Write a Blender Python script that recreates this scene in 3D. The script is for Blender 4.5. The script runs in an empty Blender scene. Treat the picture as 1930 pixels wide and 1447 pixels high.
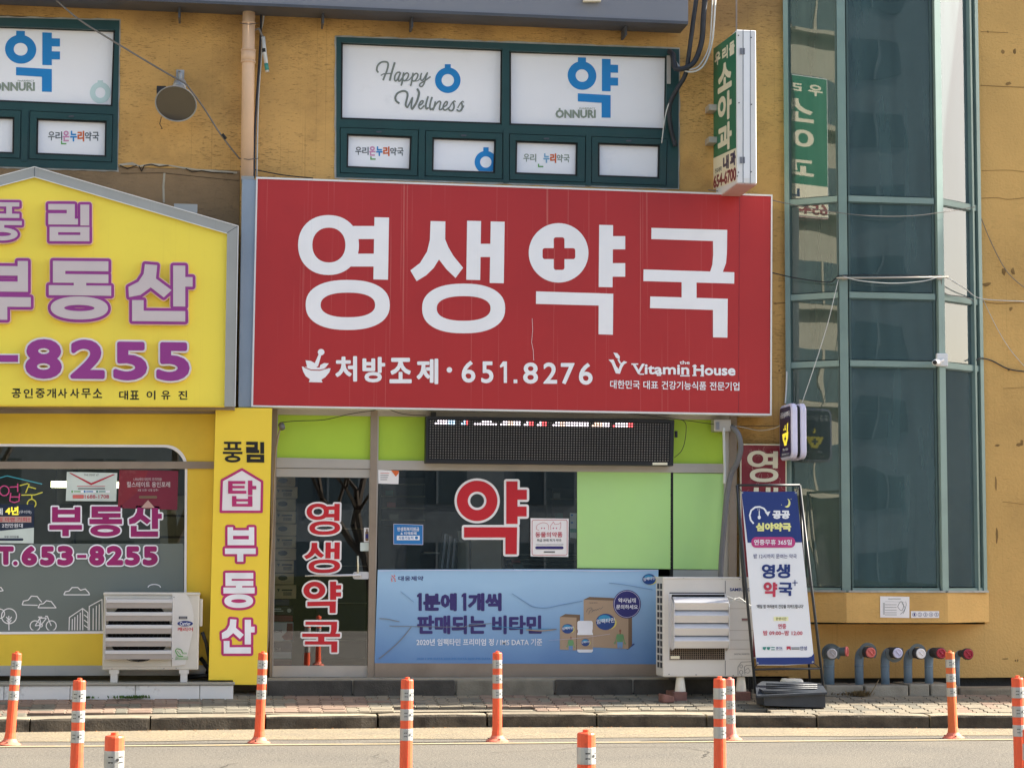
import bpy, bmesh, math, random
from mathutils import Vector, Matrix
from mathutils.geometry import delaunay_2d_cdt
random.seed(7)
S = bpy.context.scene
C = S.collection
rad = math.radians

# ------------------------------------------------------------------ camera
F = 3900.0; PW, PH = 1930.0, 1447.0
YAW, PIT, ROL = rad(8.1), rad(5.2), rad(.26)
CAM = Vector((0.0, -20.0, 1.417))
FW = Vector((math.sin(YAW)*math.cos(PIT), math.cos(YAW)*math.cos(PIT), math.sin(PIT)))
_r = Vector((math.cos(YAW), -math.sin(YAW), 0)); _u = _r.cross(FW)
RT = _r*math.cos(ROL) + _u*math.sin(ROL); UP = -_r*math.sin(ROL) + _u*math.cos(ROL)
cd = bpy.data.cameras.new('camera'); cam = bpy.data.objects.new('camera', cd); C.objects.link(cam)
m3 = Matrix((RT, UP, -FW)).transposed()
cam.matrix_world = Matrix.Translation(CAM) @ m3.to_4x4()
cd.sensor_fit = 'HORIZONTAL'; cd.sensor_width = 36; cd.lens = F/PW*36; cd.clip_start = .1; cd.clip_end = 3000
S.camera = cam
# ------------------------------------------------------------------ sky, sun, exposure
SUN_EL, SUN_PHI = 34.0, 4.1          # elevation; degrees the sun stands behind the facade line
w = bpy.data.worlds.new('World'); S.world = w; w.use_nodes = True
nt = w.node_tree; bg = nt.nodes['Background']; sk = nt.nodes.new('ShaderNodeTexSky')
sk.sky_type = 'NISHITA'; sk.sun_disc = False; sk.sun_elevation = rad(SUN_EL); sk.sun_rotation = rad(90-SUN_PHI)
sk.air_density = 1.0; sk.dust_density = 2.4; sk.ozone_density = .8
nt.links.new(sk.outputs[0], bg.inputs[0]); bg.inputs[1].default_value = .08
sl = bpy.data.lights.new('sun', 'SUN'); sl.energy = 5.0; sl.angle = rad(.5); sl.color = (1, .92, .80)
so = bpy.data.objects.new('sun', sl); C.objects.link(so)
sd = Vector((math.cos(rad(SUN_EL))*math.cos(rad(SUN_PHI)), math.cos(rad(SUN_EL))*math.sin(rad(SUN_PHI)), math.sin(rad(SUN_EL))))
so.rotation_euler = sd.to_track_quat('Z', 'Y').to_euler(); so.location = (12, 3, 14)
S.view_settings.view_transform = 'Standard'; S.view_settings.look = 'None'
S.view_settings.gamma = 1; S.view_settings.use_curve_mapping = False
S.view_settings.exposure = 1.92

# ------------------------------------------------------------------ helpers
def lin(c):
    return tuple((x/255/12.92 if x/255 <= .04045 else ((x/255+.055)/1.055)**2.4) for x in c)

def N(nt, t, **kw):
    n = nt.nodes.new(t)
    for k, v in kw.items():
        if k in n.inputs.keys(): n.inputs[k].default_value = v
        else: setattr(n, k, v)
    return n

def mat(name, rgb, rough=.5, metal=0, var=.12, nscale=3, bump=0, bscale=60, dirt=0, dirtcol=(60, 52, 42), streak=0,
        streakcol=None, lines=0, coat=0, emit=0, spec=.5, stretch=(1, 1, 1), thr=(.5, .75), dscale=1.3, soot=0, grad=None):
    """painted / plastic / stone surface: base colour with soft variation, optional dirt, streaks, cracks, fine relief"""
    m = bpy.data.materials.new(name); m.use_nodes = True
    t = m.node_tree; L = t.links.new; b = t.nodes['Principled BSDF']
    col = lin(rgb)
    tc = N(t, 'ShaderNodeNewGeometry').outputs['Position']
    mp = N(t, 'ShaderNodeMapping'); mp.inputs['Scale'].default_value = stretch; L(tc, mp.inputs[0])
    n1 = N(t, 'ShaderNodeTexNoise', Scale=nscale, Detail=6); L(mp.outputs[0], n1.inputs['Vector'])
    mr = N(t, 'ShaderNodeMapRange'); mr.inputs['From Min'].default_value = .3; mr.inputs['From Max'].default_value = .7
    mr.inputs['To Min'].default_value = 1-var; mr.inputs['To Max'].default_value = 1+var; L(n1.outputs[0], mr.inputs[0])
    mx = N(t, 'ShaderNodeVectorMath', operation='SCALE'); mx.inputs[0].default_value = col; L(mr.outputs[0], mx.inputs['Scale'])
    out = mx.outputs[0]
    def mixin(out, fac, c):
        q = N(t, 'ShaderNodeMix', data_type='RGBA'); L(fac, q.inputs[0]); L(out, q.inputs[6]); q.inputs[7].default_value = (*lin(c), 1)
        return q.outputs[2]
    if dirt:
        n2 = N(t, 'ShaderNodeTexNoise', Scale=dscale, Detail=9, Roughness=.7); L(tc, n2.inputs['Vector'])
        r = N(t, 'ShaderNodeMapRange'); r.inputs['From Min'].default_value = thr[0]; r.inputs['From Max'].default_value = thr[1]
        r.inputs['To Max'].default_value = dirt; L(n2.outputs[0], r.inputs[0]); out = mixin(out, r.outputs[0], dirtcol)
    if streak:
        m2 = N(t, 'ShaderNodeMapping'); m2.inputs['Scale'].default_value = (55, 55, .3); L(tc, m2.inputs[0])
        n3 = N(t, 'ShaderNodeTexNoise', Scale=1.0, Detail=3); L(m2.outputs[0], n3.inputs['Vector'])
        r = N(t, 'ShaderNodeMapRange'); r.inputs['From Min'].default_value = .64; r.inputs['From Max'].default_value = .69
        r.inputs['To Max'].default_value = streak; L(n3.outputs[0], r.inputs[0]); out = mixin(out, r.outputs[0], streakcol or (200, 170, 160))
    if soot or grad:
        sx_ = N(t, 'ShaderNodeSeparateXYZ'); L(tc, sx_.inputs[0])
        nz = N(t, 'ShaderNodeTexNoise', Scale=1.7, Detail=5); L(tc, nz.inputs['Vector'])
        a_ = N(t, 'ShaderNodeMath', operation='MULTIPLY_ADD'); L(nz.outputs[0], a_.inputs[0]); a_.inputs[1].default_value = .9 if soot else .35; L(sx_.outputs[2], a_.inputs[2])
        r = N(t, 'ShaderNodeMapRange')
        lo_, hi_ = (soot+.35, soot+.75) if soot else (grad[0]+.17, grad[1]+.17)
        r.inputs['From Min'].default_value = lo_; r.inputs['From Max'].default_value = hi_; r.inputs['To Max'].default_value = .62 if soot else 1.0
        L(a_.outputs[0], r.inputs[0]); out = mixin(out, r.outputs[0], (112, 88, 62) if soot else grad[2])
    hgt = None
    if lines:   # short dark horizontal scratches of a comb-scraped stucco
        m4 = N(t, 'ShaderNodeMapping'); m4.inputs['Scale'].default_value = (19, 19, 120); L(tc, m4.inputs[0])
        n4 = N(t, 'ShaderNodeTexNoise', Scale=1.0, Detail=5, Roughness=.62, Distortion=.6); L(m4.outputs[0], n4.inputs['Vector'])
        n5 = N(t, 'ShaderNodeTexNoise', Scale=1.6, Detail=2); L(tc, n5.inputs['Vector'])
        ad = N(t, 'ShaderNodeMath', operation='MULTIPLY_ADD'); L(n5.outputs[0], ad.inputs[0]); ad.inputs[1].default_value = .22; L(n4.outputs[0], ad.inputs[2])
        r = N(t, 'ShaderNodeMapRange'); r.inputs['From Min'].default_value = .70; r.inputs['From Max'].default_value = .765
        r.inputs['To Max'].default_value = lines; L(ad.outputs[0], r.inputs[0]); out = mixin(out, r.outputs[0], dirtcol)
        inv = N(t, 'ShaderNodeMath', operation='SUBTRACT'); inv.inputs[0].default_value = 1; L(r.outputs[0], inv.inputs[1]); hgt = inv.outputs[0]
    L(out, b.inputs['Base Color'])
    b.inputs['Roughness'].default_value = rough; b.inputs['Metallic'].default_value = metal
    b.inputs['Coat Weight'].default_value = coat; b.inputs['Coat Roughness'].default_value = .08
    b.inputs['Specular IOR Level'].default_value = spec
    if emit:
        b.inputs['Emission Color'].default_value = (*col, 1); b.inputs['Emission Strength'].default_value = emit
    if bump:
        n6 = N(t, 'ShaderNodeTexNoise', Scale=bscale, Detail=5); L(mp.outputs[0], n6.inputs['Vector'])
        h = n6.outputs[0]
        if hgt is not None:
            a2 = N(t, 'ShaderNodeMath', operation='ADD'); L(h, a2.inputs[0]); L(hgt, a2.inputs[1]); h = a2.outputs[0]
        bp = N(t, 'ShaderNodeBump', Strength=bump, Distance=.01); L(h, bp.inputs['Height']); L(bp.outputs[0], b.inputs['Normal'])
    return m

def glass(name, tint, tr=.75, diff=None, dfac=0, gmin=.05, rough=.0, wob=.0):
    m = bpy.data.materials.new(name); m.use_nodes = True; t = m.node_tree; L = t.links.new
    t.nodes.remove(t.nodes['Principled BSDF']); out = t.nodes['Material Output']
    tr_ = N(t, 'ShaderNodeBsdfTransparent'); tr_.inputs[0].default_value = (*[tr*x for x in lin(tint)], 1)
    gl = N(t, 'ShaderNodeBsdfGlossy'); gl.inputs['Roughness'].default_value = rough; gl.inputs[0].default_value = (.95, .97, 1, 1)
    geo = N(t, 'ShaderNodeNewGeometry')
    base = tr_.outputs[0]
    if diff:
        df = N(t, 'ShaderNodeBsdfDiffuse'); df.inputs[0].default_value = (*lin(diff), 1)
        mp = N(t, 'ShaderNodeMapping'); mp.inputs['Scale'].default_value = (5, 5, .5); L(geo.outputs['Position'], mp.inputs[0])
        n = N(t, 'ShaderNodeTexNoise', Scale=1.2, Detail=6); L(mp.outputs[0], n.inputs['Vector'])
        r = N(t, 'ShaderNodeMapRange'); r.inputs['From Min'].default_value = .3; r.inputs['From Max'].default_value = .7
        r.inputs['To Min'].default_value = dfac*.75; r.inputs['To Max'].default_value = min(1, dfac*1.25); L(n.outputs[0], r.inputs[0])
        mx = N(t, 'ShaderNodeMixShader'); L(r.outputs[0], mx.inputs[0]); L(base, mx.inputs[1]); L(df.outputs[0], mx.inputs[2]); base = mx.outputs[0]
    fr = N(t, 'ShaderNodeFresnel', IOR=1.5)
    ad = N(t, 'ShaderNodeMath', operation='ADD'); L(fr.outputs[0], ad.inputs[0]); ad.inputs[1].default_value = gmin; ad.use_clamp = True
    mx = N(t, 'ShaderNodeMixShader'); L(ad.outputs[0], mx.inputs[0]); L(base, mx.inputs[1]); L(gl.outputs[0], mx.inputs[2]); L(mx.outputs[0], out.inputs[0])
    if wob:
        n = N(t, 'ShaderNodeTexNoise', Scale=1.3, Detail=1); L(geo.outputs['Position'], n.inputs['Vector'])
        bp = N(t, 'ShaderNodeBump', Strength=wob, Distance=.05); L(n.outputs[0], bp.inputs['Height']); L(bp.outputs[0], gl.inputs['Normal']); L(bp.outputs[0], fr.inputs['Normal'])
    return m

class Pl:
    """a plane standing in the place; maps a photo pixel to the point of the plane seen there"""
    def __init__(s, p, n): s.p = Vector(p); s.n = Vector(n).normalized()
    def __call__(s, px, py, off=0):
        d = FW + RT*((px-PW/2)/F) - UP*((py-PH/2)/F)
        p = s.p + s.n*off
        return CAM + d*((p-CAM).dot(s.n)/d.dot(s.n))
def Y(y): return Pl((0, y, 0), (0, -1, 0))

WL = {}
def new(name, verts, faces, m, parent=None, smooth=False, origin=None, mesh=None):
    vs = [Vector(v) for v in verts]
    if origin is None:
        lo = [min(v[i] for v in vs) for i in range(3)]; hi = [max(v[i] for v in vs) for i in range(3)]
        origin = Vector(((lo[0]+hi[0])/2, (lo[1]+hi[1])/2, lo[2]))
    me = bpy.data.meshes.new(name); me.from_pydata([v-origin for v in vs], [], faces); me.update()
    for k in (m if isinstance(m, list) else [m]): me.materials.append(k)
    if smooth: me.polygons.foreach_set('use_smooth', [True]*len(faces))
    o = bpy.data.objects.new(name, me); C.objects.link(o); put(o, origin, parent)
    return o
def put(o, wl, parent=None):
    WL[o.name] = Vector(wl)
    if parent is not None:
        o.parent = parent; o.location = Vector(wl)-WL[parent.name]
    else: o.location = wl
def tag(o, label=None, cat=None, group=None, kind=None):
    if label: o['label'] = label
    if cat: o['category'] = cat
    if group: o['group'] = group
    if kind: o['kind'] = kind
    return o
def thing(name, loc, label, cat, group=None):
    o = bpy.data.objects.new(name, None); o.empty_display_size = .1; C.objects.link(o); put(o, loc)
    return tag(o, label, cat, group)
def struct(name, loc):
    o = bpy.data.objects.new(name, None); C.objects.link(o); put(o, loc); o['kind'] = 'structure'; return o
def copy_tree(o, loc, parent=None):
    c = o.copy(); C.objects.link(c)
    if parent is None: put(c, loc)
    else: c.parent = parent
    for ch in [x for x in o.children]: copy_tree(ch, None, c)
    return c

# ---- 2D shapes (y down, photo pixels or own units)
def rc(x0, y0, x1, y1): return [(x0, y0), (x1, y0), (x1, y1), (x0, y1)]
def ell(cx, cy, rx, ry, n=40, p=2.0):
    o = []
    for i in range(n):
        a = 2*math.pi*i/n; c, s = math.cos(a), math.sin(a)
        o.append((cx+rx*math.copysign(abs(c)**(2/p), c), cy+ry*math.copysign(abs(s)**(2/p), s)))
    return o
def rrect(x0, y0, x1, y1, r, n=6):
    o = []
    for cx, cy, a0 in ((x1-r, y0+r, -90), (x1-r, y1-r, 0), (x0+r, y1-r, 90), (x0+r, y0+r, 180)):
        for i in range(n+1):
            a = rad(a0+90*i/n); o.append((cx+r*math.cos(a), cy+r*math.sin(a)))
    return o
def ribbon(pts, wd, closed=False):
    """a drawn line as a list of quads and joints"""
    out = []; P = list(pts)+([pts[0]] if closed else [])
    for i in range(len(P)-1):
        a, b = Vector(P[i]), Vector(P[i+1]); d = b-a
        if d.length < 1e-6: continue
        n = Vector((-d.y, d.x)).normalized()*wd/2
        out.append([tuple(a-n), tuple(b-n), tuple(b+n), tuple(a+n)])
        if i or closed: out.append(ell(a.x, a.y, wd/2, wd/2, 8))
    return out
def cr(pts, k=6):
    """smooth curve through points"""
    P = [Vector(p) for p in pts]; P = [P[0]]+P+[P[-1]]; o = []
    for i in range(1, len(P)-2):
        for j in range(k):
            t = j/k; a, b, c, d = P[i-1:i+3]
            o.append(tuple(.5*((2*b)+(c-a)*t+(2*a-5*b+4*c-d)*t*t+(3*b-a-3*c+d)*t**3)))
    o.append(tuple(P[-2])); return o
def rot_disc(x, y, r, n):
    a0 = (x*12.9898+y*78.233) % 6.28
    return [(x+r*math.cos(a0+2*math.pi*i/n), y+r*math.sin(a0+2*math.pi*i/n)) for i in range(n)]
def bounds(tri):
    e = {}
    for f in tri:
        for i in range(len(f)):
            a, b = f[i], f[(i+1) % len(f)]
            if (b, a) in e: del e[(b, a)]
            else: e[(a, b)] = 1
    return list(e)
BAD = []; ATT = []
def inside(x, y, P):
    r = False; n = len(P)
    for i in range(n):
        a, b = P[i], P[i-1]
        if (a[1] > y) != (b[1] > y) and x < (b[0]-a[0])*(y-a[1])/(b[1]-a[1])+a[0]: r = not r
    return r
def union(solids, holes=(), clip=None, buf=0, nd=10, eps=None):
    """2D boolean: union of solids minus holes, inside clip, then grown by buf with round corners -> points, triangles"""
    vs = []; fs = []; kind = []
    def add(p, k):
        a = sum(p[i][0]*p[(i+1) % len(p)][1]-p[(i+1) % len(p)][0]*p[i][1] for i in range(len(p)))
        if abs(a) < 1e-12: return
        if a < 0: p = p[::-1]
        i = len(vs); vs.extend(Vector(q[:2]) for q in p); fs.append(list(range(i, i+len(p)))); kind.append(k)
    for p in solids: add(p, 0)
    for p in holes: add(p, 1)
    if clip: add(clip, 2)
    mx_ = min(v.x for v in vs); my_ = min(v.y for v in vs)
    ext = max(max(v.x for v in vs)-mx_, max(v.y for v in vs)-my_)
    vs = [Vector(((v.x-mx_)/ext, (v.y-my_)/ext)) for v in vs]
    rng = random.Random(5)
    for attempt in range(8):
        j = 0 if attempt == 0 else 1e-4*attempt
        vj = [Vector((v.x+rng.uniform(-j, j), v.y+rng.uniform(-j, j))) for v in vs] if j else vs
        r = delaunay_2d_cdt(vj, [], fs, 0, 2e-6, True)
        pts, tris = [tuple(v) for v in r[0]], []; bad = 0
        for f, ids in zip(r[2], r[5]):
            ks = {kind[i] for i in ids}
            if 0 in ks:
                cx = sum(pts[i][0] for i in f)/len(f); cy = sum(pts[i][1] for i in f)/len(f); i0 = [i for i in ids if kind[i] == 0][0]
                if not inside(cx, cy, [vj[q] for q in fs[i0]]):
                    a_ = abs(sum(pts[f[q]][0]*pts[f[(q+1) % len(f)]][1]-pts[f[(q+1) % len(f)]][0]*pts[f[q]][1] for q in range(len(f))))/2
                    bad += a_
            if 0 in ks and 1 not in ks and (not clip or 2 in ks): tris.append(list(f))
        if bad < 2e-4 or len(fs) > 700: break
    else: BAD.append((bad, len(solids), ext, mx_, my_))
    ATT.append((attempt, len(fs)))
    pts = [(x*ext+mx_, y*ext+my_) for x, y in pts]
    if buf > 0:
        sol = [[pts[i] for i in f] for f in tris]
        for a, b in bounds(tris):
            sol += [q for q in ribbon([pts[a], pts[b]], 2*buf)]; sol.append(rot_disc(*pts[a], buf, nd))
        return union(sol, (), clip, 0, nd, eps)
    return pts, tris
def flat(name, shp, pl, off, t, m, parent=None, back=False, smooth=False):
    """a 2D shape standing on plane pl, its face `off` proud of the plane, t thick"""
    pts, tris = shp
    used = sorted({i for f in tris for i in f}); ix = {i: k for k, i in enumerate(used)}
    V = [pl(*pts[i], off) for i in used]; n = len(V)
    Fc = [[ix[i] for i in f] for f in tris]
    a = sum((V[f[1]]-V[f[0]]).cross(V[f[2]]-V[f[0]]).dot(pl.n) for f in Fc)
    if a < 0: Fc = [f[::-1] for f in Fc]
    if t > 0:
        bd = bounds(Fc); V2 = [v-pl.n*t for v in V]; V = V+V2
        Fb = [[b, a, a+n, b+n] for a, b in bd]
        bk = [[i+n for i in f[::-1]] for f in Fc] if back else []
        Fc = Fc+Fb+bk
    return new(name, V, Fc, m, parent, smooth)
def flats(name, solids, pl, off, t, m, parent=None, holes=(), clip=None, buf=0, **k):
    return flat(name, union(solids, holes, clip, buf), pl, off, t, m, parent, **k)

def multi(name, groups, pl, off, m, parent, clip=None):
    """many drawn strokes as one flat print; strokes that cross lie a hair above each other"""
    V = []; Fc = []
    for k, g in enumerate(groups):
        pts, tris = union(g, (), clip)
        n = len(V); V += [pl(*p, off+.00025*(k % 8)) for p in pts]; T = [[i+n for i in f] for f in tris]
        if T:
            a = sum((V[f[1]]-V[f[0]]).cross(V[f[2]]-V[f[0]]).dot(pl.n) for f in T)
            Fc += [f[::-1] for f in T] if a < 0 else T
    return new(name, V, Fc, m, parent)

# ---- type
_tc = {}
def glyphs(s, res=2, off=0, sp=1):
    key = (s, res, off, sp)
    if key in _tc: return _tc[key]
    c = bpy.data.curves.new('type', 'FONT'); c.body = s; c.resolution_u = res; c.offset = off; c.size = 1; c.space_character = sp
    o = bpy.data.objects.new('type', c); C.objects.link(o)
    dg = bpy.context.evaluated_depsgraph_get(); e = o.evaluated_get(dg); me = e.to_mesh()
    P = [(v.co.x, -v.co.y) for v in me.vertices]; T = [list(p.vertices) for p in me.polygons]
    e.to_mesh_clear(); bpy.data.objects.remove(o); bpy.data.curves.remove(c)
    _tc[key] = (P, T); return P, T
def fit(P, x0, y0, x1, y1, sl=0, src=None):
    a0, b0, a1, b1 = src or (min(p[0] for p in P), min(p[1] for p in P), max(p[0] for p in P), max(p[1] for p in P))
    return [(x0+(p[0]-a0)/(a1-a0)*(x1-x0), y0+(p[1]-b0)/(b1-b0)*(y1-y0)+sl*(p[0]-a0)/(a1-a0)*(x1-x0)) for p in P]
def txt(s, x0, y0, x1, y1, pl, off, m, parent, bold=0, sl=0, t=0, name='lettering', res=2, w=0, clip=None, sp=1):
    """a printed line of type fitted to a box; w = weight added to the font, bold = pixels grown with round corners"""
    if bold and (y1-y0 < 13 or len(s) > 8) and not clip: w = w+min(.03, bold/(y1-y0)*.35); bold = 0
    P, T = glyphs(s, res, w, sp)
    b = bold; Q = fit(P, x0+b, y0+b, x1-b, y1-b, sl)
    if b or clip:
        if clip: return flat(name, union([[Q[i] for i in f] for f in T], (), clip, b, 8), pl, off, t, m, parent)
        V = []; Fc = []
        for k, comp in enumerate(pieces(T)):
            pts, tris = union([[Q[i] for i in f] for f in comp], (), None, b, 8); n = len(V)
            V += [pl(*p, off+.0003*(k % 6)) for p in pts]; G_ = [[i+n for i in f] for f in tris]
            a = sum((V[f[1]]-V[f[0]]).cross(V[f[2]]-V[f[0]]).dot(pl.n) for f in G_)
            Fc += [f[::-1] for f in G_] if a < 0 else G_
        return new(name, V, Fc, m, parent)
    return flat(name, (Q, T), pl, off, t, m, parent)
def pieces(T):
    """connected groups of triangles"""
    par = {}
    def find(a):
        while par.setdefault(a, a) != a: par[a] = par[par[a]]; a = par[a]
        return a
    for f in T:
        for i in f[1:]: par[find(i)] = find(f[0])
    out = {}
    for f in T: out.setdefault(find(f[0]), []).append(f)
    return list(out.values())

def frm(z): # zoomed drawing coordinates -> photo pixels
    ox, oy, s = z
    return lambda P: [(ox+x*s, oy+y*s) for x, y in P]
# ---- hand-cut display letters (solids, holes), own units, fitted by box
_SA = [(1060, 292), (1144, 294), (1143, 395), (1160, 438), (1190, 490), (1245, 557), (1202, 615), (1150, 565), (1108, 510), (1078, 558), (1035, 600), (981, 633), (945, 572), (1000, 530), (1040, 465), (1056, 400)]
_GK = [(843, 282), (1292, 294), (1290, 430), (1285, 490), (1265, 545), (1190, 545), (1204, 500), (1209, 440), (1208, 360), (842, 348)]
Gf = {
 '영': ([ell(480, 428, 173, 170, 48, 2.15), rc(600, 320, 742, 394), rc(600, 477, 740, 550), [(741, 270), (824, 272), (818, 625), (735, 623)], ell(589, 768, 239, 142, 48, 2.35)],
        [ell(482, 428, 94, 99, 40, 2.15), ell(590, 768, 155, 70, 40, 2.35)]),
 '생': ([_SA, [(1268, 290), (1347, 292), (1342, 627), (1263, 625)], [(1402, 294), (1481, 296), (1476, 645), (1396, 643)], rc(1340, 421, 1402, 496), ell(1248, 788, 236, 141, 48, 2.35)],
        [ell(1248, 788, 153, 70, 40, 2.35)]),
 '약+': ([ell(292, 430, 177, 176, 56), [(533, 264), (615, 266), (612, 634), (530, 632)], rc(610, 331, 687, 409), rc(610, 491, 687, 571), [(159, 658), (616, 672), (614, 915), (529, 912), (530, 742), (158, 732)]],
        [rrect(263, 338, 327, 531, 14), rrect(197, 402, 391, 467, 14)]),
 '약': ([ell(523, 800, 168, 168, 48), rc(764, 638, 857, 992), rc(855, 708, 934, 790), rc(853, 848, 932, 930), [(415, 1020), (854, 1020), (850, 1245), (757, 1245), (757, 1105), (415, 1105)]],
        [ell(523, 800, 77, 77, 36)]),
 '국': ([_GK, [(796, 528), (1334, 545), (1333, 612), (795, 597)], rc(1022, 595, 1110, 705), [(836, 688), (1295, 702), (1293, 932), (1208, 930), (1208, 768), (834, 757)]], []),
 '부': ([rc(505, 697, 563, 850), rc(730, 697, 787, 850), rc(505, 723, 787, 770), rc(505, 800, 787, 850), rc(478, 877, 803, 925), rc(607, 920, 672, 990)], []),
 '동': ([rc(290, 556, 590, 610), rc(290, 556, 357, 674), rc(290, 627, 590, 674), rc(403, 670, 470, 692), rc(268, 688, 605, 742), ell(433, 810, 155, 62, 48, 2.2)], [ell(433, 810, 82, 17, 36)]),
 '산': ([[(790, 572), (857, 577), (850, 650), (935, 712), (893, 752), (822, 698), (765, 740), (703, 752), (700, 697), (755, 668), (783, 625)], rc(944, 578, 1010, 800), rc(1005, 640, 1050, 692), rc(720, 768, 783, 882), rc(720, 825, 1010, 882)], []),
 '풍': ([rc(.06, 0, .94, .11), rc(.24, .1, .38, .32), rc(.62, .1, .76, .32), rc(.06, .3, .94, .41), rc(0, .49, 1, .6), rc(.43, .58, .57, .69), ell(.5, .84, .4, .17, 40, 2.1)], [ell(.5, .84, .24, .055, 30)]),
 '림': ([rc(265, 245, 408, 277), rc(365, 245, 408, 330), rc(265, 296, 408, 330), rc(265, 296, 307, 357), rc(265, 325, 425, 357), rc(438, 248, 486, 362), rc(272, 370, 487, 448)], [rc(318, 399, 438, 414)]),
 '탑': ([rc(0, 0, .62, .12), rc(0, .2, .6, .3), rc(0, 0, .16, .5), rc(0, .4, .66, .52), rc(.72, -.02, .88, .58), rc(.85, .2, 1.02, .34), rc(.14, .62, .3, 1.05), rc(.72, .62, .88, 1.05), rc(.14, .74, .88, .84), rc(.14, .94, .88, 1.05)], []),
 'ㅇ': ([ell(610, 490, 92, 92, 48), rc(584, 373, 635, 420)], [ell(610, 490, 41, 41, 32)]),
 '약o': ([ell(610, 490, 92, 92, 48), rc(584, 373, 635, 420), rc(738, 378, 794, 586), rc(790, 414, 842, 465), rc(790, 497, 842, 548), [(583, 605), (794, 611), (794, 757), (736, 757), (736, 662), (583, 657)]], [ell(610, 490, 41, 41, 32)]),
}
def letter(g, x0, y0, x1, y1, pl, off, t, m, parent, sl=0, buf=0, inset=0, name='letter', clip=None, back=False):
    """a display letter whose UN-grown outline fills the box; buf grows it (border plates)"""
    so, ho = Gf[g]
    A = [p for s in so for p in s]; src = (min(p[0] for p in A), min(p[1] for p in A), max(p[0] for p in A), max(p[1] for p in A))
    i = inset
    f = lambda P: fit(P, x0+i, y0+i, x1-i, y1-i, sl, src)
    return flat(name, union([f(p) for p in so], [f(p) for p in ho], clip, buf), pl, off, t, m, parent, back)

# ---- solids
def box(name, x0, x1, y0, y1, z0, z1, m, parent=None, bev=0, seg=1, mats=None):
    bm = bmesh.new(); bmesh.ops.create_cube(bm, size=1)
    for v in bm.verts: v.co = Vector(((x0+x1)/2+v.co.x*(x1-x0), (y0+y1)/2+v.co.y*(y1-y0), (z0+z1)/2+v.co.z*(z1-z0)))
    if bev: bmesh.ops.bevel(bm, geom=bm.edges[:], offset=bev, segments=seg, affect='EDGES', profile=.5)
    V = [v.co.copy() for v in bm.verts]; bm.verts.index_update(); Fc = [[v.index for v in f.verts] for f in bm.faces]; bm.free()
    return new(name, V, Fc, m, parent)
def rb(name, x0, y0, x1, y1, y, t, m, parent=None, bev=0, **k):
    """upright box whose front face (plane y) covers the given photo rectangle, t deep"""
    p = Y(y); xm, ym = (x0+x1)/2, (y0+y1)/2
    return box(name, p(x0, ym).x, p(x1, ym).x, y, y+t, p(xm, y1).z, p(xm, y0).z, m, parent, bev, **k)
def tubev(pts, r, n=8, caps=True):
    P = [Vector(p) for p in pts]; V = []; Fc = []; up = None
    for i, p in enumerate(P):
        d = (P[min(i+1, len(P)-1)]-P[max(i-1, 0)]).normalized()
        if up is None: up = Vector((0, 0, 1)) if abs(d.z) < .9 else Vector((1, 0, 0))
        a = d.cross(up).normalized(); up = a.cross(d).normalized()
        rr = r[i] if isinstance(r, (list, tuple)) else r
        for k in range(n):
            q = 2*math.pi*k/n; V.append(p+a*math.cos(q)*rr+up*math.sin(q)*rr)
    for i in range(len(P)-1):
        for k in range(n): Fc.append([i*n+k, i*n+(k+1) % n, (i+1)*n+(k+1) % n, (i+1)*n+k])
    if caps: Fc += [list(range(n))[::-1], [(len(P)-1)*n+k for k in range(n)]]
    return V, Fc
def tube(name, pts, r, m, parent=None, n=8, smooth=True, caps=True):
    V, Fc = tubev(pts, r, n, caps); return new(name, V, Fc, m, parent, smooth)
def cable(name, pxs, y, r, m, label=None, parent=None, k=6, n=6, group=None):
    """a sagging cable through photo points; y one distance or one per point"""
    ys = y if isinstance(y, (list, tuple)) else [y]*len(pxs)
    P = [Y(b)(*a) for a, b in zip(pxs, ys)]
    P2 = [Vector(p) for p in cr3(P, k)]
    o = tube(name, P2, r, m, parent, n)
    if label: tag(o, label, 'cable', group)
    return o
def cr3(P, k=6):
    P = [P[0]]+list(P)+[P[-1]]; o = []
    for i in range(1, len(P)-2):
        for j in range(k):
            t = j/k; a, b, c, d = P[i-1:i+3]
            o.append(.5*((2*b)+(c-a)*t+(2*a-5*b+4*c-d)*t*t+(3*b-a-3*c+d)*t**3))
    o.append(P[-2]); return o
def lathe(prof, n=20, c=(0, 0, 0), ax=None):
    """profile (r, h) turned about ax through c"""
    c = Vector(c); ax = Vector(ax or (0, 0, 1)).normalized()
    a = ax.orthogonal().normalized(); b = ax.cross(a); V = []; Fc = []
    for r, h in prof:
        for k in range(n):
            q = 2*math.pi*(k+.5)/n; V.append(c+ax*h+a*math.cos(q)*r+b*math.sin(q)*r)
    for i in range(len(prof)-1):
        for k in range(n): Fc.append([i*n+k, i*n+(k+1) % n, (i+1)*n+(k+1) % n, (i+1)*n+k])
    Fc += [list(range(n))[::-1], [(len(prof)-1)*n+k for k in range(n)]]
    return V, Fc
def join(*vf):
    V = []; Fc = []
    for v, f in vf:
        n = len(V); V += [Vector(x) for x in v]; Fc += [[i+n for i in q] for q in f]
    return V, Fc
def boxv(x0, x1, y0, y1, z0, z1):
    V = [(x, y, z) for x in (x0, x1) for y in (y0, y1) for z in (z0, z1)]
    return V, [[0, 1, 3, 2], [4, 6, 7, 5], [0, 4, 5, 1], [2, 3, 7, 6], [0, 2, 6, 4], [1, 5, 7, 3]]

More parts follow.
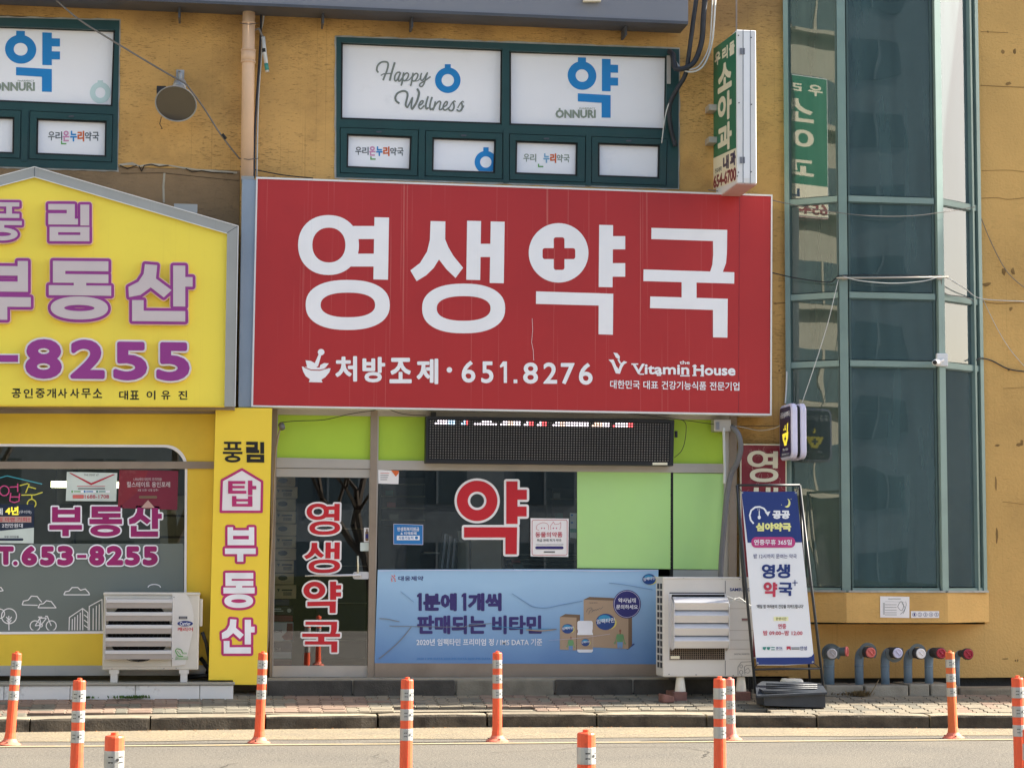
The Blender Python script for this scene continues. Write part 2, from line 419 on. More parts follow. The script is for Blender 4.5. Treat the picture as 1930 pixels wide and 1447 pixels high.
# ------------------------------------------------------------------ materials
M = {}
def mm(k, *a, **kw): M[k] = mat(k, *a, **kw); return M[k]
mm('stucco', (208, 164, 98), .9, var=.14, nscale=1.2, bump=.6, bscale=50, lines=.6, soot=6.86, dirt=.5, dirtcol=(110, 80, 42), thr=(.5, .78), streak=.2, streakcol=(136, 102, 56), stretch=(1, 1, 1.6))
mm('stucco_r', (214, 172, 104), .9, var=.12, nscale=1.1, bump=.55, bscale=42, lines=.22, dirt=.4, dirtcol=(140, 108, 60), thr=(.5, .8), dscale=1.0, streak=.15, streakcol=(150, 116, 66))
mm('brown_tile', (148, 122, 90), .85, var=.12, nscale=2, bump=.6, bscale=50, lines=.3, dirt=.4, dirtcol=(80, 66, 48))
mm('plaster', (176, 168, 150), .9, var=.2, nscale=8, bump=.4)
mm('crack', (58, 48, 38), .95, var=.3, nscale=10)
mm('knock', (140, 110, 66), .95, var=.3, nscale=10)
mm('green_frame', (26, 66, 66), .45, var=.1, nscale=4, dirt=.25, dirtcol=(80, 84, 80), bump=.05)
mm('caulk', (168, 168, 162), .8, var=.2, nscale=9)
mm('white_film', (248, 248, 252), .3, var=.03, nscale=1.4, dirt=.3, dirtcol=(190, 192, 196), thr=(.58, .8), dscale=2.2)
mm('rubber', (22, 24, 24), .6)
mm('blue_print', (24, 134, 206), .4, var=.03)
mm('sage', (140, 152, 138), .45); mm('sage_dark', (122, 130, 124), .45); mm('pale_sage', (206, 218, 214), .5); mm('grey_print', (92, 98, 102), .5)
mm('pink_print', (214, 150, 186), .5); mm('orange_print', (214, 104, 48), .5); mm('green_print', (84, 160, 70), .5); mm('lightblue_print', (130, 180, 214), .5)
mm('fascia', (124, 128, 138), .5, var=.05, nscale=.8, dirt=.12, dirtcol=(150, 150, 150)); mm('fascia_dark', (74, 78, 86), .5)
mm('sign_red', (178, 44, 46), .42, var=.05, nscale=1.1, streak=.3, streakcol=(214, 150, 140), dirt=.1, dirtcol=(110, 30, 34))
mm('sign_white', (244, 246, 252), .42, var=.03, streak=.06, streakcol=(180, 170, 170))
mm('alu', (186, 180, 172), .42, metal=.35, var=.06, dirt=.2, dirtcol=(110, 98, 84), thr=(.5, .8))
mm('alu_brown', (150, 136, 122), .45, metal=.2, var=.1, dirt=.35, dirtcol=(92, 76, 60))
mm('alu_grey', (158, 156, 158), .42, metal=.3, var=.06, dirt=.2, dirtcol=(120, 112, 104))
mm('frame_grey', (168, 170, 168), .42, metal=.2, var=.05, dirt=.15, dirtcol=(120, 118, 110), streak=.15, streakcol=(140, 140, 132))
mm('duct_blue', (150, 164, 180), .4, metal=.3, var=.05, dirt=.15, dirtcol=(120, 124, 130), streak=.1)
mm('lime', (172, 206, 62), .5, var=.05, nscale=.9, dirt=.1, dirtcol=(110, 140, 30))
mm('lime_pale', (180, 226, 142), .5, var=.05, nscale=.8, dirt=.16, dirtcol=(178, 206, 160), thr=(.45, .7))
mm('yellow', (250, 230, 84), .42, var=.03, nscale=.7, dirt=.14, dirtcol=(190, 158, 60), thr=(.55, .8), streak=.06, streakcol=(200, 170, 70))
mm('yellow_panel', (234, 200, 60), .5, var=.04, dirt=.18, dirtcol=(150, 116, 30))
mm('yellow_col', (246, 214, 66), .45, var=.02, dirt=.06, dirtcol=(190, 170, 90))
mm('purple', (150, 58, 142), .4, var=.04); mm('lilac_face', (206, 196, 200), .4, var=.03); mm('halo', (238, 206, 170), .5)
mm('magenta', (152, 28, 104), .45); mm('magenta2', (186, 44, 112), .45); mm('white_vinyl', (238, 236, 238), .42, var=.03); mm('pure_white', (240, 242, 250), .45)
mm('red_vinyl', (196, 30, 44), .42, var=.04); mm('black_vinyl', (22, 20, 20), .5); mm('navy', (44, 44, 116), .45, var=.04)
mm('black', (26, 27, 30), .5, var=.15); mm('black_metal', (38, 42, 48), .45, var=.1); mm('dark', (14, 14, 16), .8)
mm('led_dot', (150, 146, 144), .5); mm('led_lit', (250, 236, 246), .5, emit=.9); mm('led_red', (255, 96, 100), .5, emit=.8); mm('led_yel', (255, 214, 190), .5, emit=.8); mm('led_blue', (190, 225, 255), .5, emit=.8)
mm('banner_blue', (92, 134, 188), .35, var=.05, nscale=.35, grad=(.5, 1.35, (164, 202, 236))); mm('banner_low', (84, 124, 178), .35)
mm('ink_navy', (54, 46, 112), .4); mm('kraft', (176, 152, 128), .6, var=.04); mm('kraft_dark', (120, 98, 78), .6)
mm('pill_blue', (34, 70, 138), .4); mm('pill_sky', (60, 150, 196), .4); mm('pill_yel', (222, 214, 110), .4); mm('body_green', (110, 160, 110), .5)
mm('skin_print', (150, 100, 80), .5)
mm('ac_beige', (206, 202, 192), .45, var=.04, dirt=.22, dirtcol=(140, 130, 112), thr=(.5, .8)); mm('ac_light', (214, 212, 208), .42, var=.03, dirt=.1, dirtcol=(160, 154, 144))
mm('louver', (208, 209, 213), .3, metal=.15, var=.03); mm('louver_face', (164, 156, 150), .5, metal=.15, var=.04)
mm('foot_white', (226, 222, 210), .5, var=.1, nscale=12); mm('red_block', (122, 88, 80), .9, var=.2, nscale=9, bump=.5)
mm('pipe_beige', (224, 190, 158), .55, var=.06, nscale=3, dirt=.2, dirtcol=(160, 120, 90)); mm('cable_dark', (44, 48, 56), .6, var=.2, nscale=12); mm('cable_white', (206, 208, 206), .55)
mm('cable_grey', (120, 116, 112), .6); mm('conduit', (112, 112, 116), .55, var=.1, dirt=.2)
mm('lamp_metal', (168, 172, 176), .45, metal=.4, var=.15, nscale=9, dirt=.3); mm('lamp_glass', (62, 58, 50), .18, var=.08, coat=.6)
mm('clinic_green', (20, 112, 84), .45, var=.05); mm('cream', (232, 226, 202), .5, var=.04, dirt=.15, dirtcol=(180, 150, 120)); mm('sign_case', (226, 228, 230), .4, var=.03, dirt=.15, dirtcol=(160, 160, 158), streak=.1)
mm('pinkish', (196, 160, 152), .6, var=.1, dirt=.4, dirtcol=(140, 110, 104)); mm('maroon', (128, 34, 48), .5, var=.12, nscale=5, dirt=.25, dirtcol=(160, 100, 100), thr=(.5, .6), dscale=6)
mm('deep_blue', (28, 30, 84), .3); mm('lavender', (216, 214, 240), .4); mm('banner_ink', (36, 56, 122), .38, var=.06)
mm('banner_white', (234, 238, 244), .4, var=.03, nscale=2); mm('pale_yellow', (232, 232, 150), .45); mm('soft_yellow', (240, 240, 190), .5); mm('pink_pill', (190, 62, 128), .45); mm('red_ink', (190, 60, 84), .45); mm('olive', (110, 116, 40), .5)
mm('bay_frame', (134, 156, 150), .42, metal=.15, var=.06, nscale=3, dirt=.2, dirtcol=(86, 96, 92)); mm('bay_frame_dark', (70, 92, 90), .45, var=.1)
mm('stair_wall', (120, 150, 158), .9, var=.1); mm('rail_yellow', (206, 176, 60), .5)
mm('pipe_blue', (122, 146, 168), .5, var=.1, nscale=6, dirt=.3, dirtcol=(130, 130, 126), thr=(.55, .7), dscale=6); mm('pipe_dark', (62, 62, 64), .7, var=.3, nscale=14, bump=.4); mm('bib', (92, 100, 100), .6, var=.2)
mm('cap_red', (214, 110, 104), .5, var=.06); mm('cap_white', (196, 192, 196), .5, var=.1); mm('cap_crimson', (168, 44, 66), .5)
mm('orange_post', (236, 92, 54), .5, var=.08, nscale=6, dirt=.6, dirtcol=(150, 74, 52), thr=(.55, .72), dscale=11, bump=.15, bscale=25); mm('orange_fade', (218, 106, 56), .6, var=.12, nscale=8, dirt=.35, dirtcol=(170, 100, 66))
mm('pink_fade', (226, 132, 116), .6, var=.06); mm('orange_base', (228, 124, 100), .6, var=.1, nscale=9); mm('reflect', (178, 180, 178), .3, metal=.25, var=.08, nscale=9, dirt=.5, dirtcol=(130, 126, 116), dscale=5); mm('post_mark', (52, 52, 54), .6)
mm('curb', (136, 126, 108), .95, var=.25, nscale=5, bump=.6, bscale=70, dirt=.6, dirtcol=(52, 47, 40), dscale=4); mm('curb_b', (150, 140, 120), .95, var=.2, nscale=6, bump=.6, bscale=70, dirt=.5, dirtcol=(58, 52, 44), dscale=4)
mm('curb_face', (84, 77, 66), .95, var=.3, nscale=4, bump=.7, bscale=60, dirt=.8, dirtcol=(46, 42, 37), dscale=5, thr=(.4, .62))  # darker kerb copy for front faces: grime plus shade put into the colour
mm('block_dark', (70, 68, 64), .95, var=.3, nscale=5, bump=.6, dirt=.6, dirtcol=(34, 33, 30), dscale=4); mm('block_light', (122, 118, 106), .95, var=.2, nscale=6, bump=.5, dirt=.4, dirtcol=(64, 60, 50), dscale=4)
mm('marble', (220, 222, 222), .35, var=.03, dirt=.5, dirtcol=(150, 150, 150), thr=(.56, .62), dscale=3); mm('step_top', (150, 148, 138), .6, var=.1, nscale=3, stretch=(.6, 6, 1), dirt=.3)
for k, c in dict(paver_a=(130, 121, 104), paver_b=(120, 114, 100), paver_c=(136, 116, 100), paver_d=(124, 104, 90), paver_e=(106, 102, 90)).items():
    mm(k, c, .95, var=.12, nscale=14, bump=.5, bscale=120, dirt=.35, dirtcol=(96, 84, 66), dscale=7)
mm('joint', (38, 33, 27), 1, var=.3, nscale=20); mm('conc', (150, 144, 130), .95, var=.15, nscale=4, bump=.5, dirt=.5, dirtcol=(90, 82, 68), dscale=3); mm('soil', (60, 52, 42), 1, var=.3, nscale=12, bump=1)
mm('asphalt', (98, 94, 86), .95, var=.6, nscale=45, bump=1, bscale=80, dirt=.4, dirtcol=(116, 110, 98), thr=(.4, .6), dscale=.8, stretch=(1, 1, 1))
mm('gutter', (140, 128, 104), .95, var=.5, nscale=45, bump=.8, bscale=200, dirt=.5, dirtcol=(120, 112, 98), thr=(.42, .6), dscale=1.6)
mm('line_yellow', (150, 134, 100), .9, var=.2, nscale=40, dirt=.9, dirtcol=(150, 142, 122), dscale=9, thr=(.4, .6)); mm('leaf', (150, 104, 60), .9, var=.3, nscale=30); mm('weed', (70, 104, 46), .8, var=.3, nscale=30); mm('dry', (116, 98, 66), .9, var=.3, nscale=30)
mm('carton', (206, 188, 148), .85, var=.06, nscale=4); mm('carton_print', (52, 56, 60), .8); mm('tape', (120, 110, 90), .5)
mm('int_dark', (50, 52, 52), .9, var=.1); mm('int_wall', (128, 130, 118), .9, var=.08); mm('int_floor', (90, 86, 78), .6); mm('int_beige', (176, 172, 154), .8); mm('int_grey', (96, 98, 98), .8)
mm('tube_light', (255, 244, 200), .5, emit=2.5); mm('neon_pink', (210, 70, 130), .5, emit=.35); mm('neon_yel', (220, 200, 60), .5, emit=.3); mm('neon_cyan', (70, 160, 180), .5, emit=.25)
mm('film_grey', (116, 125, 122), .16, var=.05, nscale=1); mm('apartment', (150, 146, 130), .9, var=.05); mm('apt_glass', (62, 78, 84), .4); mm('apt_far', (116, 126, 130), .9); mm('bark', (70, 62, 54), .95); mm('hedge', (66, 74, 40), .9, var=.3, nscale=12)
mm('maroon_poster', (120, 36, 58), .35, var=.08, nscale=3); mm('navy_poster', (34, 46, 70), .3); mm('red_line', (182, 32, 58), .5); mm('sky_sticker', (40, 120, 190), .4); mm('teal', (60, 140, 130), .5)
mm('bin_black', (48, 54, 62), .5, var=.15, nscale=5, bump=.2, dirt=.3, dirtcol=(90, 88, 84)); mm('bag', (222, 222, 214), .5, bump=.4, bscale=30)
mm('carton_navy', (48, 44, 92), .5); mm('carton_red', (140, 44, 58), .5)
mm('ring_pale', (196, 220, 220), .45)
mm('curtain', (186, 228, 210), .8, var=.08, nscale=2, stretch=(6, 6, .3))
M['g_shop'] = glass('g_shop', (232, 236, 236), .9, gmin=.12)
M['g_bay'] = glass('g_bay', (150, 190, 200), .55, (92, 122, 126), .44, gmin=.07, wob=.05)
M['g_bay_side'] = glass('g_bay_side', (150, 190, 180), .5, (104, 124, 114), .46, gmin=.05, wob=.05)
M['g_bay_right'] = glass('g_bay_right', (190, 220, 216), .8, (124, 148, 150), .3, gmin=.06, wob=.02)
M['g_left'] = glass('g_left', (214, 226, 220), .85, gmin=.10)

PWALL = Y(.35); YW = .35
def XP(px, py=900, y=YW): return Y(y)(px, py).x
def ZP(px, py, y=YW): return Y(y)(px, py).z

# ================================================================== the setting: road, gutter, kerb, pavement
def kerb_y(X):
    T = [(-30, -1.6), (-2, -1.25), (-.5, -1.12), (1, -1.03), (2.4, -.97), (3.9, -1.06), (5.5, -1.28), (7.3, -1.5), (9, -1.72), (40, -5)]
    for (a, b), (c, d) in zip(T, T[1:]):
        if a <= X <= c: return b+(d-b)*(X-a)/(c-a)
    return -1.3
def pave_z(y): return .125+(y+.95)*.118
new('ground', [(-150, -150, -.004), (150, -150, -.004), (150, 150, -.004), (-150, 150, -.004)], [[0, 1, 2, 3]], M['asphalt'])['kind'] = 'structure'
new('road', [(-60, -30, 0), (60, -30, 0), (60, -1.2, 0), (-60, -1.2, 0)], [[0, 1, 2, 3]], M['asphalt'])['kind'] = 'structure'
xs = [-30+i*.5 for i in range(121)]
V = []; Fc = []
for i, x in enumerate(xs):
    wv = .04*math.sin(x*1.7)+.03*math.sin(x*4.1+1)
    V += [(x, -2.25+wv, .004), (x, kerb_y(x)+.03, .004)]
    if i: Fc.append([2*i-2, 2*i, 2*i+1, 2*i-1])
new('gutter', V, Fc, M['gutter'])['kind'] = 'structure'
new('yellow_line', [(-30, -2.80, .0055), (30, -2.80, .0055), (30, -2.68, .0055), (-30, -2.68, .0055)], [[0, 1, 2, 3]], M['line_yellow'])['kind'] = 'structure'
V = []; Fc = []
for k in range(9):   # hairline cracks, tar patches in the carriageway
    x, y = random.uniform(-2.5, 6), random.uniform(-7, -3.2); a0 = random.uniform(-.5, .5); P_ = [(x, y)]
    for q in range(14): a0 += random.uniform(-.5, .5); x += .14*math.cos(a0); y += .14*math.sin(a0)*.8; P_.append((x, y))
    for q in ribbon(P_, random.uniform(.004, .011)): n = len(V); V += [(p[0], p[1], .004+k*.0002) for p in q]; Fc.append(list(range(n, n+len(q))))
o = new('road_cracks', V, Fc, M['joint']); o['kind'] = 'stuff'
kerb = struct('kerb', (0, -1.1, 0))
# kerb stones, one metre or so each, with open joints between them
edges = [XP(p, 1373, -1.1) for p in (-230, 58, 283, 500, 714, 922, 1128, 1330, 1530, 1732, 1940, 2140)]
for i, (a, b) in enumerate(zip(edges, edges[1:])):
    g = .006+random.random()*.006; n = 7; V = []; Fc = []
    prof = [(0, -.03), (.004, .10), (.012, .118), (.032, .126), (.17, .128), (.17, -.03)]
    dz = random.uniform(-.004, .004); dy = random.uniform(-.006, .006)
    for k in range(n+1):
        x = a+g+(b-a-2*g)*k/n; ky = kerb_y(x)+dy; e = .006 if k in (0, n) else 0
        for j, (u, z) in enumerate(prof):
            jj = random.uniform(-.004, .004) if 0 < j < 4 else 0
            V.append((x, ky+u+e*(j < 3)+jj, z+dz-e*(1 < j < 5)+jj*.5))
    m = len(prof)
    for k in range(n):
        for j in range(m-1): Fc.append([k*m+j, (k+1)*m+j, (k+1)*m+j+1, k*m+j+1])
    Fc += [list(range(m)), [n*m+j for j in range(m)][::-1]]
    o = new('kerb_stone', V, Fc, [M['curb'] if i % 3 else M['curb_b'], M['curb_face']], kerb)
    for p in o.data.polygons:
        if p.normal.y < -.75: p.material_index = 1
V = []; Fc = []
for i, x in enumerate(xs):
    V += [(x, kerb_y(x)+.03, .09), (x, kerb_y(x)+.2, .09)]
    if i: Fc.append([2*i-2, 2*i, 2*i+1, 2*i-1])
new('kerb_bedding', V, Fc, M['joint'], kerb)
pav = struct('pavement', (0, -.4, 0))
V = []; Fc = []
for i, x in enumerate(xs):
    y0 = kerb_y(x)+.165
    V += [(x, y0, pave_z(y0)-.018), (x, .5, pave_z(.5)-.018), (x, y0, -.05)]
    if i: Fc += [[3*i-3, 3*i, 3*i+1, 3*i-2]]
new('paving_bed', V, Fc, M['joint'], pav)
# block pavers in a basket weave, joints zigzag
def zig(t, a=.011): # t 0..1 along .11 m
    return [(0, 0), (.3, a), (.42, a), (.58, -a), (.7, -a), (1, 0)]
def paver_mesh(kind, m):
    """kind 0: long in X (.22 x .11); kind 1: long in Y"""
    w_, h_ = (.22, .11) if kind == 0 else (.11, .22); g = .0048; rep = 1 if kind == 0 else 2
    L_, R_ = [], []
    for r in range(rep):
        for t, a in zig(0)[:(-1 if r < rep-1 else None)]:
            y = -h_/2+g+(h_-2*g)*(r+t)/rep
            L_.append((-w_/2+g+a, y)); R_.append((w_/2-g+a, y))
    pl_ = L_+R_[::-1]; n = len(pl_); c = (sum(p[0] for p in pl_)/n, sum(p[1] for p in pl_)/n)
    V = [(c[0]+(x-c[0])*.965, c[1]+(y-c[1])*.96, .004) for x, y in pl_]+[(x, y, 0) for x, y in pl_]+[(x, y, -.02) for x, y in pl_]
    Fc = [list(range(n))[::-1]]
    for k in (0, 1):
        for i in range(n): j = (i+1) % n; Fc.append([k*n+i, k*n+j, k*n+n+j, k*n+n+i])
    me = bpy.data.meshes.new('paver'); me.from_pydata(V, [], Fc); me.update(); me.materials.append(m); return me
PMS = {}
def pm(kind, k):
    if (kind, k) not in PMS: PMS[(kind, k)] = paver_mesh(kind, M[k])
    return PMS[(kind, k)]
def zone(X, y):
    X += .25*math.sin(y*5)
    if X < -.45: return ['paver_d', 'paver_e', 'paver_c']
    if X < .55: return ['paver_b', 'paver_e', 'paver_b']
    if X < 1.3: return ['paver_c', 'paver_d', 'paver_c']
    if X < 2.25: return ['paver_b', 'paver_a', 'paver_e']
    if X < 3.5: return ['paver_c', 'paver_c', 'paver_a', 'paver_d']
    return ['paver_a', 'paver_b', 'paver_a', 'paver_e'] if X < 7 else ['paver_c', 'paver_a']
cells = []
for i in range(-14, 45):
    for j in range(8):
        X = i*.22; y = .27-.11-j*.22
        if y-.11 < kerb_y(X)+.17: continue
        for q in (0, 1):
            if (i+j) % 2: cells.append((X, y-.055+q*.11, 0))
            else: cells.append((X-.055+q*.11, y, 1))
cells.sort(key=lambda c: c[1])
vis = [c for c in cells if -2.2 < c[0] < 8.2]; far = [c for c in cells if not -2.2 < c[0] < 8.2]
tilt = math.atan(.118)
rest = []
for n_, (X, y, k) in enumerate(vis+far):
    me = pm(k, random.choice(zone(X, y))); z = pave_z(y)+random.uniform(-.002, .003)
    if n_ < 298:
        o = bpy.data.objects.new('paver', me); C.objects.link(o); put(o, (X, y, z), pav); o.rotation_euler = (tilt, 0, random.uniform(-.008, .008))
    else: rest.append((me, X, y, z))
V = []; Fc = []; mi = []; ml = [M[k] for k in ('paver_a', 'paver_b', 'paver_c', 'paver_d', 'paver_e')]
for me, X, y, z in rest:
    b = len(V); V += [(X+v.co.x, y+v.co.y, z+v.co.z+v.co.y*.118) for v in me.vertices]
    for p in me.polygons: Fc.append([b+q for q in p.vertices]); mi.append(ml.index(me.materials[0]))
o = new('paver_field', V, Fc, ml, pav); o.data.polygons.foreach_set('material_index', mi); o['kind'] = 'stuff'
V = []; Fc = []
for i, x in enumerate(xs):
    y0 = kerb_y(x)+.166; y1 = y0+.16
    V += [(x, y0, pave_z(y0)-.003), (x, y1, pave_z(y1)-.014)]
    if i: Fc.append([2*i-2, 2*i, 2*i+1, 2*i-1])
new('edge_mortar', V, Fc, M['paver_a'], pav)

# ================================================================== the building
B = thing('corner_building', (3.5, .35, 0), 'long ochre stucco commercial building holding both shops and the glazed bay', 'building')
XZ = lambda x, z, off=0: Vector((x, YW-off, z))
class WallPl:
    n = Vector((0, -1, 0))
    def __call__(s, x, z, off=0): return Vector((x, s.y-off, z))
    def __init__(s, y): s.y = y
WP = WallPl(YW)
TOP = 8.2
def wrect(x0, y0, x1, y1, y=YW):   # photo rectangle -> wall rectangle
    p = Y(y); xm, ym = (x0+x1)/2, (y0+y1)/2
    return rc(p(x0, ym).x, p(xm, y1).z, p(x1, ym).x, p(xm, y0).z)
zg = ZP(965, 1275)
xl = XP(450, 500); xbay0, xbay1 = XP(1484), XP(1852)
winA = [(-7, ZP(100, 320)), (XP(224, 180), ZP(100, 320)), (XP(224, 180), ZP(226, 38)), (-7, ZP(226, 38))]
winB = wrect(634, 80, 1279, 345)
shopR = rc(XP(512), -.1, XP(1388), ZP(940, 775)); shopL = rc(-6, -.1, XP(404), ZP(200, 772))
zbrown = ZP(340, 318)
flats('wall', [rc(-14, zbrown, xbay0, TOP), rc(xl, zg, xbay0, TOP)], WP, 0, .25, M['stucco'], B, holes=[winA, winB, shopR])
flats('wall', [rc(-14, .1, xl-.004, zbrown-.004)], WP, 0, .25, M['brown_tile'], B, holes=[winA, shopL])
flats('wall', [rc(xbay1, ZP(1890, 1276), 46, TOP), rc(xbay0, ZP(1700, 1277), xbay1, ZP(1700, 1172)-.02)], WP, 0, .25, M['stucco_r'], B)
box('foundation', XP(1390), 46, YW+.08, YW+.3, -.1, ZP(1890, 1276)-.001, M['block_dark'], B)
box('foundation', XP(390), XP(512)-.004, YW-.1, YW+.2, -.1, ZP(450, 1284), M['block_light'], B)
box('roof', -14.2, 46.2, YW-.02, 9, TOP, TOP+.25, M['conc'], B)  # wall and roof run far right, unseen length added to shade the pavement
box('side_wall', 46.001, 46.25, YW, 9, -.1, TOP-.002, M['stucco'], B)
box('side_wall', -14.25, -14.001, YW, 9, -.1, TOP-.002, M['stucco'], B)
box('back_wall', -14, 46, 8.75, 9, -.1, TOP-.002, M['stucco'], B)
box('ceiling_slab', -14, 46, YW+.26, 8.7, ZP(965, 760)+.02, ZP(965, 760)+.2, M['conc'], B)
# cracked plaster edge between the ochre render and the brown tiles
P_ = [(225, 309), (250, 306), (262, 312), (285, 308), (300, 309), (320, 311), (345, 315), (372, 319), (400, 320), (425, 322), (447, 324)]
lo = [(x, y+random.uniform(2, 5.5)) for x, y in P_]
flats('crack', [P_+lo[::-1]], PWALL, .006, .01, M['plaster'], B)
for a in ([(262, 313), (267, 323), (272, 312), (285, 310), (300, 314), (318, 312)], [(350, 318), (362, 324), (380, 322), (400, 325), (440, 327)], [(226, 312), (240, 318), (258, 312)]):
    flats('crack', ribbon(a, 1.8), PWALL, .009, .008, M['crack'], B)
for a in ([(305, 326), (450, 341)], [(228, 327), (305, 326)], ):
    flats('crack', ribbon(a, .9), PWALL, .003, .004, M['crack'], B)
flats('crack', ribbon([(310, 326), (308, 352), (309, 382)], 4), PWALL, .003, .004, M['plaster'], B)
# old joints and knocks in the right-hand render
for a, wd in (([(1848, 374), (1880, 373), (1900, 376), (1930, 373)], 1.4), ([(1848, 161), (1880, 163), (1930, 165)], 1.6), ([(1850, 568), (1880, 572), (1930, 570)], 1.5), ([(1890, 732), (1930, 730)], 1),
              ([(1458, 572), (1482, 571)], 2), ([(1890, 945), (1930, 950)], 1), ([(1849, 60), (1900, 62)], 1), ([(1850, 322), (1900, 321), (1930, 324)], .9)):
    flats('crack', ribbon(cr(a, 5), wd*.8), PWALL, .003, .004, M['knock'], B)
for x, y, sx, sy in ((1890, 98, 3, 5), (1912, 97, 3, 5), (1901, 158, 5, 3), (1892, 511, 4, 7), (1909, 511, 4, 7), (1860, 536, 8, 4), (1905, 582, 4, 4), (1877, 912, 2, 12), (1879, 1008, 2, 16), (1921, 838, 5, 3), (1880, 839, 5, 2), (1895, 1241, 7, 1.5), (1914, 1244, 1.5, 2), (1918, 1244, 1.5, 2), (1926, 833, 3, 6), (1469, 698, 2, 2), (1862, 60, 2, 2), (1901, 697, 2, 2), (1468, 410, 3, 1)):
    flats('knock', [[(px+random.uniform(-.3, .3)*sx, py+random.uniform(-.3, .3)*sy) for px, py in ell(x, y, sx, sy, 9)]], PWALL, .002, .003, M['knock'], B)

# ------- upper windows
def window(rectq, panes, lowers, mull, sashes, name='window'):
    """green aluminium frame with two fixed lights above and small sashes below"""
    f = flats(name, [rectq], Y(YW), .012, .09, M['green_frame'], B, holes=panes+lowers, back=True)
    p = Y(YW)
    for q in panes:
        flats('pane', [[(x, y) for x, y in q]], p, -.055, .01, M['white_film'], f)
        i_ = 3.2
        qs = q
        cx = sum(a[0] for a in q)/4; cy = sum(a[1] for a in q)/4
        inn = [(x+(i_ if x < cx else -i_), y+(i_ if y < cy else -i_)) for x, y in q]
        flats('gasket', [[(x+(-1 if x < cx else 1), y+(-1 if y < cy else 1)) for x, y in q]], p, -.035, .02, M['rubber'], f, holes=[inn])
    for o_, q in zip(lowers, sashes):
        cx = sum(a[0] for a in q)/4; cy = sum(a[1] for a in q)/4
        g = lambda d: [(x+(-d if x < cx else d), y+(-d if y < cy else d)) for x, y in q]
        oi = [(x+(1 if x < cx else -1), y+(1 if y < cy else -1)) for x, y in o_]
        s = flats('sash', [oi], p, .022, .07, M['green_frame'], f, holes=[g(3.2)], back=True)
        flats('gasket', [g(4)], p, .0, .03, M['rubber'], f, holes=[q])
        flats('pane', [g(.5)], p, -.03, .01, M['white_film'], f)
        flats('latch', [rrect(cx-5, q[0][1]-8, cx+5, q[0][1]-5, 1.2)], p, .030, .01, M['fascia_dark'], f)
    for q in mull: flats('mullion', [q], p, .020, .03, M['green_frame'], f)
    q = rectq; cx = sum(a[0] for a in q)/4; cy = sum(a[1] for a in q)/4
    out = [(x+(-3 if x < cx else 2), y+(-3 if y < cy else 3)) for x, y in q]
    jag = []
    for (a, b), (c, d) in zip(out, out[1:]+out[:1]):
        n = max(2, int(math.hypot(c-a, d-b)/14))
        for k in range(n): jag.append((a+(c-a)*k/n+random.uniform(-1, 1), b+(d-b)*k/n+random.uniform(-1, 1)))
    flats('caulk', [jag], p, .006, .01, M['caulk'], f, holes=[[(x+(1 if x < cx else -1), y+(1 if y < cy else -1)) for x, y in q]])
    return f
wB = window([(634, 70), (1280, 93), (1278, 355), (634, 334)],
       [[(643, 80), (947, 93), (946, 235), (642, 225)], [(960, 96), (1257, 106), (1255, 245), (960, 236)]],
       [[(641, 240), (789, 245), (787, 332), (641, 326)], [(802, 246), (948, 251), (947, 338), (801, 332)], [(960, 252), (1104, 257), (1103, 344), (960, 339)], [(1115, 257), (1258, 262), (1256, 350), (1115, 345)]],
       [[(790, 240), (801, 240), (800, 338), (789, 338)], [(949, 245), (959, 245), (959, 345), (949, 345)], [(1105, 250), (1114, 250), (1114, 350), (1104, 350)]],
       [[(657, 255), (773, 260), (771, 318), (656, 313)], [(818, 262), (932, 266), (930, 324), (817, 320)], [(975, 268), (1086, 272), (1085, 329), (974, 325)], [(1130, 272), (1241, 276), (1240, 334), (1130, 330)]])
wA = window([(-420, 24), (225, 39), (221, 321), (-420, 300)],
       [[(-410, 38), (-110, 45), (-110, 186), (-410, 175)], [(-96, 46), (217, 57), (212, 201), (-96, 188)]],
       [[(-96, 203), (40, 208), (38, 299), (-96, 293)], [(56, 209), (213, 216), (211, 306), (54, 300)]],
       [[(41, 206), (53, 206), (51, 304), (40, 304)]],
       [[(-80, 221), (24, 224), (23, 287), (-80, 283)], [(72, 226), (198, 231), (197, 293), (71, 288)]])
# prints on the window film
pp = Y(YW)
letter('약o', 1070, 108, 1165, 220, pp, -.052, .002, M['blue_print'], wB, sl=.03, name='lettering')
letter('약o', 9.5, 58, 113, 171, pp, -.052, .002, M['blue_print'], wA, sl=.03, name='lettering')
for (wn, bx, by, sc) in ((wB, 1047, 206, 1.0), (wA, -14, 154, 1.05)):
    txt('ONNURI', bx, by+1, bx+76*sc, by+17*sc, pp, -.052, M['sage'], wn, bold=.9*sc)
    flats('lettering', [rc(bx+6*sc, by-2, bx+9.5*sc, by+3)], pp, -.0515, .002, M['sage'], wn)
    txt('PHARMACY', bx+45*sc, by-3, bx+75*sc, by+.5, pp, -.052, M['sage'], wn)
flats('logo', [ell(844, 151.7, 24, 24, 48), rc(838.5, 121.5, 849.5, 133)], pp, -.052, .002, M['blue_print'], wB, holes=[ell(844, 151.7, 11.8, 11.8, 30)])
flats('logo', [ell(189, 175, 19.5, 20, 40), rc(184, 152, 194, 160)], pp, -.052, .002, M['ring_pale'], wA, holes=[ell(189, 175, 9.5, 10, 30)])
flats('logo', [ell(915.6, 305.7, 21, 21, 40), rc(911, 278, 921, 288)], pp, -.027, .002, M['blue_print'], wB, holes=[ell(915.6, 305.7, 10.8, 10.8, 30)], clip=[(820, 264), (931.5, 266.6), (929.8, 323.5), (818, 319)])
z4 = frm((700, 100, .1496)); HW = []
def H_(pts, wd, dx=0, dy=0, k=5):
    global HW
    HW.append(ribbon(z4(cr([(x+dx, y+dy) for x, y in pts], k)), wd))
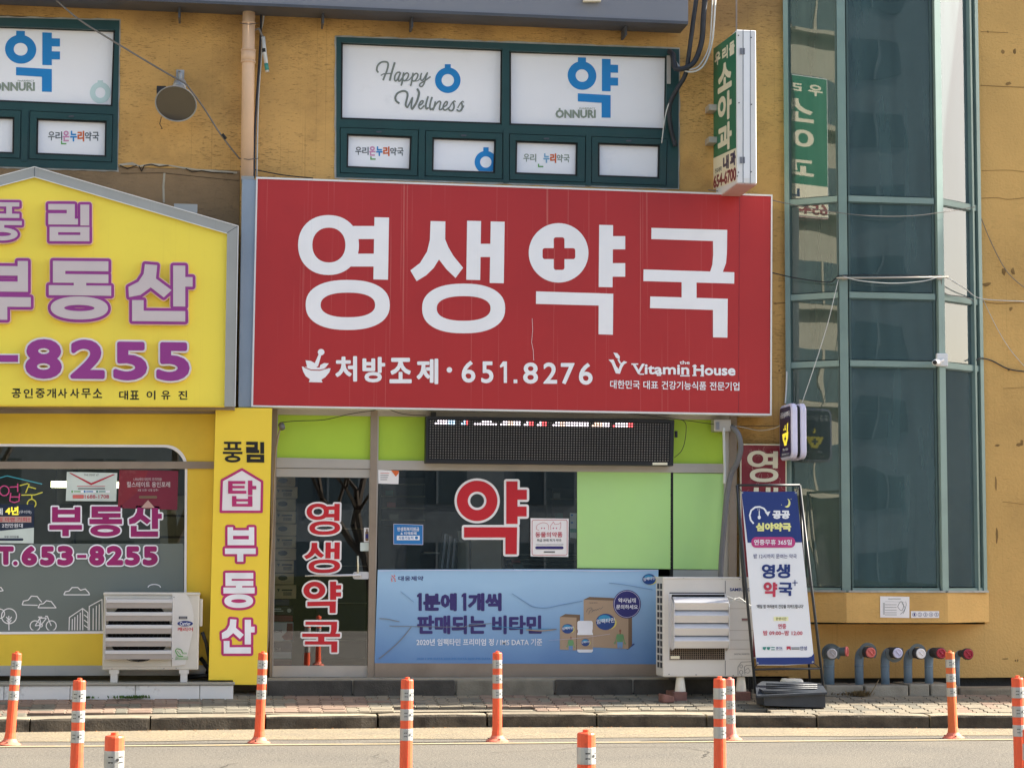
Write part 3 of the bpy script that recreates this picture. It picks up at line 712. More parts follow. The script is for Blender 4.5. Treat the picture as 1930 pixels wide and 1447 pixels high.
H_([(85, 245), (68, 215), (80, 160), (120, 122), (165, 112), (205, 125), (210, 165), (190, 240), (165, 300), (148, 345)], 3.2); H_([(295, 120), (265, 220), (245, 290), (232, 350)], 3.6); H_([(120, 285), (150, 268), (200, 262), (260, 262)], 2)
H_([(360, 245), (325, 250), (298, 290), (292, 335), (305, 355), (332, 330), (366, 255), (345, 312), (342, 350), (358, 355), (390, 315)], 2.8)
for d in (0, 118): H_([(407, 250), (400, 290), (387, 370), (375, 412)], 3, d, d*.04); H_([(400, 300), (430, 262), (456, 256), (468, 278), (452, 322), (420, 352), (398, 342)], 2.6, d, d*.04); H_([(420, 352), (470, 345), (512, 296)], 1.6, d, d*.04)
H_([(634, 255), (618, 305), (628, 345), (655, 335), (706, 250), (684, 320), (662, 390), (635, 425), (608, 415), (616, 388), (662, 360), (745, 300)], 2.5)
H_([(350, 635), (312, 605), (302, 560), (330, 510), (390, 482), (440, 490), (456, 530), (442, 600), (432, 660), (455, 690)], 3.6); H_([(455, 690), (490, 620), (517, 565), (506, 640), (502, 690), (512, 712)], 2.8); H_([(512, 712), (560, 640), (590, 560), (600, 500), (578, 455)], 4)
H_([(600, 665), (640, 640), (652, 608), (625, 610), (598, 660), (602, 695), (625, 705), (668, 662)], 2.7)
H_([(715, 548), (700, 600), (686, 660), (692, 705), (718, 690)], 3.2); H_([(765, 556), (746, 620), (736, 680), (747, 715), (772, 698)], 3.2)
H_([(806, 612), (792, 670), (776, 720), (802, 665), (846, 614), (872, 622), (860, 680), (857, 714), (880, 712), (905, 690)], 2.8)
H_([(905, 682), (945, 660), (957, 622), (935, 618), (907, 665), (907, 705), (930, 722), (982, 688)], 2.7)
for d in (0, 104): H_([(982, 690), (1018, 630), (1045, 606), (1058, 618)], 2, d, d*.05); H_([(1032, 622), (1042, 680), (1022, 724), (988, 726), (976, 710)], 3, d, d*.05)
H_([(1120, 722), (1146, 700), (1166, 664)], 1.8)
multi('lettering', HW, pp, -.051, M['sage_dark'], wB)
def uri(x0, y0, x1, y1, wn, off, cols, sl=.03):
    n = 7; d = (x1-x0)/n
    for i, ch in enumerate('우리온누리약국'):
        if cols[i] is None: continue
        g = 0 if i not in (2, 3, 4) else 1.6
        txt(ch, x0+i*d+.5, y0+i*d*sl-g, x0+(i+1)*d-.5, y1+i*d*sl+g, pp, off, M[cols[i]], wn, bold=.35 if i not in (2, 3, 4) else .8)
uri(90, 248, 187, 265, wA, -.028, ['grey_print', 'grey_print', 'pink_print', 'blue_print', 'orange_print', 'grey_print', 'grey_print'], .01)
uri(669, 277, 761, 292, wB, -.028, ['grey_print', 'grey_print', 'pink_print', 'blue_print', 'orange_print', 'grey_print', 'grey_print'], .02)
uri(986, 290, 1074, 305, wB, -.028, ['sage', 'sage', None, 'lightblue_print', 'orange_print', 'sage', 'sage'], .02)
for ox, oy in ((115, 266), (698, 295), (1014, 309)): flats('lettering', [rc(ox, oy, ox+2.2, oy+5.5), rc(ox, oy+4, ox+10, oy+6.3)], pp, -.0275, .002, M['green_print'], wA if ox < 500 else wB)

# ------- glazed bay
byo = .0       # how far the middle of the bay stands out (plane y)
Bx0, Bx1, Bx2, Bx3 = XP(1484), Y(byo)(1594, 900).x, Y(byo)(1775, 900).x, XP(1851)
zb_top, zb_bot, zap = TOP-.3, Y(byo)(1680, 1116).z, Y(byo)(1680, 1173).z
pts = [(Bx0, YW), (Bx1, byo), (Bx2, byo), (Bx3, YW)]
def facet(i): 
    a, b = Vector((*pts[i], 0)), Vector((*pts[i+1], 0)); d = (b-a).normalized(); return a, b, d, Vector((d.y, -d.x, 0))
def bar(name, a, b, z0, z1, n, out, dep, m, parent, e0=0, e1=0):
    d = (b-a).normalized(); a = a+d*e0; b = b-d*e1; V = []
    for z in (z0, z1):
        for p, o in ((a, out), (b, out), (b, out-dep), (a, out-dep)): V.append(Vector((p.x+n.x*o, p.y+n.y*o, z)))
    return new(name, V, [[3, 2, 1, 0], [4, 5, 6, 7], [0, 1, 5, 4], [1, 2, 6, 5], [2, 3, 7, 6], [3, 0, 4, 7]], m, parent)
zr = [Y(byo)(1680, q).z for q in (377.5, 558, 686)]
# frame: four posts
Vf = []
def post(x, y, wd, dep, ang, z0=zb_bot, z1=zb_top):
    c, s = math.cos(ang), math.sin(ang); V = []
    for z in (z0, z1):
        for a, b in ((-wd/2, -dep/2), (wd/2, -dep/2), (wd/2, dep/2), (-wd/2, dep/2)): V.append((x+a*c-b*s, y+a*s+b*c, z))
    return V, [[3, 2, 1, 0], [4, 5, 6, 7], [0, 1, 5, 4], [1, 2, 6, 5], [2, 3, 7, 6], [3, 0, 4, 7]]
bayw = new('bay_window', *join(post(Bx0+.02, YW-.02, .05, .08, -.5), post(Bx1, byo+.01, .085, .09, -.3), post(Bx2, byo+.01, .075, .09, .3), post(Bx3-.02, YW-.02, .05, .08, .5), post(Bx3-.10, YW-.085, .03, .05, .6)), M['bay_frame'], B)
for i in range(3):
    a, b, d, n = facet(i); e = .05
    for z in zr: 
        bar('rail', a, b, z-.03, z+.03, n, .026, .06, M['bay_frame'], bayw, e, e)
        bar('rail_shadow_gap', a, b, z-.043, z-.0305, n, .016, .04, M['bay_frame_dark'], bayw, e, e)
    bar('rail', a, b, zb_bot, zb_bot+.045, n, .03, .07, M['bay_frame'], bayw, e, e)
    bar('rail', a, b, zb_top-.05, zb_top, n, .03, .07, M['bay_frame'], bayw, e, e)
    zz = [zb_bot+.045]+sum([[z-.03, z+.03] for z in sorted(zr)], [])+[zb_top-.05]
    for k in range(0, len(zz), 2):
        bar('pane', a, b, zz[k]+.012, zz[k+1]-.012, n, .0, .008, (M['g_bay_side'], M['g_bay'], M['g_bay_right'])[i], bayw, e+.005, e+.005)
        for s_ in (0, 1):
            p0 = a+d*(e-.002) if not s_ else b-d*(e+.018)
            bar('bead', p0, p0+d*.02, zz[k]+.003, zz[k+1]-.003, n, .012, .03, M['bay_frame_dark'], bayw)
ap_ = [(Bx0-.0, YW-.004), (Bx1-.02, byo-.05), (Bx2+.025, byo-.05), (Bx3+.05, YW-.004)]   # rendered apron below
new('apron', [(x, y, z) for z in (zap, zb_bot-.002) for x, y in ap_]+[(Bx0, YW+.02, zap), (Bx3+.05, YW+.02, zap), (Bx0, YW+.02, zb_bot-.002), (Bx3+.05, YW+.02, zb_bot-.002)],
    [[i, i+1, i+5, i+4] for i in range(3)]+[[3, 2, 1, 0, 8, 9], [4, 5, 6, 7, 11, 10]], M['stucco_r'], bayw)
for i in range(3):
    a, b, d, n = facet(i); bar('sill', a, b, zb_bot-.0, zb_bot+.02, n, .062, .05, M['caulk'], bayw)
# the stair well behind the bay
box('stair_back_wall', Bx0-.4, Bx3+.5, 1.9, 2.0, 0, TOP-.1, M['stair_wall'], B)
box('stair_side_wall', Bx0-.5, Bx0-.38, .61, 1.99, 0, TOP-.1, M['stair_wall'], B)
box('stair_side_wall', Bx3+.5, Bx3+.6, .61, 1.99, 0, TOP-.1, M['stair_wall'], B)
for q in ((1500, 820, 1738, 846), (1606, 846, 1616, 1106), (1655, 846, 1664, 1106), (1679, 846, 1684, 1106), (1700, 846, 1709, 1106), (1728, 846, 1737, 1106), (1500, 1092, 1738, 1108)):
    rb('inner_door_frame', *q, 1.15, .05, M['sign_case'], bayw)
flats('inner_paper', [[(1575, 972), (1586, 966), (1592, 972), (1592, 994), (1576, 992)]], Y(.55), 0, .002, M['white_vinyl'], bayw)
R_ = []
def pr(px, py, y=.9): return Y(y)(px, py)
for seq in (([(1500, 648), (1600, 649)]), ([(1600, 650), (1713, 652), (1713, 663)]), ([(1600, 701), (1713, 703), (1713, 782), (1600, 778), (1500, 776)]), ([(1500, 745), (1600, 747), (1713, 748)]), ([(1672, 702), (1672, 780)]), ([(1500, 698), (1600, 700)])):
    R_.append(tubev([pr(*q) for q in seq], .018, 8))
new('stair_railing', *join(*R_), M['rail_yellow'], bayw)
_a, _b, _d, _n = facet(2); _p0, _p1 = _a+_d*.06-_n*.07, _a+_d*.40-_n*.07
_z0, _z1 = zr[2]-.12, zr[2]-.32
new('curtain_panel', [(_p0.x, _p0.y, _z1), (_p1.x, _p1.y, _z0+.1), (_p1.x, _p1.y, zb_top), (_p0.x, _p0.y, zb_top)], [[0, 1, 2, 3]], M['curtain'], bayw)

# ------- shop interiors
xm_ = XP(445)
box('interior_wall', -7, xm_, 3.4, 3.5, .1, 3.1, M['int_wall'], B); box('interior_wall', xm_+.1, XP(1390)+.1, 3.0, 3.1, .1, 3.1, M['int_dark'], B)
box('interior_wall', xm_, xm_+.08, .62, 3.4, .1, 3.1, M['int_dark'], B); box('interior_wall', XP(1400)+.02, XP(1400)+.1, .62, 3.1, .1, 3.1, M['int_dark'], B)
box('interior_wall', -7.1, -7, .62, 3.5, .1, 3.1, M['int_wall'], B)
box('interior_floor', -7, XP(1390), .36, 3.6, .1, ZP(965, 1279), M['int_floor'], B)

# ------- pharmacy shopfront
FY = .27; fp = Y(FY)
sf = flats('shopfront', [[(512, 770), (1388, 780), (1388, 1275), (510, 1284)]], fp, 0, .1, M['alu'], B, back=True,
    holes=[[(524, 781), (699, 784), (699, 866), (522, 862)], [(714, 784), (1368, 791), (1366, 874), (713, 867)],
           [(520, 881), (698, 883), (697, 1276), (512, 1276)], [(713, 885), (1365, 891), (1362, 1252), (706, 1251)]])
flats('mullion', [[(699, 771), (712, 771), (705, 1276), (693, 1276)]], fp, .012, .05, M['alu_brown'], sf)
flats('mullion', [[(1264, 890), (1269, 890), (1268, 1250), (1263, 1250)]], fp, -.02, .05, M['rubber'], sf)
flats('jamb', [[(1376, 782), (1389, 782), (1388, 1276), (1372, 1276)]], fp, .014, .1, M['alu_brown'], sf)
flats('jamb', [[(512, 771), (523, 771), (519, 1000), (512, 1276), (508, 1276)]], fp, .012, .1, M['alu_brown'], sf)
for q in ([(524, 781), (699, 784), (699, 866), (522, 862)], [(714, 784), (806, 785), (804, 868), (713, 867)], [(1262, 790), (1368, 791), (1366, 874), (1262, 873)]):
    flats('green_panel', [q], fp, -.03, .01, M['lime'], sf)
flats('green_panel', [[(714, 784), (1368, 791), (1366, 874), (713, 867)]], fp, -.045, .01, M['dark'], sf)
flats('green_panel', [[(1088, 888), (1265, 890), (1265, 1072), (1088, 1070)]], fp, -.02, .01, M['lime_pale'], sf)
flats('green_panel', [[(1269, 891), (1366, 892), (1363, 1073), (1269, 1072)]], fp, -.02, .01, M['lime_pale'], sf)
flats('green_panel', [[(1269, 1073.5), (1366, 1074), (1363, 1252), (1269, 1251)]], fp, -.02, .01, M['frame_grey'], sf)
flats('pane', [[(713, 885), (1090, 888), (1090, 1074), (712, 1074)]], fp, -.035, .006, M['g_shop'], sf)
flats('base_panel', [[(706, 1249), (1240, 1251), (1240, 1274), (706, 1275)]], fp, .016, .05, M['alu_brown'], sf)
box('threshold', XP(508), XP(1245), -.0, .36, ZP(965, 1290)-.06, fp(965, 1275).z, M['conc'], B)
# door
dr = flats('door', [[(520, 882), (698, 884), (696, 1275), (513, 1275)]], fp, -.012, .045, M['alu'], B, holes=[[(521, 898), (696, 900), (694, 1254), (515, 1254)]], back=True)
flats('pane', [[(521, 898), (696, 900), (694, 1254), (515, 1254)]], fp, -.03, .006, M['g_shop'], dr)
h = [fp(x, y, .05) for x, y in ((575, 1083), (592, 1083), (680, 1083))]
flats('handle_plate', [rrect(665, 1077, 697, 1091, 5)], fp, .004, .012, M['louver'], dr)
tube('handle', [fp(592, 1084, .04), fp(640, 1084, .05), fp(678, 1083, .05), fp(680, 1084, .01)], .011, M['louver'], dr)
tube('handle', [fp(575, 1085, .03), fp(594, 1084, .04)], .007, M['cable_white'], dr)
tube('lock_rod', [fp(675, 1080, .03), fp(674.5, 1047, .03)], .008, M['cream'], dr)
flats('sticker', [rc(686, 994, 697, 1021)], fp, -.023, .001, M['white_vinyl'], dr); flats('sticker', [rrect(688.5, 1001, 694.5, 1019, 2), rc(690, 996.5, 693, 1002)], fp, -.021, .001, M['kraft_dark'], dr); flats('sticker', [rc(688.6, 1006, 694.4, 1014)], fp, -.020, .001, M['navy'], dr)
flats('sticker', [rc(679, 1022, 695, 1038)], fp, -.023, .001, M['pale_sage'], dr)
# kerb blocks under the shopfront
kb = thing('plinth_blocks', (2, .1, .2), 'row of weathered kerb blocks forming the plinth below the pharmacy front', 'plinth')
for a, b, mm_ in ((505, 664, 'block_dark'), (666, 857, 'block_dark'), (860, 1044, 'block_light'), (1047, 1192, 'block_dark'), (1195, 1400, 'block_dark')):
    p = Y(-.02); x0, x1 = p(a, 1290).x, p(b, 1290).x
    box('kerb_block', x0, x1, -.02+random.uniform(-.01, .01), .28, .1, p(965, 1281).z+random.uniform(-.008, .004), M[mm_], kb, .012, seg=2)

# ------- estate agent's front: yellow cladding, round-cornered window
LY = .24; lp = Y(LY)
hole = [(-420, 834), (312, 838)]+[(312+41*math.sin(rad(a)), 879-41*math.cos(rad(a))) for a in range(10, 91, 10)]+[(351, 1192), (-420, 1198)]
lf = flats('shopfront', [[(-440, 778), (406, 780), (398, 1254), (-440, 1256)]], lp, 0, .05, M['yellow_panel'], B, holes=[hole], back=True)
sc_ = lambda P, k: [(x-k if x > -400 else x, y+(k if y < 1000 else -k)) for x, y in P]
flats('window_trim', [hole], lp, .006, .04, M['white_vinyl'], lf, holes=[sc_(hole, 4.5)])
flats('window_sheet', [rc(-440, 869.5, 404, 883)], lp, .02, .04, M['alu_brown'], lf)
flats('lintel', [rc(-440, 766, 406, 779)], lp, .01, .05, M['alu_brown'], lf)
flats('base_strip', [[(-440, 1255), (398, 1253), (396, 1272), (-440, 1274)]], lp, .008, .05, M['frame_grey'], lf)
flats('pane', [sc_(hole, 4)], lp, -.02, .006, M['g_left'], lf)
flats('tinted_film', [[(-420, 1025), (346, 1024), (346, 1188), (-420, 1193)]], lp, -.012, .002, M['film_grey'], lf)
zz = frm((0, 750, .394)); W_ = []
for pts_ in ([(305, 940), (312, 925), (330, 922), (345, 905), (372, 905), (385, 918), (408, 912), (425, 930), (428, 940), (305, 940)], [(106, 988), (112, 970), (135, 965), (150, 946), (178, 948), (190, 964), (200, 975)], [(106, 988), (180, 990)],
             [(182, 1002), (190, 985), (208, 982), (222, 968), (245, 972), (255, 985), (268, 1002), (182, 1002)], [(330, 1112), (332, 1048), (395, 1005), (420, 1025), (422, 1112)], [(345, 1112), (346, 1055)], [(357, 1112), (358, 1046)], [(370, 1112), (371, 1036)], [(383, 1112), (384, 1025)],
             [(395, 1005), (396, 1112)], [(402, 1035), (420, 1050)], [(402, 1060), (420, 1074)], [(402, 1085), (420, 1098)], [(428, 1110), (427, 995), (488, 962), (490, 1110)], [(445, 1110), (446, 1004)], [(460, 1110), (461, 992)], [(474, 1110), (475, 985)],
             [(43, 1112), (42, 1040)], [(30, 1045), (43, 1062), (56, 1045)], [(32, 1060), (43, 1076), (54, 1060)],
             [(168, 1088), (190, 1052), (196, 1084), (168, 1088)], [(196, 1084), (222, 1052)], [(190, 1052), (222, 1050)], [(182, 1046), (202, 1046)], [(190, 1052), (188, 1046)], [(245, 1088), (226, 1042), (216, 1042)], [(-20, 905), (5, 905), (15, 920), (-20, 925)]):
    W_.append(ribbon(zz(pts_), 1.9))
for c in ((43, 1042, 36), (0, 1030, 22), (168, 1088, 24), (245, 1088, 24), (196, 1086, 7)):
    W_.append(ribbon(zz(ell(c[0], c[1], c[2], c[2], 26)), 1.9, True))
for c in ((738, 905, 30),): W_.append(ribbon(zz([(c[0]+c[2]*math.cos(rad(a)), c[1]-c[2]*.5*math.sin(rad(a))) for a in range(0, 181, 20)]), 1.8))
for k, g in enumerate(W_): flats('window_drawing', g, lp, -.009+.0003*(k % 9), 0, M['white_vinyl'], lf, clip=rc(-40, 1030, 345, 1187))

# ================================================================== signs
# ---- big red pharmacy sign
ry = .02; rp = Y(ry)
rs = thing('pharmacy_sign', rp(965, 770), 'wide red pharmacy sign with four big white Korean letters, over the shopfront', 'sign')
RQ = [(484, 335), (1455, 368), (1453, 781), (475, 765)]
flats('sign_face', [RQ], rp, 0, .02, M['sign_red'], rs)
flats('sign_case', [[(483, 334), (1456, 367), (1454, 782.5), (474, 766)]], rp, -.021, .26, M['sign_case'], rs, back=True)
flats('frame', [[(483, 333.5), (1456, 367), (1454.5, 783), (473.5, 766.5)]], rp, .008, .03, M['sign_case'], rs, holes=[[(485.6, 337), (1453.4, 370), (1451.6, 779.5), (477, 763.5)]])
zA, zB = (460, 320, .33163), (960, 340, .31785)
for g, z in (('영', zA), ('생', zA), ('약+', zB), ('국', zB)):
    f = frm(z); so_, ho_ = Gf[g]
    flat('letter', union([f(q) for q in so_], [f(q) for q in ho_]), rp, .004, .004, M['sign_white'], rs)
for i, ch in enumerate('처방조제'):
    a = (632, 683, 734, 785)[i]; txt(ch, a, 671+i*1.6, a+(41, 43, 42, 41)[i], 719+i*1.6, rp, .004, M['sign_white'], rs, bold=1.7, name='letter', res=3)
flats('dot', [ell(847, 697, 5.2, 5.2, 20)], rp, .004, .003, M['sign_white'], rs)
for ch, x0, y0, x1, y1 in (('6', 870, 680, 896, 721), ('5', 907, 681, 930, 722), ('8', 986, 683, 1014, 723), ('2', 1024, 683, 1050, 723), ('7', 1057, 684, 1083, 724), ('6', 1091, 684, 1117, 725)):
    txt(ch, x0, y0, x1, y1, rp, .004, M['sign_white'], rs, bold=1.1, name='letter', res=4)
flats('letter', [[(942, 689), (948, 681), (955.5, 681), (955.5, 721.5), (949.5, 721.5), (949.5, 690), (943, 693)]], rp, .004, .003, M['sign_white'], rs)
flats('dot', [rc(968, 715, 975, 722)], rp, .004, .003, M['sign_white'], rs)
f = frm(zA)
flats('logo', [f([(328, 1118), (492, 1128), (485, 1150), (462, 1178), (440, 1192), (446, 1208), (368, 1206), (374, 1190), (350, 1172), (336, 1146)]), f(ell(438, 1036, 19, 18, 20)), f([(425, 1045), (440, 1050), (420, 1118), (396, 1112)]),
   f([(349, 1082), (380, 1086), (405, 1100), (414, 1118), (408, 1138), (380, 1134), (358, 1118)]), f([(482, 1100), (455, 1098), (434, 1108), (428, 1126), (440, 1134), (466, 1120)])], rp, .004, .003, M['sign_white'], rs,
   holes=[f([(330, 1112), (346, 1126), (380, 1140), (430, 1142), (474, 1130), (494, 1118), (478, 1124), (430, 1136), (380, 1134), (350, 1122)])])
f = frm(zB)
flats('logo', [f([(588, 1062), (618, 1062), (634, 1100), (648, 1118), (660, 1085), (680, 1070), (700, 1078), (680, 1090), (668, 1110), (656, 1146), (632, 1144), (606, 1082)]), f([(617, 1020), (640, 1024), (655, 1042), (654, 1062), (632, 1050)]), f([(640, 1060), (652, 1062), (662, 1082), (655, 1088)])], rp, .004, .003, M['sign_white'], rs)
txt('Vitamin', 1192, 685, 1299, 705, rp, .004, M['sign_white'], rs, bold=.9, sl=.012, res=3); txt('House', 1307, 687, 1386, 707, rp, .004, M['sign_white'], rs, bold=.95, sl=.012, res=3)
for x0, x1, y in ((1190, 1203, 686), (1205, 1214, 705), (1238, 1246, 707), (1282, 1300, 708), (1305, 1313, 690), (1320, 1327, 690), (1305, 1313, 707.5), (1320, 1327, 708)): flats('lettering', [rc(x0, y-1.2, x1, y+1.2)], rp, .0055, .003, M['sign_white'], rs)
txt('the', 1281, 679.5, 1300, 686.5, rp, .004, M['sign_white'], rs, bold=.4)
x = 1150
for wd in ('대한민국', '대표', '건강기능식품', '전문기업'):
    n = len(wd)*14.0; txt(wd, x, 716+(x-1150)*.017, x+n, 732+(x-1150)*.017, rp, .004, M['sign_white'], rs, sl=.017, w=.014, res=3); x += n+6.5
for a in ([(1394, 366.5), (1392, 779)],): flats('seam', ribbon(a, .7), rp, .0015, .002, M['maroon'], rs)
for a in ([(1003, 600), (1004, 622), (1002, 645), (1005, 660), (1006, 679)],): flats('scratch', ribbon(a, .5), rp, .002, .003, M['sign_white'], rs)
# ---- grey fascia of the floor above
fy = -.05; fpn = Y(fy)
fs = thing('upper_fascia', fpn(900, 20), 'dark grey metal fascia box along the top above the upstairs windows', 'fascia')
flats('fascia_panel', [[(-420, -140), (1297, -120), (1297, 41), (-420, -32)]], fpn, 0, .35, M['fascia'], fs, back=True)
flats('lower_lip', [[(-420, -32.5), (1297, 40.5), (1297, 46), (-420, -27.5)]], fpn, .012, .36, M['fascia_dark'], fs, back=True)
flats('bracket', [rc(1100, -6, 1133, 2.5)], fpn, .06, .05, M['cream'], fs)
for x in (336, 607, 775, 1178): rb('bracket', x, 14+(x-336)*.038, x+4, 34+(x-336)*.038, .1, .22, M['fascia_dark'], fs)
for x, y in ((586, 19), (1276, 47)): tube('bracket', [Y(.2)(x, y-6), Y(.25)(x+8, y+10)], .016, M['fascia_dark'], fs)

# ---- yellow estate agent sign with a gabled top
gy = -.1; gp = Y(gy)
ys = thing('estate_agent_sign', gp(200, 760), 'large yellow gabled sign with raised purple letters and phone number', 'sign')
apx = 65
outer = [(449, 426), (65, 314.5), (-330, 418), (-330, 762), (443, 766)]
inner = [(428, 440), (65, 333.5), (-310, 432), (-310, 762), (423, 766)]
flats('sign_face', [[(430, 438), (65, 331), (-312, 430), (-312, 762), (425, 765)]], gp, 0, .02, M['yellow'], ys)
flats('sign_case', [outer], gp, -.021, .28, M['frame_grey'], ys, back=True)
flats('frame', [[(449, 426), (65, 314.5), (65, 333.5), (428, 440), (423, 766), (443, 766)]], gp, .03, .06, M['frame_grey'], ys)
flats('frame', [[(65, 314.5), (-330, 418), (-330, 762), (-310, 762), (-310, 432), (65, 333.5)]], gp, .03, .06, M['frame_grey'], ys)
flats('frame', [[(423.5, 765), (-310, 762), (-310, 764), (423, 767)]], gp, .03, .06, M['yellow_panel'], ys)
for a in ([(65, 314.8), (65, 333)], [(428, 439), (448, 426.5)]): flats('frame_joint', ribbon(a, .9), gp, .032, .003, M['fascia_dark'], ys)
for a in ([(449, 426), (65, 314.5)], [(428, 440), (65, 333.5)], [(65, 314.5), (-330, 418)], [(65, 333.5), (-310, 432)], [(449, 426), (443, 766)]):
    flats('frame_bead', ribbon(a, 1.5), gp, .036, .006, M['sign_case'], ys)
def raised(g, x0, y0, x1, y1, face='lilac_face', rim='purple', r=5, sl=.02):
    """channel letter: pale outline plate, purple plate, pale face"""
    letter(g, x0, y0, x1, y1, gp, .055, .05, M['halo'], ys, sl, r+1.6, name='letter_back')
    a = letter(g, x0, y0, x1, y1, gp, .060, .055, M[rim], ys, sl, r, name='letter')
    letter(g, x0, y0, x1, y1, gp, .064, .004, M[face], ys, sl, 0, name='letter_face')
raised('풍', -36, 381, 41, 453, r=4.6, sl=.01); raised('림', 91, 384.5, 168.5, 454.5, r=5, sl=.005)
raised('부', -52, 491, 58, 602, r=5.4, sl=.01); raised('동', 92, 491.5, 209.5, 601.5, r=5.4, sl=.01); raised('산', 242, 497.5, 363, 605, r=5.4, sl=.01)
def digit(s, x0, y0, x1, y1, b=5.6):
    P, T = glyphs(s, 4)
    for off, t, k, g in ((.052, .048, 'halo', 4), (.056, .05, 'sign_case', 3), (.06, .004, 'purple', 0)):
        Q = fit(P, x0+b, y0+b, x1-b, y1-b, .012)
        flat('letter' if k == 'purple' else 'letter_back', union([[Q[i] for i in f_] for f_ in T], (), None, b+g-1.5, 12), gp, off, t, M[k], ys)
flats('letter', [rc(-30, 669, 34, 682)], gp, .06, .05, M['purple'], ys); flats('letter_back', [rc(-32, 666.5, 36.5, 684.5)], gp, .056, .05, M['sign_case'], ys)
digit('8', 46, 637, 118, 715); digit('2', 131, 638, 199, 715); digit('5', 212, 642, 279, 718); digit('5', 293, 643, 359, 719)
for s, x in zip('공인중개사사무소', (22, 44.5, 67, 88, 109, 132, 153.5, 175)): txt(s, x, 732, x+17.5, 750, gp, .002, M['black_vinyl'], ys, w=.02)
for s, x in zip('대표이유진', (224.5, 245, 276, 304, 336)): txt(s, x, 736, x+17, 753, gp, .002, M['black_vinyl'], ys, w=.02)
rb('cable_tray', 328, 384.5, 372, 401, .06, .05, M['frame_grey'], ys)
WL['_'] = Vector((0, 0, 0))
# soffit behind/under the two signs
box('sign_soffit', -8, XP(440), -.05, .27, gp(200, 767).z-.005, gp(200, 767).z+.03, M['alu_brown'], B)

# ---- yellow column sign
cy = .0; cp = Y(cy)
cs = thing('column_sign', cp(450, 1285), 'tall narrow yellow column sign with vertical purple outlined Korean letters', 'sign')
flats('sign_face', [[(406.5, 768), (513, 769), (502, 1290), (440, 1289.5), (439, 1281), (393, 1281)]], cp, 0, .22, M['yellow_col'], cs, back=True)
for g, x0, x1 in (('풍', 420, 457), ('림', 464, 498)): letter(g, x0, 832, x1, 871, cp, .004, .003, M['black_vinyl'], cs, sl=.01)
hs = [(456, 884), (494, 907), (493, 964), (416, 964), (418, 905)]
flats('logo', [hs], cp, .003, .003, M['white_vinyl'], cs)
H2 = []
H2 += ribbon(hs, 4.6, True); flats('logo', H2, cp, .005, .003, M['magenta2'], cs)
letter('탑', 430, 905, 483, 954, cp, .007, .003, M['magenta2'], cs, sl=.005)
for g, x0, y0, x1, y1 in (('부', 424, 993, 482, 1058), ('동', 421, 1079, 480, 1145), ('산', 418, 1166, 480, 1231)):
    letter(g, x0, y0, x1, y1, cp, .003, .002, M['magenta2'], cs, sl=.0, buf=4.6, name='letter_border')
    letter(g, x0, y0, x1, y1, cp, .006, .003, M['pure_white'], cs, sl=.0)

# ---- vertical maroon pharmacy banner beside the bay
vp = Y(.26)
vb = thing('vertical_banner', vp(1435, 1290), 'cracked maroon vertical banner with cream letters between pipe and bay window', 'banner')
flats('banner_sheet', [[(1397, 838), (1481, 839), (1482, 1238), (1397, 1238)]], vp, 0, .05, M['maroon'], vb, back=True)
flats('frame', [[(1395.5, 836), (1482.5, 837), (1483, 1240), (1395.5, 1240)]], vp, .004, .05, M['cream'], vb, holes=[[(1397.4, 838.5), (1480.6, 839.5), (1481, 1238), (1397.4, 1238)]])
letter('영', 1408.5, 849, 1467, 908, vp, .006, .003, M['cream'], vb); letter('생', 1408.5, 918, 1467, 977, vp, .006, .003, M['cream'], vb)
for _ in range(26):
    x, y = random.uniform(1400, 1478), random.uniform(842, 930); a = [(x, y)]
    for k in range(4): x += random.uniform(-5, 5); y += random.uniform(1, 6); a.append((x, y))
    flats('scratch', ribbon([q for q in a], .35), vp, .003, .002, M['pinkish'], vb)

# ---- LED message board
ly = .12; lpn = Y(ly)
lb = thing('led_board', lpn(1035, 875), 'black LED message board with top rows of dots lit under the red sign', 'led board')
LQ = [(803, 784), (1271, 791), (1269, 877.5), (802, 872)]
flats('case', [LQ], lpn, 0, .13, M['black'], lb, holes=[[(808, 789.5), (1264, 796.5), (1262, 871), (807, 866)]], back=True)
flats('panel', [[(805, 786), (1269, 793), (1267, 875), (804, 870)]], lpn, -.02, .01, M['dark'], lb)
nc, nr = 92, 16
def ledp(c, r): # c 0..nc, r 0..nr
    u, v = (c+.5)/nc, (r+.5)/nr
    t = (809+454*u, 790.5+7*u); b = (808+453.5*u, 865+5*u); return (t[0]+(b[0]-t[0])*v, t[1]+(b[1]-t[1])*v)
lit = {}
for a, b, ks in ((819, 858, 'wwwwbb'), (869, 884, 'bbr'), (894, 938, 'wwwww'), (942, 982, 'wwyww'), (985, 1005, 'wwr'), (1011, 1029, 'wwr'), (1043, 1108, 'wywwww'), (1115, 1151, 'yyyww'), (1152, 1192, 'rwwwr')):
    for c in range(nc):
        for r in (0, 1):
            q = ledp(c, r)
            if a <= q[0] <= b and not (r == 0 and (q[0]-a < 5 or (a == 894 and (q[0] < 910 or q[0] > 925)))): lit[(c, r)] = ks[min(len(ks)-1, int((q[0]-a)/(b-a)*len(ks)))]
G = {'off': ([], []), 'w': ([], []), 'r': ([], []), 'y': ([], []), 'b': ([], [])}
for c in range(nc):
    for r in range(nr):
        k = lit.get((c, r), 'off'); x, y = ledp(c, r); V, Fc = G[k]
        s = 1.5 if k == 'off' else 1.6
        q = ell(x, y, s, s, 6) if k == 'off' else ell(x, y, s, s, 8)
        n = len(V); V += [lpn(*a, -.014) for a in q]; Fc.append(list(range(n, n+len(q)))[::-1])
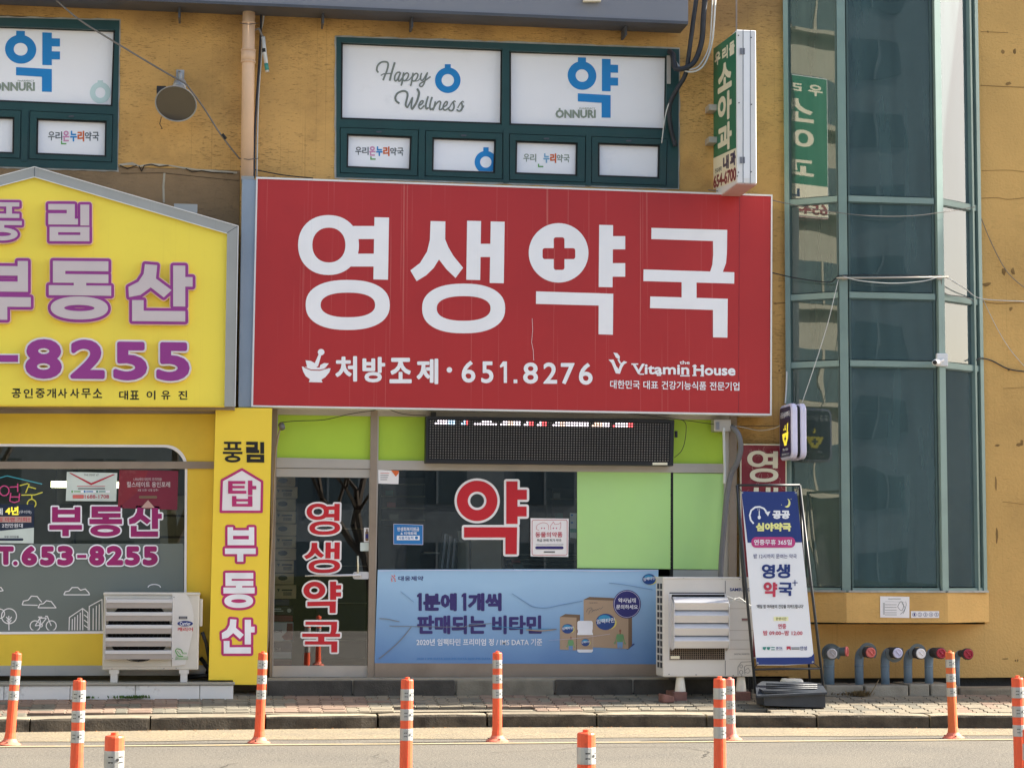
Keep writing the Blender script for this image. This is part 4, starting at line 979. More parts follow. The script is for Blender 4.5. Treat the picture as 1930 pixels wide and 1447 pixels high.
for k, mt in (('off', 'led_dot'), ('w', 'led_lit'), ('r', 'led_red'), ('y', 'led_yel'), ('b', 'led_blue')):
    o = new('led_dots', *G[k], M[mt], lb); o['kind'] = 'stuff'
V, Fc = [], []
for r in range(nr+1):
    a, b = ledp(-.5, r-.5), ledp(nc-.5, r-.5); n = len(V)
    V += [lpn(*a, -.012), lpn(*b, -.012), lpn(*b, -.001), lpn(*a, -.001), lpn(a[0], a[1]+.9, -.001), lpn(b[0], b[1]+.9, -.001)]; Fc += [[n, n+1, n+2, n+3], [n+3, n+2, n+5, n+4]]
for c in range(nc+1):
    a, b = ledp(c-.5, -.5), ledp(c-.5, nr-.5); n = len(V)
    V += [lpn(a[0]-.5, a[1], -.006), lpn(a[0]+.5, a[1], -.006), lpn(b[0]+.5, b[1], -.006), lpn(b[0]-.5, b[1], -.006)]; Fc.append([n, n+3, n+2, n+1])
o = new('visor_grid', V, Fc, M['black'], lb); o['kind'] = 'stuff'
flats('nameplate', [rc(1230, 871.5, 1258, 876)], lpn, .003, .003, M['cream'], lb); txt('STARTEC 1588-0000', 1231, 872.6, 1257, 875, lpn, .0045, M['grey_print'], lb) if False else None
rb('bracket', 812, 776, 822, 785, .16, .06, M['black'], lb); rb('bracket', 1273, 812, 1277, 824, .16, .04, M['black'], lb)

# ---- blue vitamin banner on the low window
by_ = .255; bpn = Y(by_)
vb2 = thing('vitamin_banner', bpn(970, 1250), 'creased blue vitamin advertising banner covering the low pharmacy window', 'banner')
BQ = [(712, 1073), (980, 1072), (1241, 1073), (1239, 1251), (960, 1252), (706, 1249)]
flats('banner_sheet', [BQ], bpn, 0, .006, None or M['banner_blue'], vb2)
txt('분에', 797.5, 1117, 861, 1151, bpn, .003, M['ink_navy'], vb2, bold=1.9); txt('개씩', 882, 1117, 945.5, 1151, bpn, .003, M['ink_navy'], vb2, bold=1.9)
for x in (786, 870): flats('lettering', [[(x, 1121), (x+4, 1117), (x+9, 1117), (x+9, 1150.5), (x+3, 1150.5), (x+3, 1124), (x, 1125)]], bpn, .003, .002, M['ink_navy'], vb2)
txt('판매되는 비타민', 786, 1159, 1021, 1194.5, bpn, .003, M['ink_navy'], vb2, bold=1.6)
txt('2020년 임팩타민 프리미엄 정 / IMS DATA 기준', 785, 1203, 1022, 1216, bpn, .003, M['pure_white'], vb2, w=.014)
txt('대웅제약', 751, 1085, 798, 1094, bpn, .003, M['navy'], vb2, w=.015)
flats('logo', [q for (x, y) in ((739, 1084), (743.5, 1084), (738, 1090), (744, 1089.5), (741, 1087), (738.5, 1093.5), (744.5, 1093.5)) for q in ribbon([(x-1, y-.8), (x+1.2, y+1.2), (x-.6, y+2)], 1)], bpn, .003, .002, M['orange_post'], vb2)
txt('2020 1 IMS DATA 2020 IMS DATA 2020 IMS DATA', 786, 1239, 925, 1242.4, bpn, .003, M['sky_sticker'], vb2)
zc = frm((980, 1070, .14508))
def vb_(name, polys, k, off, holes=()): return flats(name, [zc(q) for q in polys], bpn, off, .002, M[k], vb2, holes=[zc(q) for q in holes])
vb_('product_picture', [[(1380, 1050), (1480, 975), (1490, 990), (1400, 1062)]], 'pill_blue', .0012)
vb_('product_picture', [[(828, 410), (1410, 430), (1408, 1050), (830, 1022)]], 'kraft', .003); vb_('product_picture', [[(828, 408), (905, 374), (1455, 400), (1410, 430)]], 'kraft_dark', .0028); vb_('product_picture', [[(1410, 428), (1456, 400), (1456, 1000), (1408, 1050)]], 'kraft_dark', .0029)
vb_('product_picture', [[(520, 634), (735, 642), (730, 1068), (518, 1056)]], 'kraft', .0032); vb_('product_picture', [[(520, 634), (590, 596), (780, 606), (735, 642)]], 'kraft_dark', .0031); vb_('product_picture', [[(735, 642), (780, 606), (776, 1030), (730, 1068)]], 'kraft_dark', .0031)
vb_('product_picture', [rrect(745, 684, 945, 815, 26), rrect(752, 800, 940, 840, 8), rrect(744, 826, 948, 1096, 30)], 'pure_white', .0036); vb_('product_picture', [rc(745, 868, 947, 1056)], 'kraft', .0042)
for cx_, cy_, rx_, ry_ in ((1112, 698, 130, 106), (620, 788, 80, 62), (852, 966, 58, 48)):
    vb_('product_picture', [ell(cx_+.18*rx_, cy_+.1*ry_, rx_*.92, ry_*.86, 28)], 'pill_yel', .0046); vb_('product_picture', [ell(cx_, cy_, rx_*.96, ry_, 30)], 'pill_blue', .005)
    vb_('product_picture', [ell(cx_-.1*rx_, cy_-.42*ry_, rx_*.62, ry_*.42, 24)], 'pill_sky', .0054)
    q = zc([(cx_-rx_*.9, cy_-ry_*.3), (cx_+rx_*.9, cy_+ry_*.28)]); txt('임팩타민', q[0][0], q[0][1], q[1][0], q[1][1], bpn, .0062, M['pure_white'], vb2, sl=-.1, bold=.35 if rx_ > 70 else .1)
for x, y, s in ((1302, 920, 1.0), (662, 980, .74)):
    vb_('product_picture', [ell(x, y-105*s, 14*s, 20*s, 12), rc(x-8*s, y-90*s, x+8*s, y-60*s)], 'skin_print', .005)
    vb_('product_picture', [[(x-44*s, y-62*s), (x+40*s, y-62*s), (x+60*s, y+40*s), (x+78*s, y+60*s), (x+60*s, y+75*s), (x+36*s, y-10*s), (x+34*s, y+40*s), (x-38*s, y+40*s), (x-44*s, y-10*s), (x-66*s, y+75*s), (x-82*s, y+50*s), (x-62*s, y+30*s)]], 'body_green', .0052)
    vb_('product_picture', [[(x-40*s, y+40*s), (x+34*s, y+40*s), (x+30*s, y+118*s), (x+4*s, y+122*s), (x-2*s, y+70*s), (x-8*s, y+122*s), (x-34*s, y+118*s)]], 'banner_blue', .0052)
flats('logo', ribbon(zc([(862, 572), (880, 530), (925, 512), (940, 530), (905, 560), (893, 598)]), .7)+ribbon(zc(cr([(930, 575), (950, 545), (945, 560), (960, 545), (968, 556), (980, 535), (990, 550), (1004, 530), (1014, 545), (1030, 520), (1050, 530), (1080, 500)])), .6), bpn, .0045, .002, M['grey_print'], vb2)
txt('대웅제약', 1111, 1134, 1126, 1137, bpn, .0045, M['grey_print'], vb2)
c = zc([(1391, 468)])[0]
flats('badge', [ell(c[0], c[1], 26.2, 26.8, 48)], bpn, .006, .002, M['navy'], vb2); flats('badge', [ell(c[0], c[1], 24.6, 25.2, 48)], bpn, .0072, .001, M['lavender'], vb2, holes=[ell(c[0], c[1], 23.9, 24.5, 48)])
txt('약사님께', c[0]-16.5, c[1]-11.5, c[0]+16.5, c[1]-2.5, bpn, .008, M['pure_white'], vb2, w=.02); txt('문의하세요', c[0]-20.5, c[1]+1, c[0]+20.5, c[1]+9.5, bpn, .008, M['pure_white'], vb2, w=.02)
c = (1223.5, 1091); flats('badge', [ell(c[0]+2, c[1]+1, 13, 9.6, 28)], bpn, .006, .002, M['pill_yel'], vb2); flats('badge', [ell(c[0], c[1], 12.6, 10, 30)], bpn, .007, .002, M['pill_blue'], vb2); flats('badge', [ell(c[0]-1, c[1]-4, 8, 4, 20)], bpn, .0075, .002, M['pill_sky'], vb2)
txt('임팩타민', c[0]-11, c[1]-3, c[0]+11, c[1]+3.5, bpn, .009, M['pure_white'], vb2, sl=-.12, bold=.3)
for a, wd, k in (([(715, 1165), (730, 1166), (753, 1171)], 1.3, 'fascia'), ([(714, 1241), (740, 1220), (760, 1200), (775, 1181)], 1.6, 'fascia'), ([(734, 1179), (790, 1180), (870, 1181), (880, 1179), (926, 1174)], 1.1, 'fascia'), ([(926, 1179), (960, 1182), (990, 1184), (1049, 1185)], 1.0, 'pill_sky'), ([(992, 1186), (1020, 1188), (1049, 1185)], 1.8, 'kraft'),
              ([(965, 1118), (990, 1134), (1005, 1143), (1030, 1145), (1060, 1139), (1098, 1132)], .7, 'banner_low'), ([(1148, 1098), (1180, 1102), (1230, 1111)], .7, 'banner_low'), ([(1034, 1206), (1080, 1203), (1130, 1197), (1150, 1194)], .4, 'lavender'), ([(755, 1114), (780, 1134)], .6, 'banner_low'),
              ([(713, 1075), (830, 1074), (930, 1075), (1040, 1074), (1150, 1076), (1240, 1074)], 1.1, 'lavender')):
    flats('crease', ribbon(cr(a), wd), bpn, .0095, .003, M[k], vb2)

# ---- window lettering of the pharmacy
dp = Y(FY-.02+.02); wl = thing('window_lettering', dp(926, 1048), 'single big red and white letter on the pharmacy window', 'lettering')
letter('약', 861, 905.5, 993, 1044, dp, .0, .002, M['white_vinyl'], wl, buf=4.4, name='letter_border'); letter('약', 861, 905.5, 993, 1044, dp, .003, .002, M['red_vinyl'], wl)
dl = thing('door_lettering', dp(606, 1232), 'four red and white letters stacked down the pharmacy door', 'lettering')
for g, q in (('영', (578, 949, 641, 1008)), ('생', (573, 1022.5, 641, 1080)), ('약', (572, 1096, 643, 1155.5)), ('국', (569.5, 1171, 641, 1230))):
    letter(g, *q, dp, .0, .002, M['white_vinyl'], dl, sl=-.02, buf=3.3, name='letter_border'); letter(g, *q, dp, .003, .002, M['red_vinyl'], dl, sl=-.02)
def sticker(name, q, k, label, cat, pl=dp, off=.0, border=None):
    t = flats(name, [q], pl, off, .002, M[k]); tag(t, label, cat)
    if border: flats('border', ribbon(q, border[1], True), pl, off+.001, .001, M[border[0]], t)
    return t
s1 = sticker('window_sticker', [(742, 987), (797, 989), (797, 1026), (742, 1025)], 'sky_sticker', 'small blue payment notice sticker low on the pharmacy window', 'sticker', border=('lavender', .8))
txt('민생회복지원금', 749, 993, 790, 1000.5, dp, .003, M['pure_white'], s1, w=.02); txt('& 지역화폐', 755, 1002, 785, 1007.5, dp, .003, M['pure_white'], s1, w=.02)
flats('print', [rc(748, 1009, 791, 1017.5)], dp, .0025, .001, M['pure_white'], s1); txt('사용가능처', 751, 1010.3, 779, 1016.3, dp, .0035, M['sky_sticker'], s1, w=.02); flats('print', [ell(785, 1013, 3, 3, 12)], dp, .0035, .001, M['sky_sticker'], s1)
s2 = sticker('paper_notice', [(713, 885), (752, 887), (751, 912), (713, 911)], 'white_vinyl', 'white card notice in the top left corner of the pharmacy window', 'notice')
flats('print', [[(737, 886), (752, 887), (751, 892), (746, 898), (740, 890)]], dp, .003, .001, M['orange_print'], s2)
for a in range(4): flats('print', [rc(717, 891+a*4, 734-a*1.5, 891.9+a*4)], dp, .003, .001, M['cap_red' if a == 0 else 'grey_print'], s2)
s3 = sticker('animal_medicine_poster', [(1000, 976), (1072, 977), (1071, 1049), (1000, 1048)], 'white_vinyl', 'white square poster with two drawn pets beside the big red letter', 'poster')
flats('print', ribbon(rrect(1003, 979.5, 1069, 1045.5, 3.5), .8, True), dp, .003, .001, M['red_ink'], s3)
flats('print', ribbon(cr([(1011, 997), (1012, 990), (1018, 986), (1025, 984.5), (1032, 987), (1034, 993), (1034, 998)]), .6)+ribbon([(1038, 998), (1038, 990), (1043, 983), (1046, 988), (1053, 987), (1057, 984), (1057, 992), (1055, 998)], .6)+ribbon([(1011, 997), (1016, 999)], .6), dp, .003, .001, M['red_ink'], s3)
for x in (1021, 1026, 1043, 1049): flats('print', [ell(x, 995, 1.1, 1.5, 8)], dp, .003, .001, M['magenta2'], s3)
txt('동물의약품', 1009, 1002, 1060, 1012, dp, .003, M['red_ink'], s3, bold=.45); txt('취급 판매 허가 약국', 1012, 1015, 1058, 1020.5, dp, .003, M['grey_print'], s3, w=.015)
flats('print', [rc(1010, 1025.5, 1062, 1026.2)], dp, .003, .001, M['grey_print'], s3); flats('print', [rrect(1009, 1029, 1062, 1034.5, 2.6)], dp, .003, .001, M['ink_navy'], s3); txt('mWellness 약국', 1025, 1038, 1046, 1042, dp, .003, M['grey_print'], s3) if False else flats('print', [rc(1025, 1038.5, 1046, 1041)], dp, .003, .001, M['grey_print'], s3)
s4 = sticker('leaflet', [(1074, 966), (1087, 967), (1087, 1014), (1074, 1013)], 'pale_sage', 'narrow white and green leaflet beside the pale green window panel', 'leaflet', off=-.055)
flats('print', [rc(1074.5, 996, 1086.5, 1003)], dp, -.052, .001, M['teal'], s4); flats('print', [rc(1076, 969, 1080, 972), rc(1076, 983, 1080, 986)], dp, -.052, .001, M['sky_sticker'], s4)

# ---- window lettering and posters of the estate agent
ep = Y(LY-.0)
el_ = thing('agent_window_lettering', ep(200, 1068), 'purple and white letters and phone number across the estate agent window', 'lettering')
for g, q in (('부', (93, 955, 154.5, 1010)), ('동', (168.5, 954, 230, 1010.5)), ('산', (243, 955.5, 305, 1011))):
    letter(g, *q, ep, .0, .002, M['pure_white'], el_, buf=2.9, name='letter_border'); letter(g, *q, ep, .003, .002, M['magenta'], el_)
for ch, x0, x1, y0, y1 in (('T', -4, 26, 1029, 1064), ('6', 40.5, 70, 1028.5, 1065.5), ('5', 75.5, 103, 1029, 1065.5), ('3', 108, 138, 1028, 1065.5), ('8', 168, 197, 1028, 1065.5), ('2', 201, 232, 1028, 1065), ('5', 235.5, 264, 1029, 1065.5), ('5', 269, 297.5, 1029, 1065.5)):
    P, T = glyphs(ch, 4); b = 3.1; Q = fit(P, x0+b, y0+b, x1-b, y1-b)
    for off, k, g in ((0, 'pure_white', 2.7), (.003, 'magenta', 0)): flat('letter' if g == 0 else 'letter_border', union([[Q[i] for i in f_] for f_ in T], (), None, b+g, 10), ep, off, .002, M[k], el_)
for q in (rc(145.5, 1045, 162.5, 1051), ell(29, 1061, 4.3, 4.3, 18)):
    flats('letter_border', [q], ep, 0, .002, M['pure_white'], el_, buf=2.7); flats('letter', [q], ep, .003, .002, M['magenta'], el_)
p1 = sticker('apartment_poster', [(126, 889), (221, 891), (219, 944.5), (124, 943.5)], 'pale_sage', 'cream poster with a red V ribbon on the estate agent window', 'poster', pl=ep)
flats('print', [[(130, 891), (134, 891), (172, 910), (213, 893.5), (217, 894), (172, 914)]], ep, .003, .001, M['red_line'], p1)
txt('THE PENT 67', 158, 893, 186, 896.5, ep, .003, M['grey_print'], p1); flats('print', [rrect(137, 932, 158, 939, 1.5)], ep, .003, .001, M['cap_red'], p1); txt('1688-1708', 160, 932, 205.5, 939, ep, .003, M['red_ink'], p1, w=.01)
flats('print', [rc(145, 915.5, 198, 916.5)], ep, .003, .001, M['red_ink'], p1); flats('print', [rc(147, 919.5, 198, 921.5)], ep, .003, .001, M['grey_print'], p1); flats('print', [rc(133, 924, 207, 928)], ep, .003, .001, M['pure_white'], p1)
for i in range(3): flats('print', [ell(136+i*23.5, 926, 2, 2, 10), rc(139+i*23.5, 925, 152+i*23.5, 927)], ep, .004, .001, M[('green_print', 'sky_sticker', 'teal')[i]], p1)
p2 = sticker('maroon_poster', [(225, 885), (336, 887), (334, 960.5), (222, 957)], 'maroon_poster', 'maroon apartment poster at the right of the estate agent window', 'poster', pl=ep)
flats('print', [[(225, 885), (280, 886), (262, 925), (222, 957)]], ep, .002, .001, M['maroon'], p2)
txt('1,950세대 대단지 프리미엄!', 252, 900, 305, 906, ep, .003, M['lilac_face'], p2); txt('힐스테이트 용인포레', 239, 907.5, 320.5, 918, ep, .003, M['lilac_face'], p2, w=.01); txt('8월 오픈! 12월 입주!', 260, 921, 298, 925.5, ep, .003, M['lilac_face'], p2)
flats('print', [rrect(262, 934, 296, 939, 2)], ep, .003, .001, M['kraft_dark'], p2); flats('print', [[(279, 942), (292, 957), (265, 957)]], ep, .003, .001, M['pinkish'], p2)
p3 = sticker('navy_poster', [(-60, 949), (65, 950.5), (63.5, 1024), (-60, 1023)], 'navy_poster', 'navy and white poster cut by the left picture edge with big yellow number', 'poster', pl=ep)
flats('print', [[(-60, 1003), (0, 1000), (64, 994), (63.5, 1023.5), (-60, 1022.5)]], ep, .002, .001, M['pale_sage'], p3); flats('print', [rc(-40, 973, 59, 984)], ep, .003, .001, M['pinkish'], p3)
txt('4년', 10, 954, 35, 970, ep, .004, M['neon_yel'], p3, bold=.7); txt('(무이자)', 36, 961.5, 59, 968.5, ep, .004, M['pure_white'], p3); txt('예', -7, 957, 5, 970, ep, .004, M['pure_white'], p3, bold=.3); txt('집 마련 기회!!', -4, 974.5, 57, 982.5, ep, .004, M['red_ink'], p3, w=.015); txt('월 2천만원대', -8, 986, 43, 994, ep, .004, M['pure_white'], p3, w=.01)
flats('print', [rrect(-5, 1014, 44, 1018.5, 2)], ep, .004, .001, M['navy_poster'], p3); txt('우방 아이유쉘', 8, 1009, 35, 1013, ep, .004, M['navy_poster'], p3, w=.01)
# neon sign hanging behind the glass
npn = Y(.36); zn = frm((0, 820, .1935))
ns = thing('neon_sign', npn(40, 945), 'dim neon open sign hanging behind the estate agent glass', 'neon sign')
for pts_, k in (([(-60, 430), (70, 395), (410, 475)], 'neon_cyan'), (ell(42, 540, 46, 48, 16)+[(88, 540)], 'neon_pink'), ([(95, 505), (175, 500)], 'neon_pink'), ([(172, 470), (172, 550)], 'neon_pink'), ([(105, 560), (95, 640), (140, 655), (185, 640), (190, 565)], 'neon_pink'), ([(105, 600), (188, 600)], 'neon_pink'), ([(192, 490), (270, 470), (285, 475), (250, 560)], 'neon_yel'), ([(275, 500), (350, 520)], 'neon_yel'), ([(208, 582), (340, 580), (415, 555)], 'neon_yel'), ([(310, 582), (310, 625)], 'neon_yel'), (ell(308, 665, 42, 42, 16)+[(350, 665)], 'neon_yel')):
    tube('neon_tube', [npn(*q) for q in zn(pts_)], .006, M[k], ns, 6)
# lit tube lamp inside
lt = rb('tube_lamp', 96, 907, 226, 918.5, 1.0, .08, M['tube_light'], None); tag(lt, 'lit tube lamp glowing inside the estate agent office behind the posters', 'lamp')
for q, y, k, nm, lab, cat in (((104, 870, 140, 1040), 1.6, 'int_dark', 'cabinet', 'dark tall cabinet standing inside the estate agent office', 'cabinet'), ((300, 930, 350, 1040), 1.5, 'int_grey', 'shelf', 'grey shelf unit at the right inside the estate agent office', 'shelf'),):
    t = thing(nm, Y(y)((q[0]+q[2])/2, q[3]), lab, cat); rb('body', *q, y, .4, M[k], t, .01)
    for j in range(3): rb('drawer_front', q[0]+2, q[1]+4+j*40, q[2]-2, q[1]+40+j*40, y-.015, .014, M['black' if k == 'int_dark' else 'int_beige'], t, .004)

# ================================================================== marble entrance step (left)
sy = -.16; spn = Y(sy)
z_top, z_bot = spn(200, 1286.5).z, pave_z(sy)-.02
ms = thing('entrance_step', (XP(200), sy, .1), 'low grey stone step faced with white marble tiles at the estate agent', 'step')
xr = spn(440, 1295).x
box('tread', -7, xr+.012, sy-.015, .30, z_top-.022, z_top, M['step_top'], ms, .004)
jx = [-7]+[spn(q, 1300).x for q in (-240, -118, 7.5, 132, 255, 376.5, 440)]
for a, b in zip(jx, jx[1:]): box('marble_tile', a+.003, b-.003, sy, sy+.03, z_bot, z_top-.025, M['marble'], ms, .003)
box('step_core', -7, xr, sy+.031, .3, z_bot, z_top-.024, M['conc'], ms)

# ================================================================== air conditioners
def fanface(cx, cz, r, y, parent, m):
    V, Fc = [], []
    rings = []
    for k in range(1, 9): rings.append(tubev([Vector((cx+r*k/8*math.cos(a*math.pi/12), y, cz+r*k/8*math.sin(a*math.pi/12))) for a in range(25)], .003, 4, False))
    for a in range(12):
        q = a*math.pi/6; rings.append(tubev([Vector((cx+r*.1*math.cos(q), y-.004, cz+r*.1*math.sin(q))), Vector((cx+r*math.cos(q), y-.004, cz+r*math.sin(q)))], .003, 4, False))
    return new('fan_grille', *join(*rings), m, parent)
# beige unit on the step
ay = .0-.06; ap = Y(ay)
x0, x1 = ap(194, 1190).x, ap(375, 1190).x; zt, zb = ap(285, 1116).z, ap(285, 1262).z
ac = thing('air_conditioner', ((x0+x1)/2, ay+.12, z_top), 'beige outdoor air conditioner with five white slats, standing on the marble step', 'air conditioner')
box('body', x0, x1, ay+.012, ay+.29, zb, zt-.02, M['ac_beige'], ac, .012, 2)
box('top_cover', x0-.006, x1+.006, ay+.002, ay+.297, zt-.028, zt, M['ac_beige'], ac, .01, 2)
fx0, fx1 = ap(200, 1190).x, ap(323.5, 1190).x
box('front_panel', x0+.004, fx1+.006, ay+.004, ay+.02, zb+.03, zt-.04, M['ac_beige'], ac, .004)
flats('fan_opening', [ell(262, 1188, 60, 57, 40)], Y(ay+.0035), 0, .004, M['dark'], ac)
c_ = Y(ay)(262, 1188); fanface(c_.x, c_.z, .29, ay-.004, ac, M['black_metal'])
for i in range(5):
    zt_ = ap(262, 1128.5+23.9*i).z; h = .084
    V = []
    for x in (fx0, fx1):
        V += [(x, ay-.012, zt_), (x, ay-.055, zt_-.030), (x, ay-.075, zt_-.034), (x, ay-.078, zt_-h), (x, ay-.070, zt_-h), (x, ay-.066, zt_-.042), (x, ay-.02, zt_-.012)]
    n = 7; Fc = [[k, (k+1) % n, n+(k+1) % n, n+k] for k in range(n)]+[list(range(n))[::-1], [n+k for k in range(n)]]
    new('slat', V, Fc, [M['louver_face']], ac)
    box('slat_lip', fx0-.002, fx1+.002, ay-.082, ay-.05, zt_-.036, zt_-.002, M['louver'], ac, .004)
for x in (fx0-.008, fx1+.002): box('slat_bracket', x, x+.008, ay-.05, ay+.01, zb+.1, zt-.05, M['louver'], ac, .002)
V = [(fx1+.012, ay+.002)]
sp = [(324.5, 1118), (350, 1118), (356, 1126), (362, 1142), (365, 1160), (364, 1185), (358, 1215), (349, 1252), (324, 1255)]
flats('side_panel', [sp], Y(ay+.004), .006, .012, M['ac_light'], ac)
flats('rating_slot', [rc(337, 1161, 353, 1166)], Y(ay), .006, .01, M['fascia_dark'], ac); flats('rating_slot', [rc(339, 1163, 351, 1164.5)], Y(ay), .008, .003, M['alu_grey'], ac)
flats('badge', [ell(349, 1174.5, 14.6, 5.2, 30)], Y(ay), .006, .004, M['banner_ink'], ac); txt('Carrier', 339, 1171, 359, 1178, Y(ay), .008, M['pure_white'], ac, bold=.25)
txt('캐리어', 334.5, 1181.5, 363.5, 1189, Y(ay), .006, M['red_vinyl'], ac, bold=.35)
flats('eco_label', ribbon(cr([(345, 1236), (336, 1235), (331, 1226), (334, 1222), (341, 1224), (344, 1230)]), 1.6)+ribbon([(334, 1226), (341, 1234)], 1)+[rc(331, 1240, 331.8, 1243)]+ribbon(rc(331.5, 1237, 354, 1242), .5, True), Y(ay), .006, .002, M['green_print'], ac)
txt('ECO', 344, 1229, 352, 1232, Y(ay), .006, M['green_print'], ac, bold=.2); txt('Inverter', 333, 1238, 352.5, 1241, Y(ay), .006, M['green_print'], ac)
for x, y in ((211, 1260), (309, 1259), (332, 1258.5), (328, 1125), (325, 1240)): flats('screw', [ell(x, y, .9, .9, 8)], Y(ay), .008, .004, M['fascia_dark'], ac)
for q in (214.5, 346.5):
    p0 = ap(q, 1270); 
    new('foot', *join(boxv(p0.x-.045, p0.x+.045, ay+.02, ay+.26, zb-.035, zb+.001), boxv(p0.x-.032, p0.x+.032, ay+.03, ay+.25, z_top, zb-.0355)), M['ac_light'], ac)
for x in (x0+.03, x1-.03): pass
box('pipe_cover', x1+.001, x1+.03, ay+.05, ay+.2, zt-.32, zt-.06, M['ac_beige'], ac, .006)
o = tube('hose', [Vector((x1+.03, ay+.1, zb+.35)), Vector((x1+.07, ay+.12, zb+.25)), Vector((x1+.11, ay+.2, zb+.05)), Vector((x1+.08, ay+.3, zb-.05))], .018, M['black'], ac)
o = tube('refrigerant_hose', [Vector((x1+.02, ay+.28, zb+.1)), Vector((x1+.09, ay+.24, z_top+.12)), Vector((x1+.12, ay+.2, z_top+.05)), Vector((x1-.1, ay+.24, z_top+.04))], .022, M['black'], ac)
# large grey unit on white feet
ay = -.34; ap = Y(ay)
x0, x1 = ap(1249.5, 1180).x, ap(1420, 1180).x; zt, zb = ap(1335, 1088).z, ap(1335, 1275).z
ac = thing('air_conditioner', ((x0+x1)/2, ay+.15, pave_z(-.2)), 'large grey outdoor air conditioner with four angled slats, standing on white feet by the pharmacy', 'air conditioner')
ds = .33
box('body', x0, x1, ay, ay+ds, zb, zt, M['ac_light'], ac, .014, 2)
box('top_cover', x0-.004, x1+.004, ay-.006, ay+ds+.004, zt-.018, zt+.006, M['ac_light'], ac, .006)
flats('panel_joint', [rc(1366.5, 1094, 1367.5, 1272)], ap, .002, .003, M['fascia_dark'], ac)
for y in (1146, 1187, 1205, 1222, 1241): flats('panel_joint', [rc(1374, y, 1419, y+.7)], ap, .0016, .003, M['louver_face'], ac)
# perforated left side: two columns of openings
for r in range(12):
    for q in range(2):
        zc_ = zt-.085-r*(zt-zb-.16)/11.5; yc = ay+.075+q*.13
        box('vent_opening', x0-.003, x0+.01, yc-.042, yc+.042, zc_-.026, zc_+.026, M['black'], ac)
for (a, b) in (((1260, 1119), (1269, 1223)),): rb('hood_bracket', 1260, 1119, 1266, 1223, ay-.012, .012, M['louver'], ac)
hx0, hx1 = ap(1266.5, 1170).x, ap(1368.5, 1170).x
for i in range(4):
    zt_ = ap(1317, 1125+23.8*i).z; o_ = .0
    V = []
    for x in (hx0, hx1):
        V += [(x, ay-.02, zt_+.004), (x, ay-.07, zt_-.008), (x, ay-.11, zt_-.04), (x, ay-.118, zt_-.052), (x, ay-.085, zt_-.122), (x, ay-.078, zt_-.118), (x, ay-.108, zt_-.052), (x, ay-.02, zt_-.006)]
    n = 8; Fc = [[k, (k+1) % n, n+(k+1) % n, n+k] for k in range(n)]+[list(range(n))[::-1], [n+k for k in range(n)]]
    new('slat', V, Fc, M['louver'], ac)
for x in (hx0-.006, hx1+.001):
    V = [(x, ay, zt-.2), (x, ay-.1, zt-.24), (x, ay-.12, zt-.28), (x, ay-.11, ap(1317, 1221).z), (x, ay, ap(1317, 1226).z)]
    V = V+[(a+.006, b, c) for a, b, c in V]; n = 5
    new('hood_side', V, [[0, 1, 2, 3, 4], [9, 8, 7, 6, 5]]+[[k, n+k, n+(k+1) % n, (k+1) % n] for k in range(n)], M['louver'], ac)
rb('grille_opening', 1262, 1116, 1366, 1242, ay-.003, .004, M['dark'], ac)
bars_ = []
for k in range(27): q = 1263+k*3.95; a, b = Y(ay-.012)(q, 1219), Y(ay-.012)(q, 1242); bars_.append(tubev([a, b], .0025, 4))
for k in range(7): a, b = Y(ay-.014)(1262, 1222+k*3.4), Y(ay-.014)(1366, 1222+k*3.4); bars_.append(tubev([a, b], .0022, 4))
new('wire_grille', *join(*bars_), M['alu_brown'], ac)
flats('grille_frame', [rc(1260, 1118, 1368, 1244)], ap, .008, .01, M['louver'], ac, holes=[rc(1262, 1120, 1366, 1242)])
flats('nameplate', [rc(1264, 1235.5, 1281, 1241)], ap, .02, .003, M['cream'], ac)
txt('SAMSUNG', 1375.5, 1107.5, 1414, 1113.5, ap, .002, M['banner_ink'], ac, bold=.7); txt('DIGITAL INVERTER', 1384, 1230.5, 1413, 1233.5, ap, .002, M['grey_print'], ac)
flats('service_label', ribbon([(1391, 1272), (1391, 1256), (1397, 1247), (1419, 1246)], .8)+ribbon(ell(1397, 1255, 2.6, 3.2, 12), .7, True)+ribbon(ell(1397, 1266, 3.2, 3.8, 12), .7, True)+ribbon([(1404, 1270), (1403, 1256), (1407, 1253), (1419, 1253)], .8)+ribbon([(1404, 1263), (1410, 1258), (1414, 1264), (1410, 1268), (1404, 1266)], .6), ap, .002, .002, M['grey_print'], ac)
flats('recess_slot', [rc(1398, 1164, 1412, 1170)], ap, .003, .003, M['louver_face'], ac); flats('recess_slot', [rc(1398.5, 1166, 1411, 1168)], ap, .004, .002, M['maroon_poster'], ac)
for x, y in ((1261, 1270), (1312, 1271), (1382, 1272.5), (1398, 1273), (1288, 1089), (1361, 1090), (1394, 1091)): flats('screw', [ell(x, y, 1, 1, 8)], ap, .006, .004, M['fascia_dark'], ac)
zf = pave_z(-.25)+.075
for q in (1282, 1396.5):
    for yy in (ay+.06,):
        p0 = Y(yy)(q, 1290); V, Fc = lathe([(.052, 0), (.052, .012), (.038, (zb-zf)*.95), (.03, zb-zf+.002)], 16, (p0.x, yy, zf)); new('foot', V, Fc, M['foot_white'], ac)
    p0 = Y(ay+.27)(q, 1290); V, Fc = lathe([(.052, 0), (.038, zb-zf+.002)], 12, (p0.x, ay+.27, zf)); new('foot', V, Fc, M['foot_white'], ac)
fb = 'brick supports under the grey air conditioner'
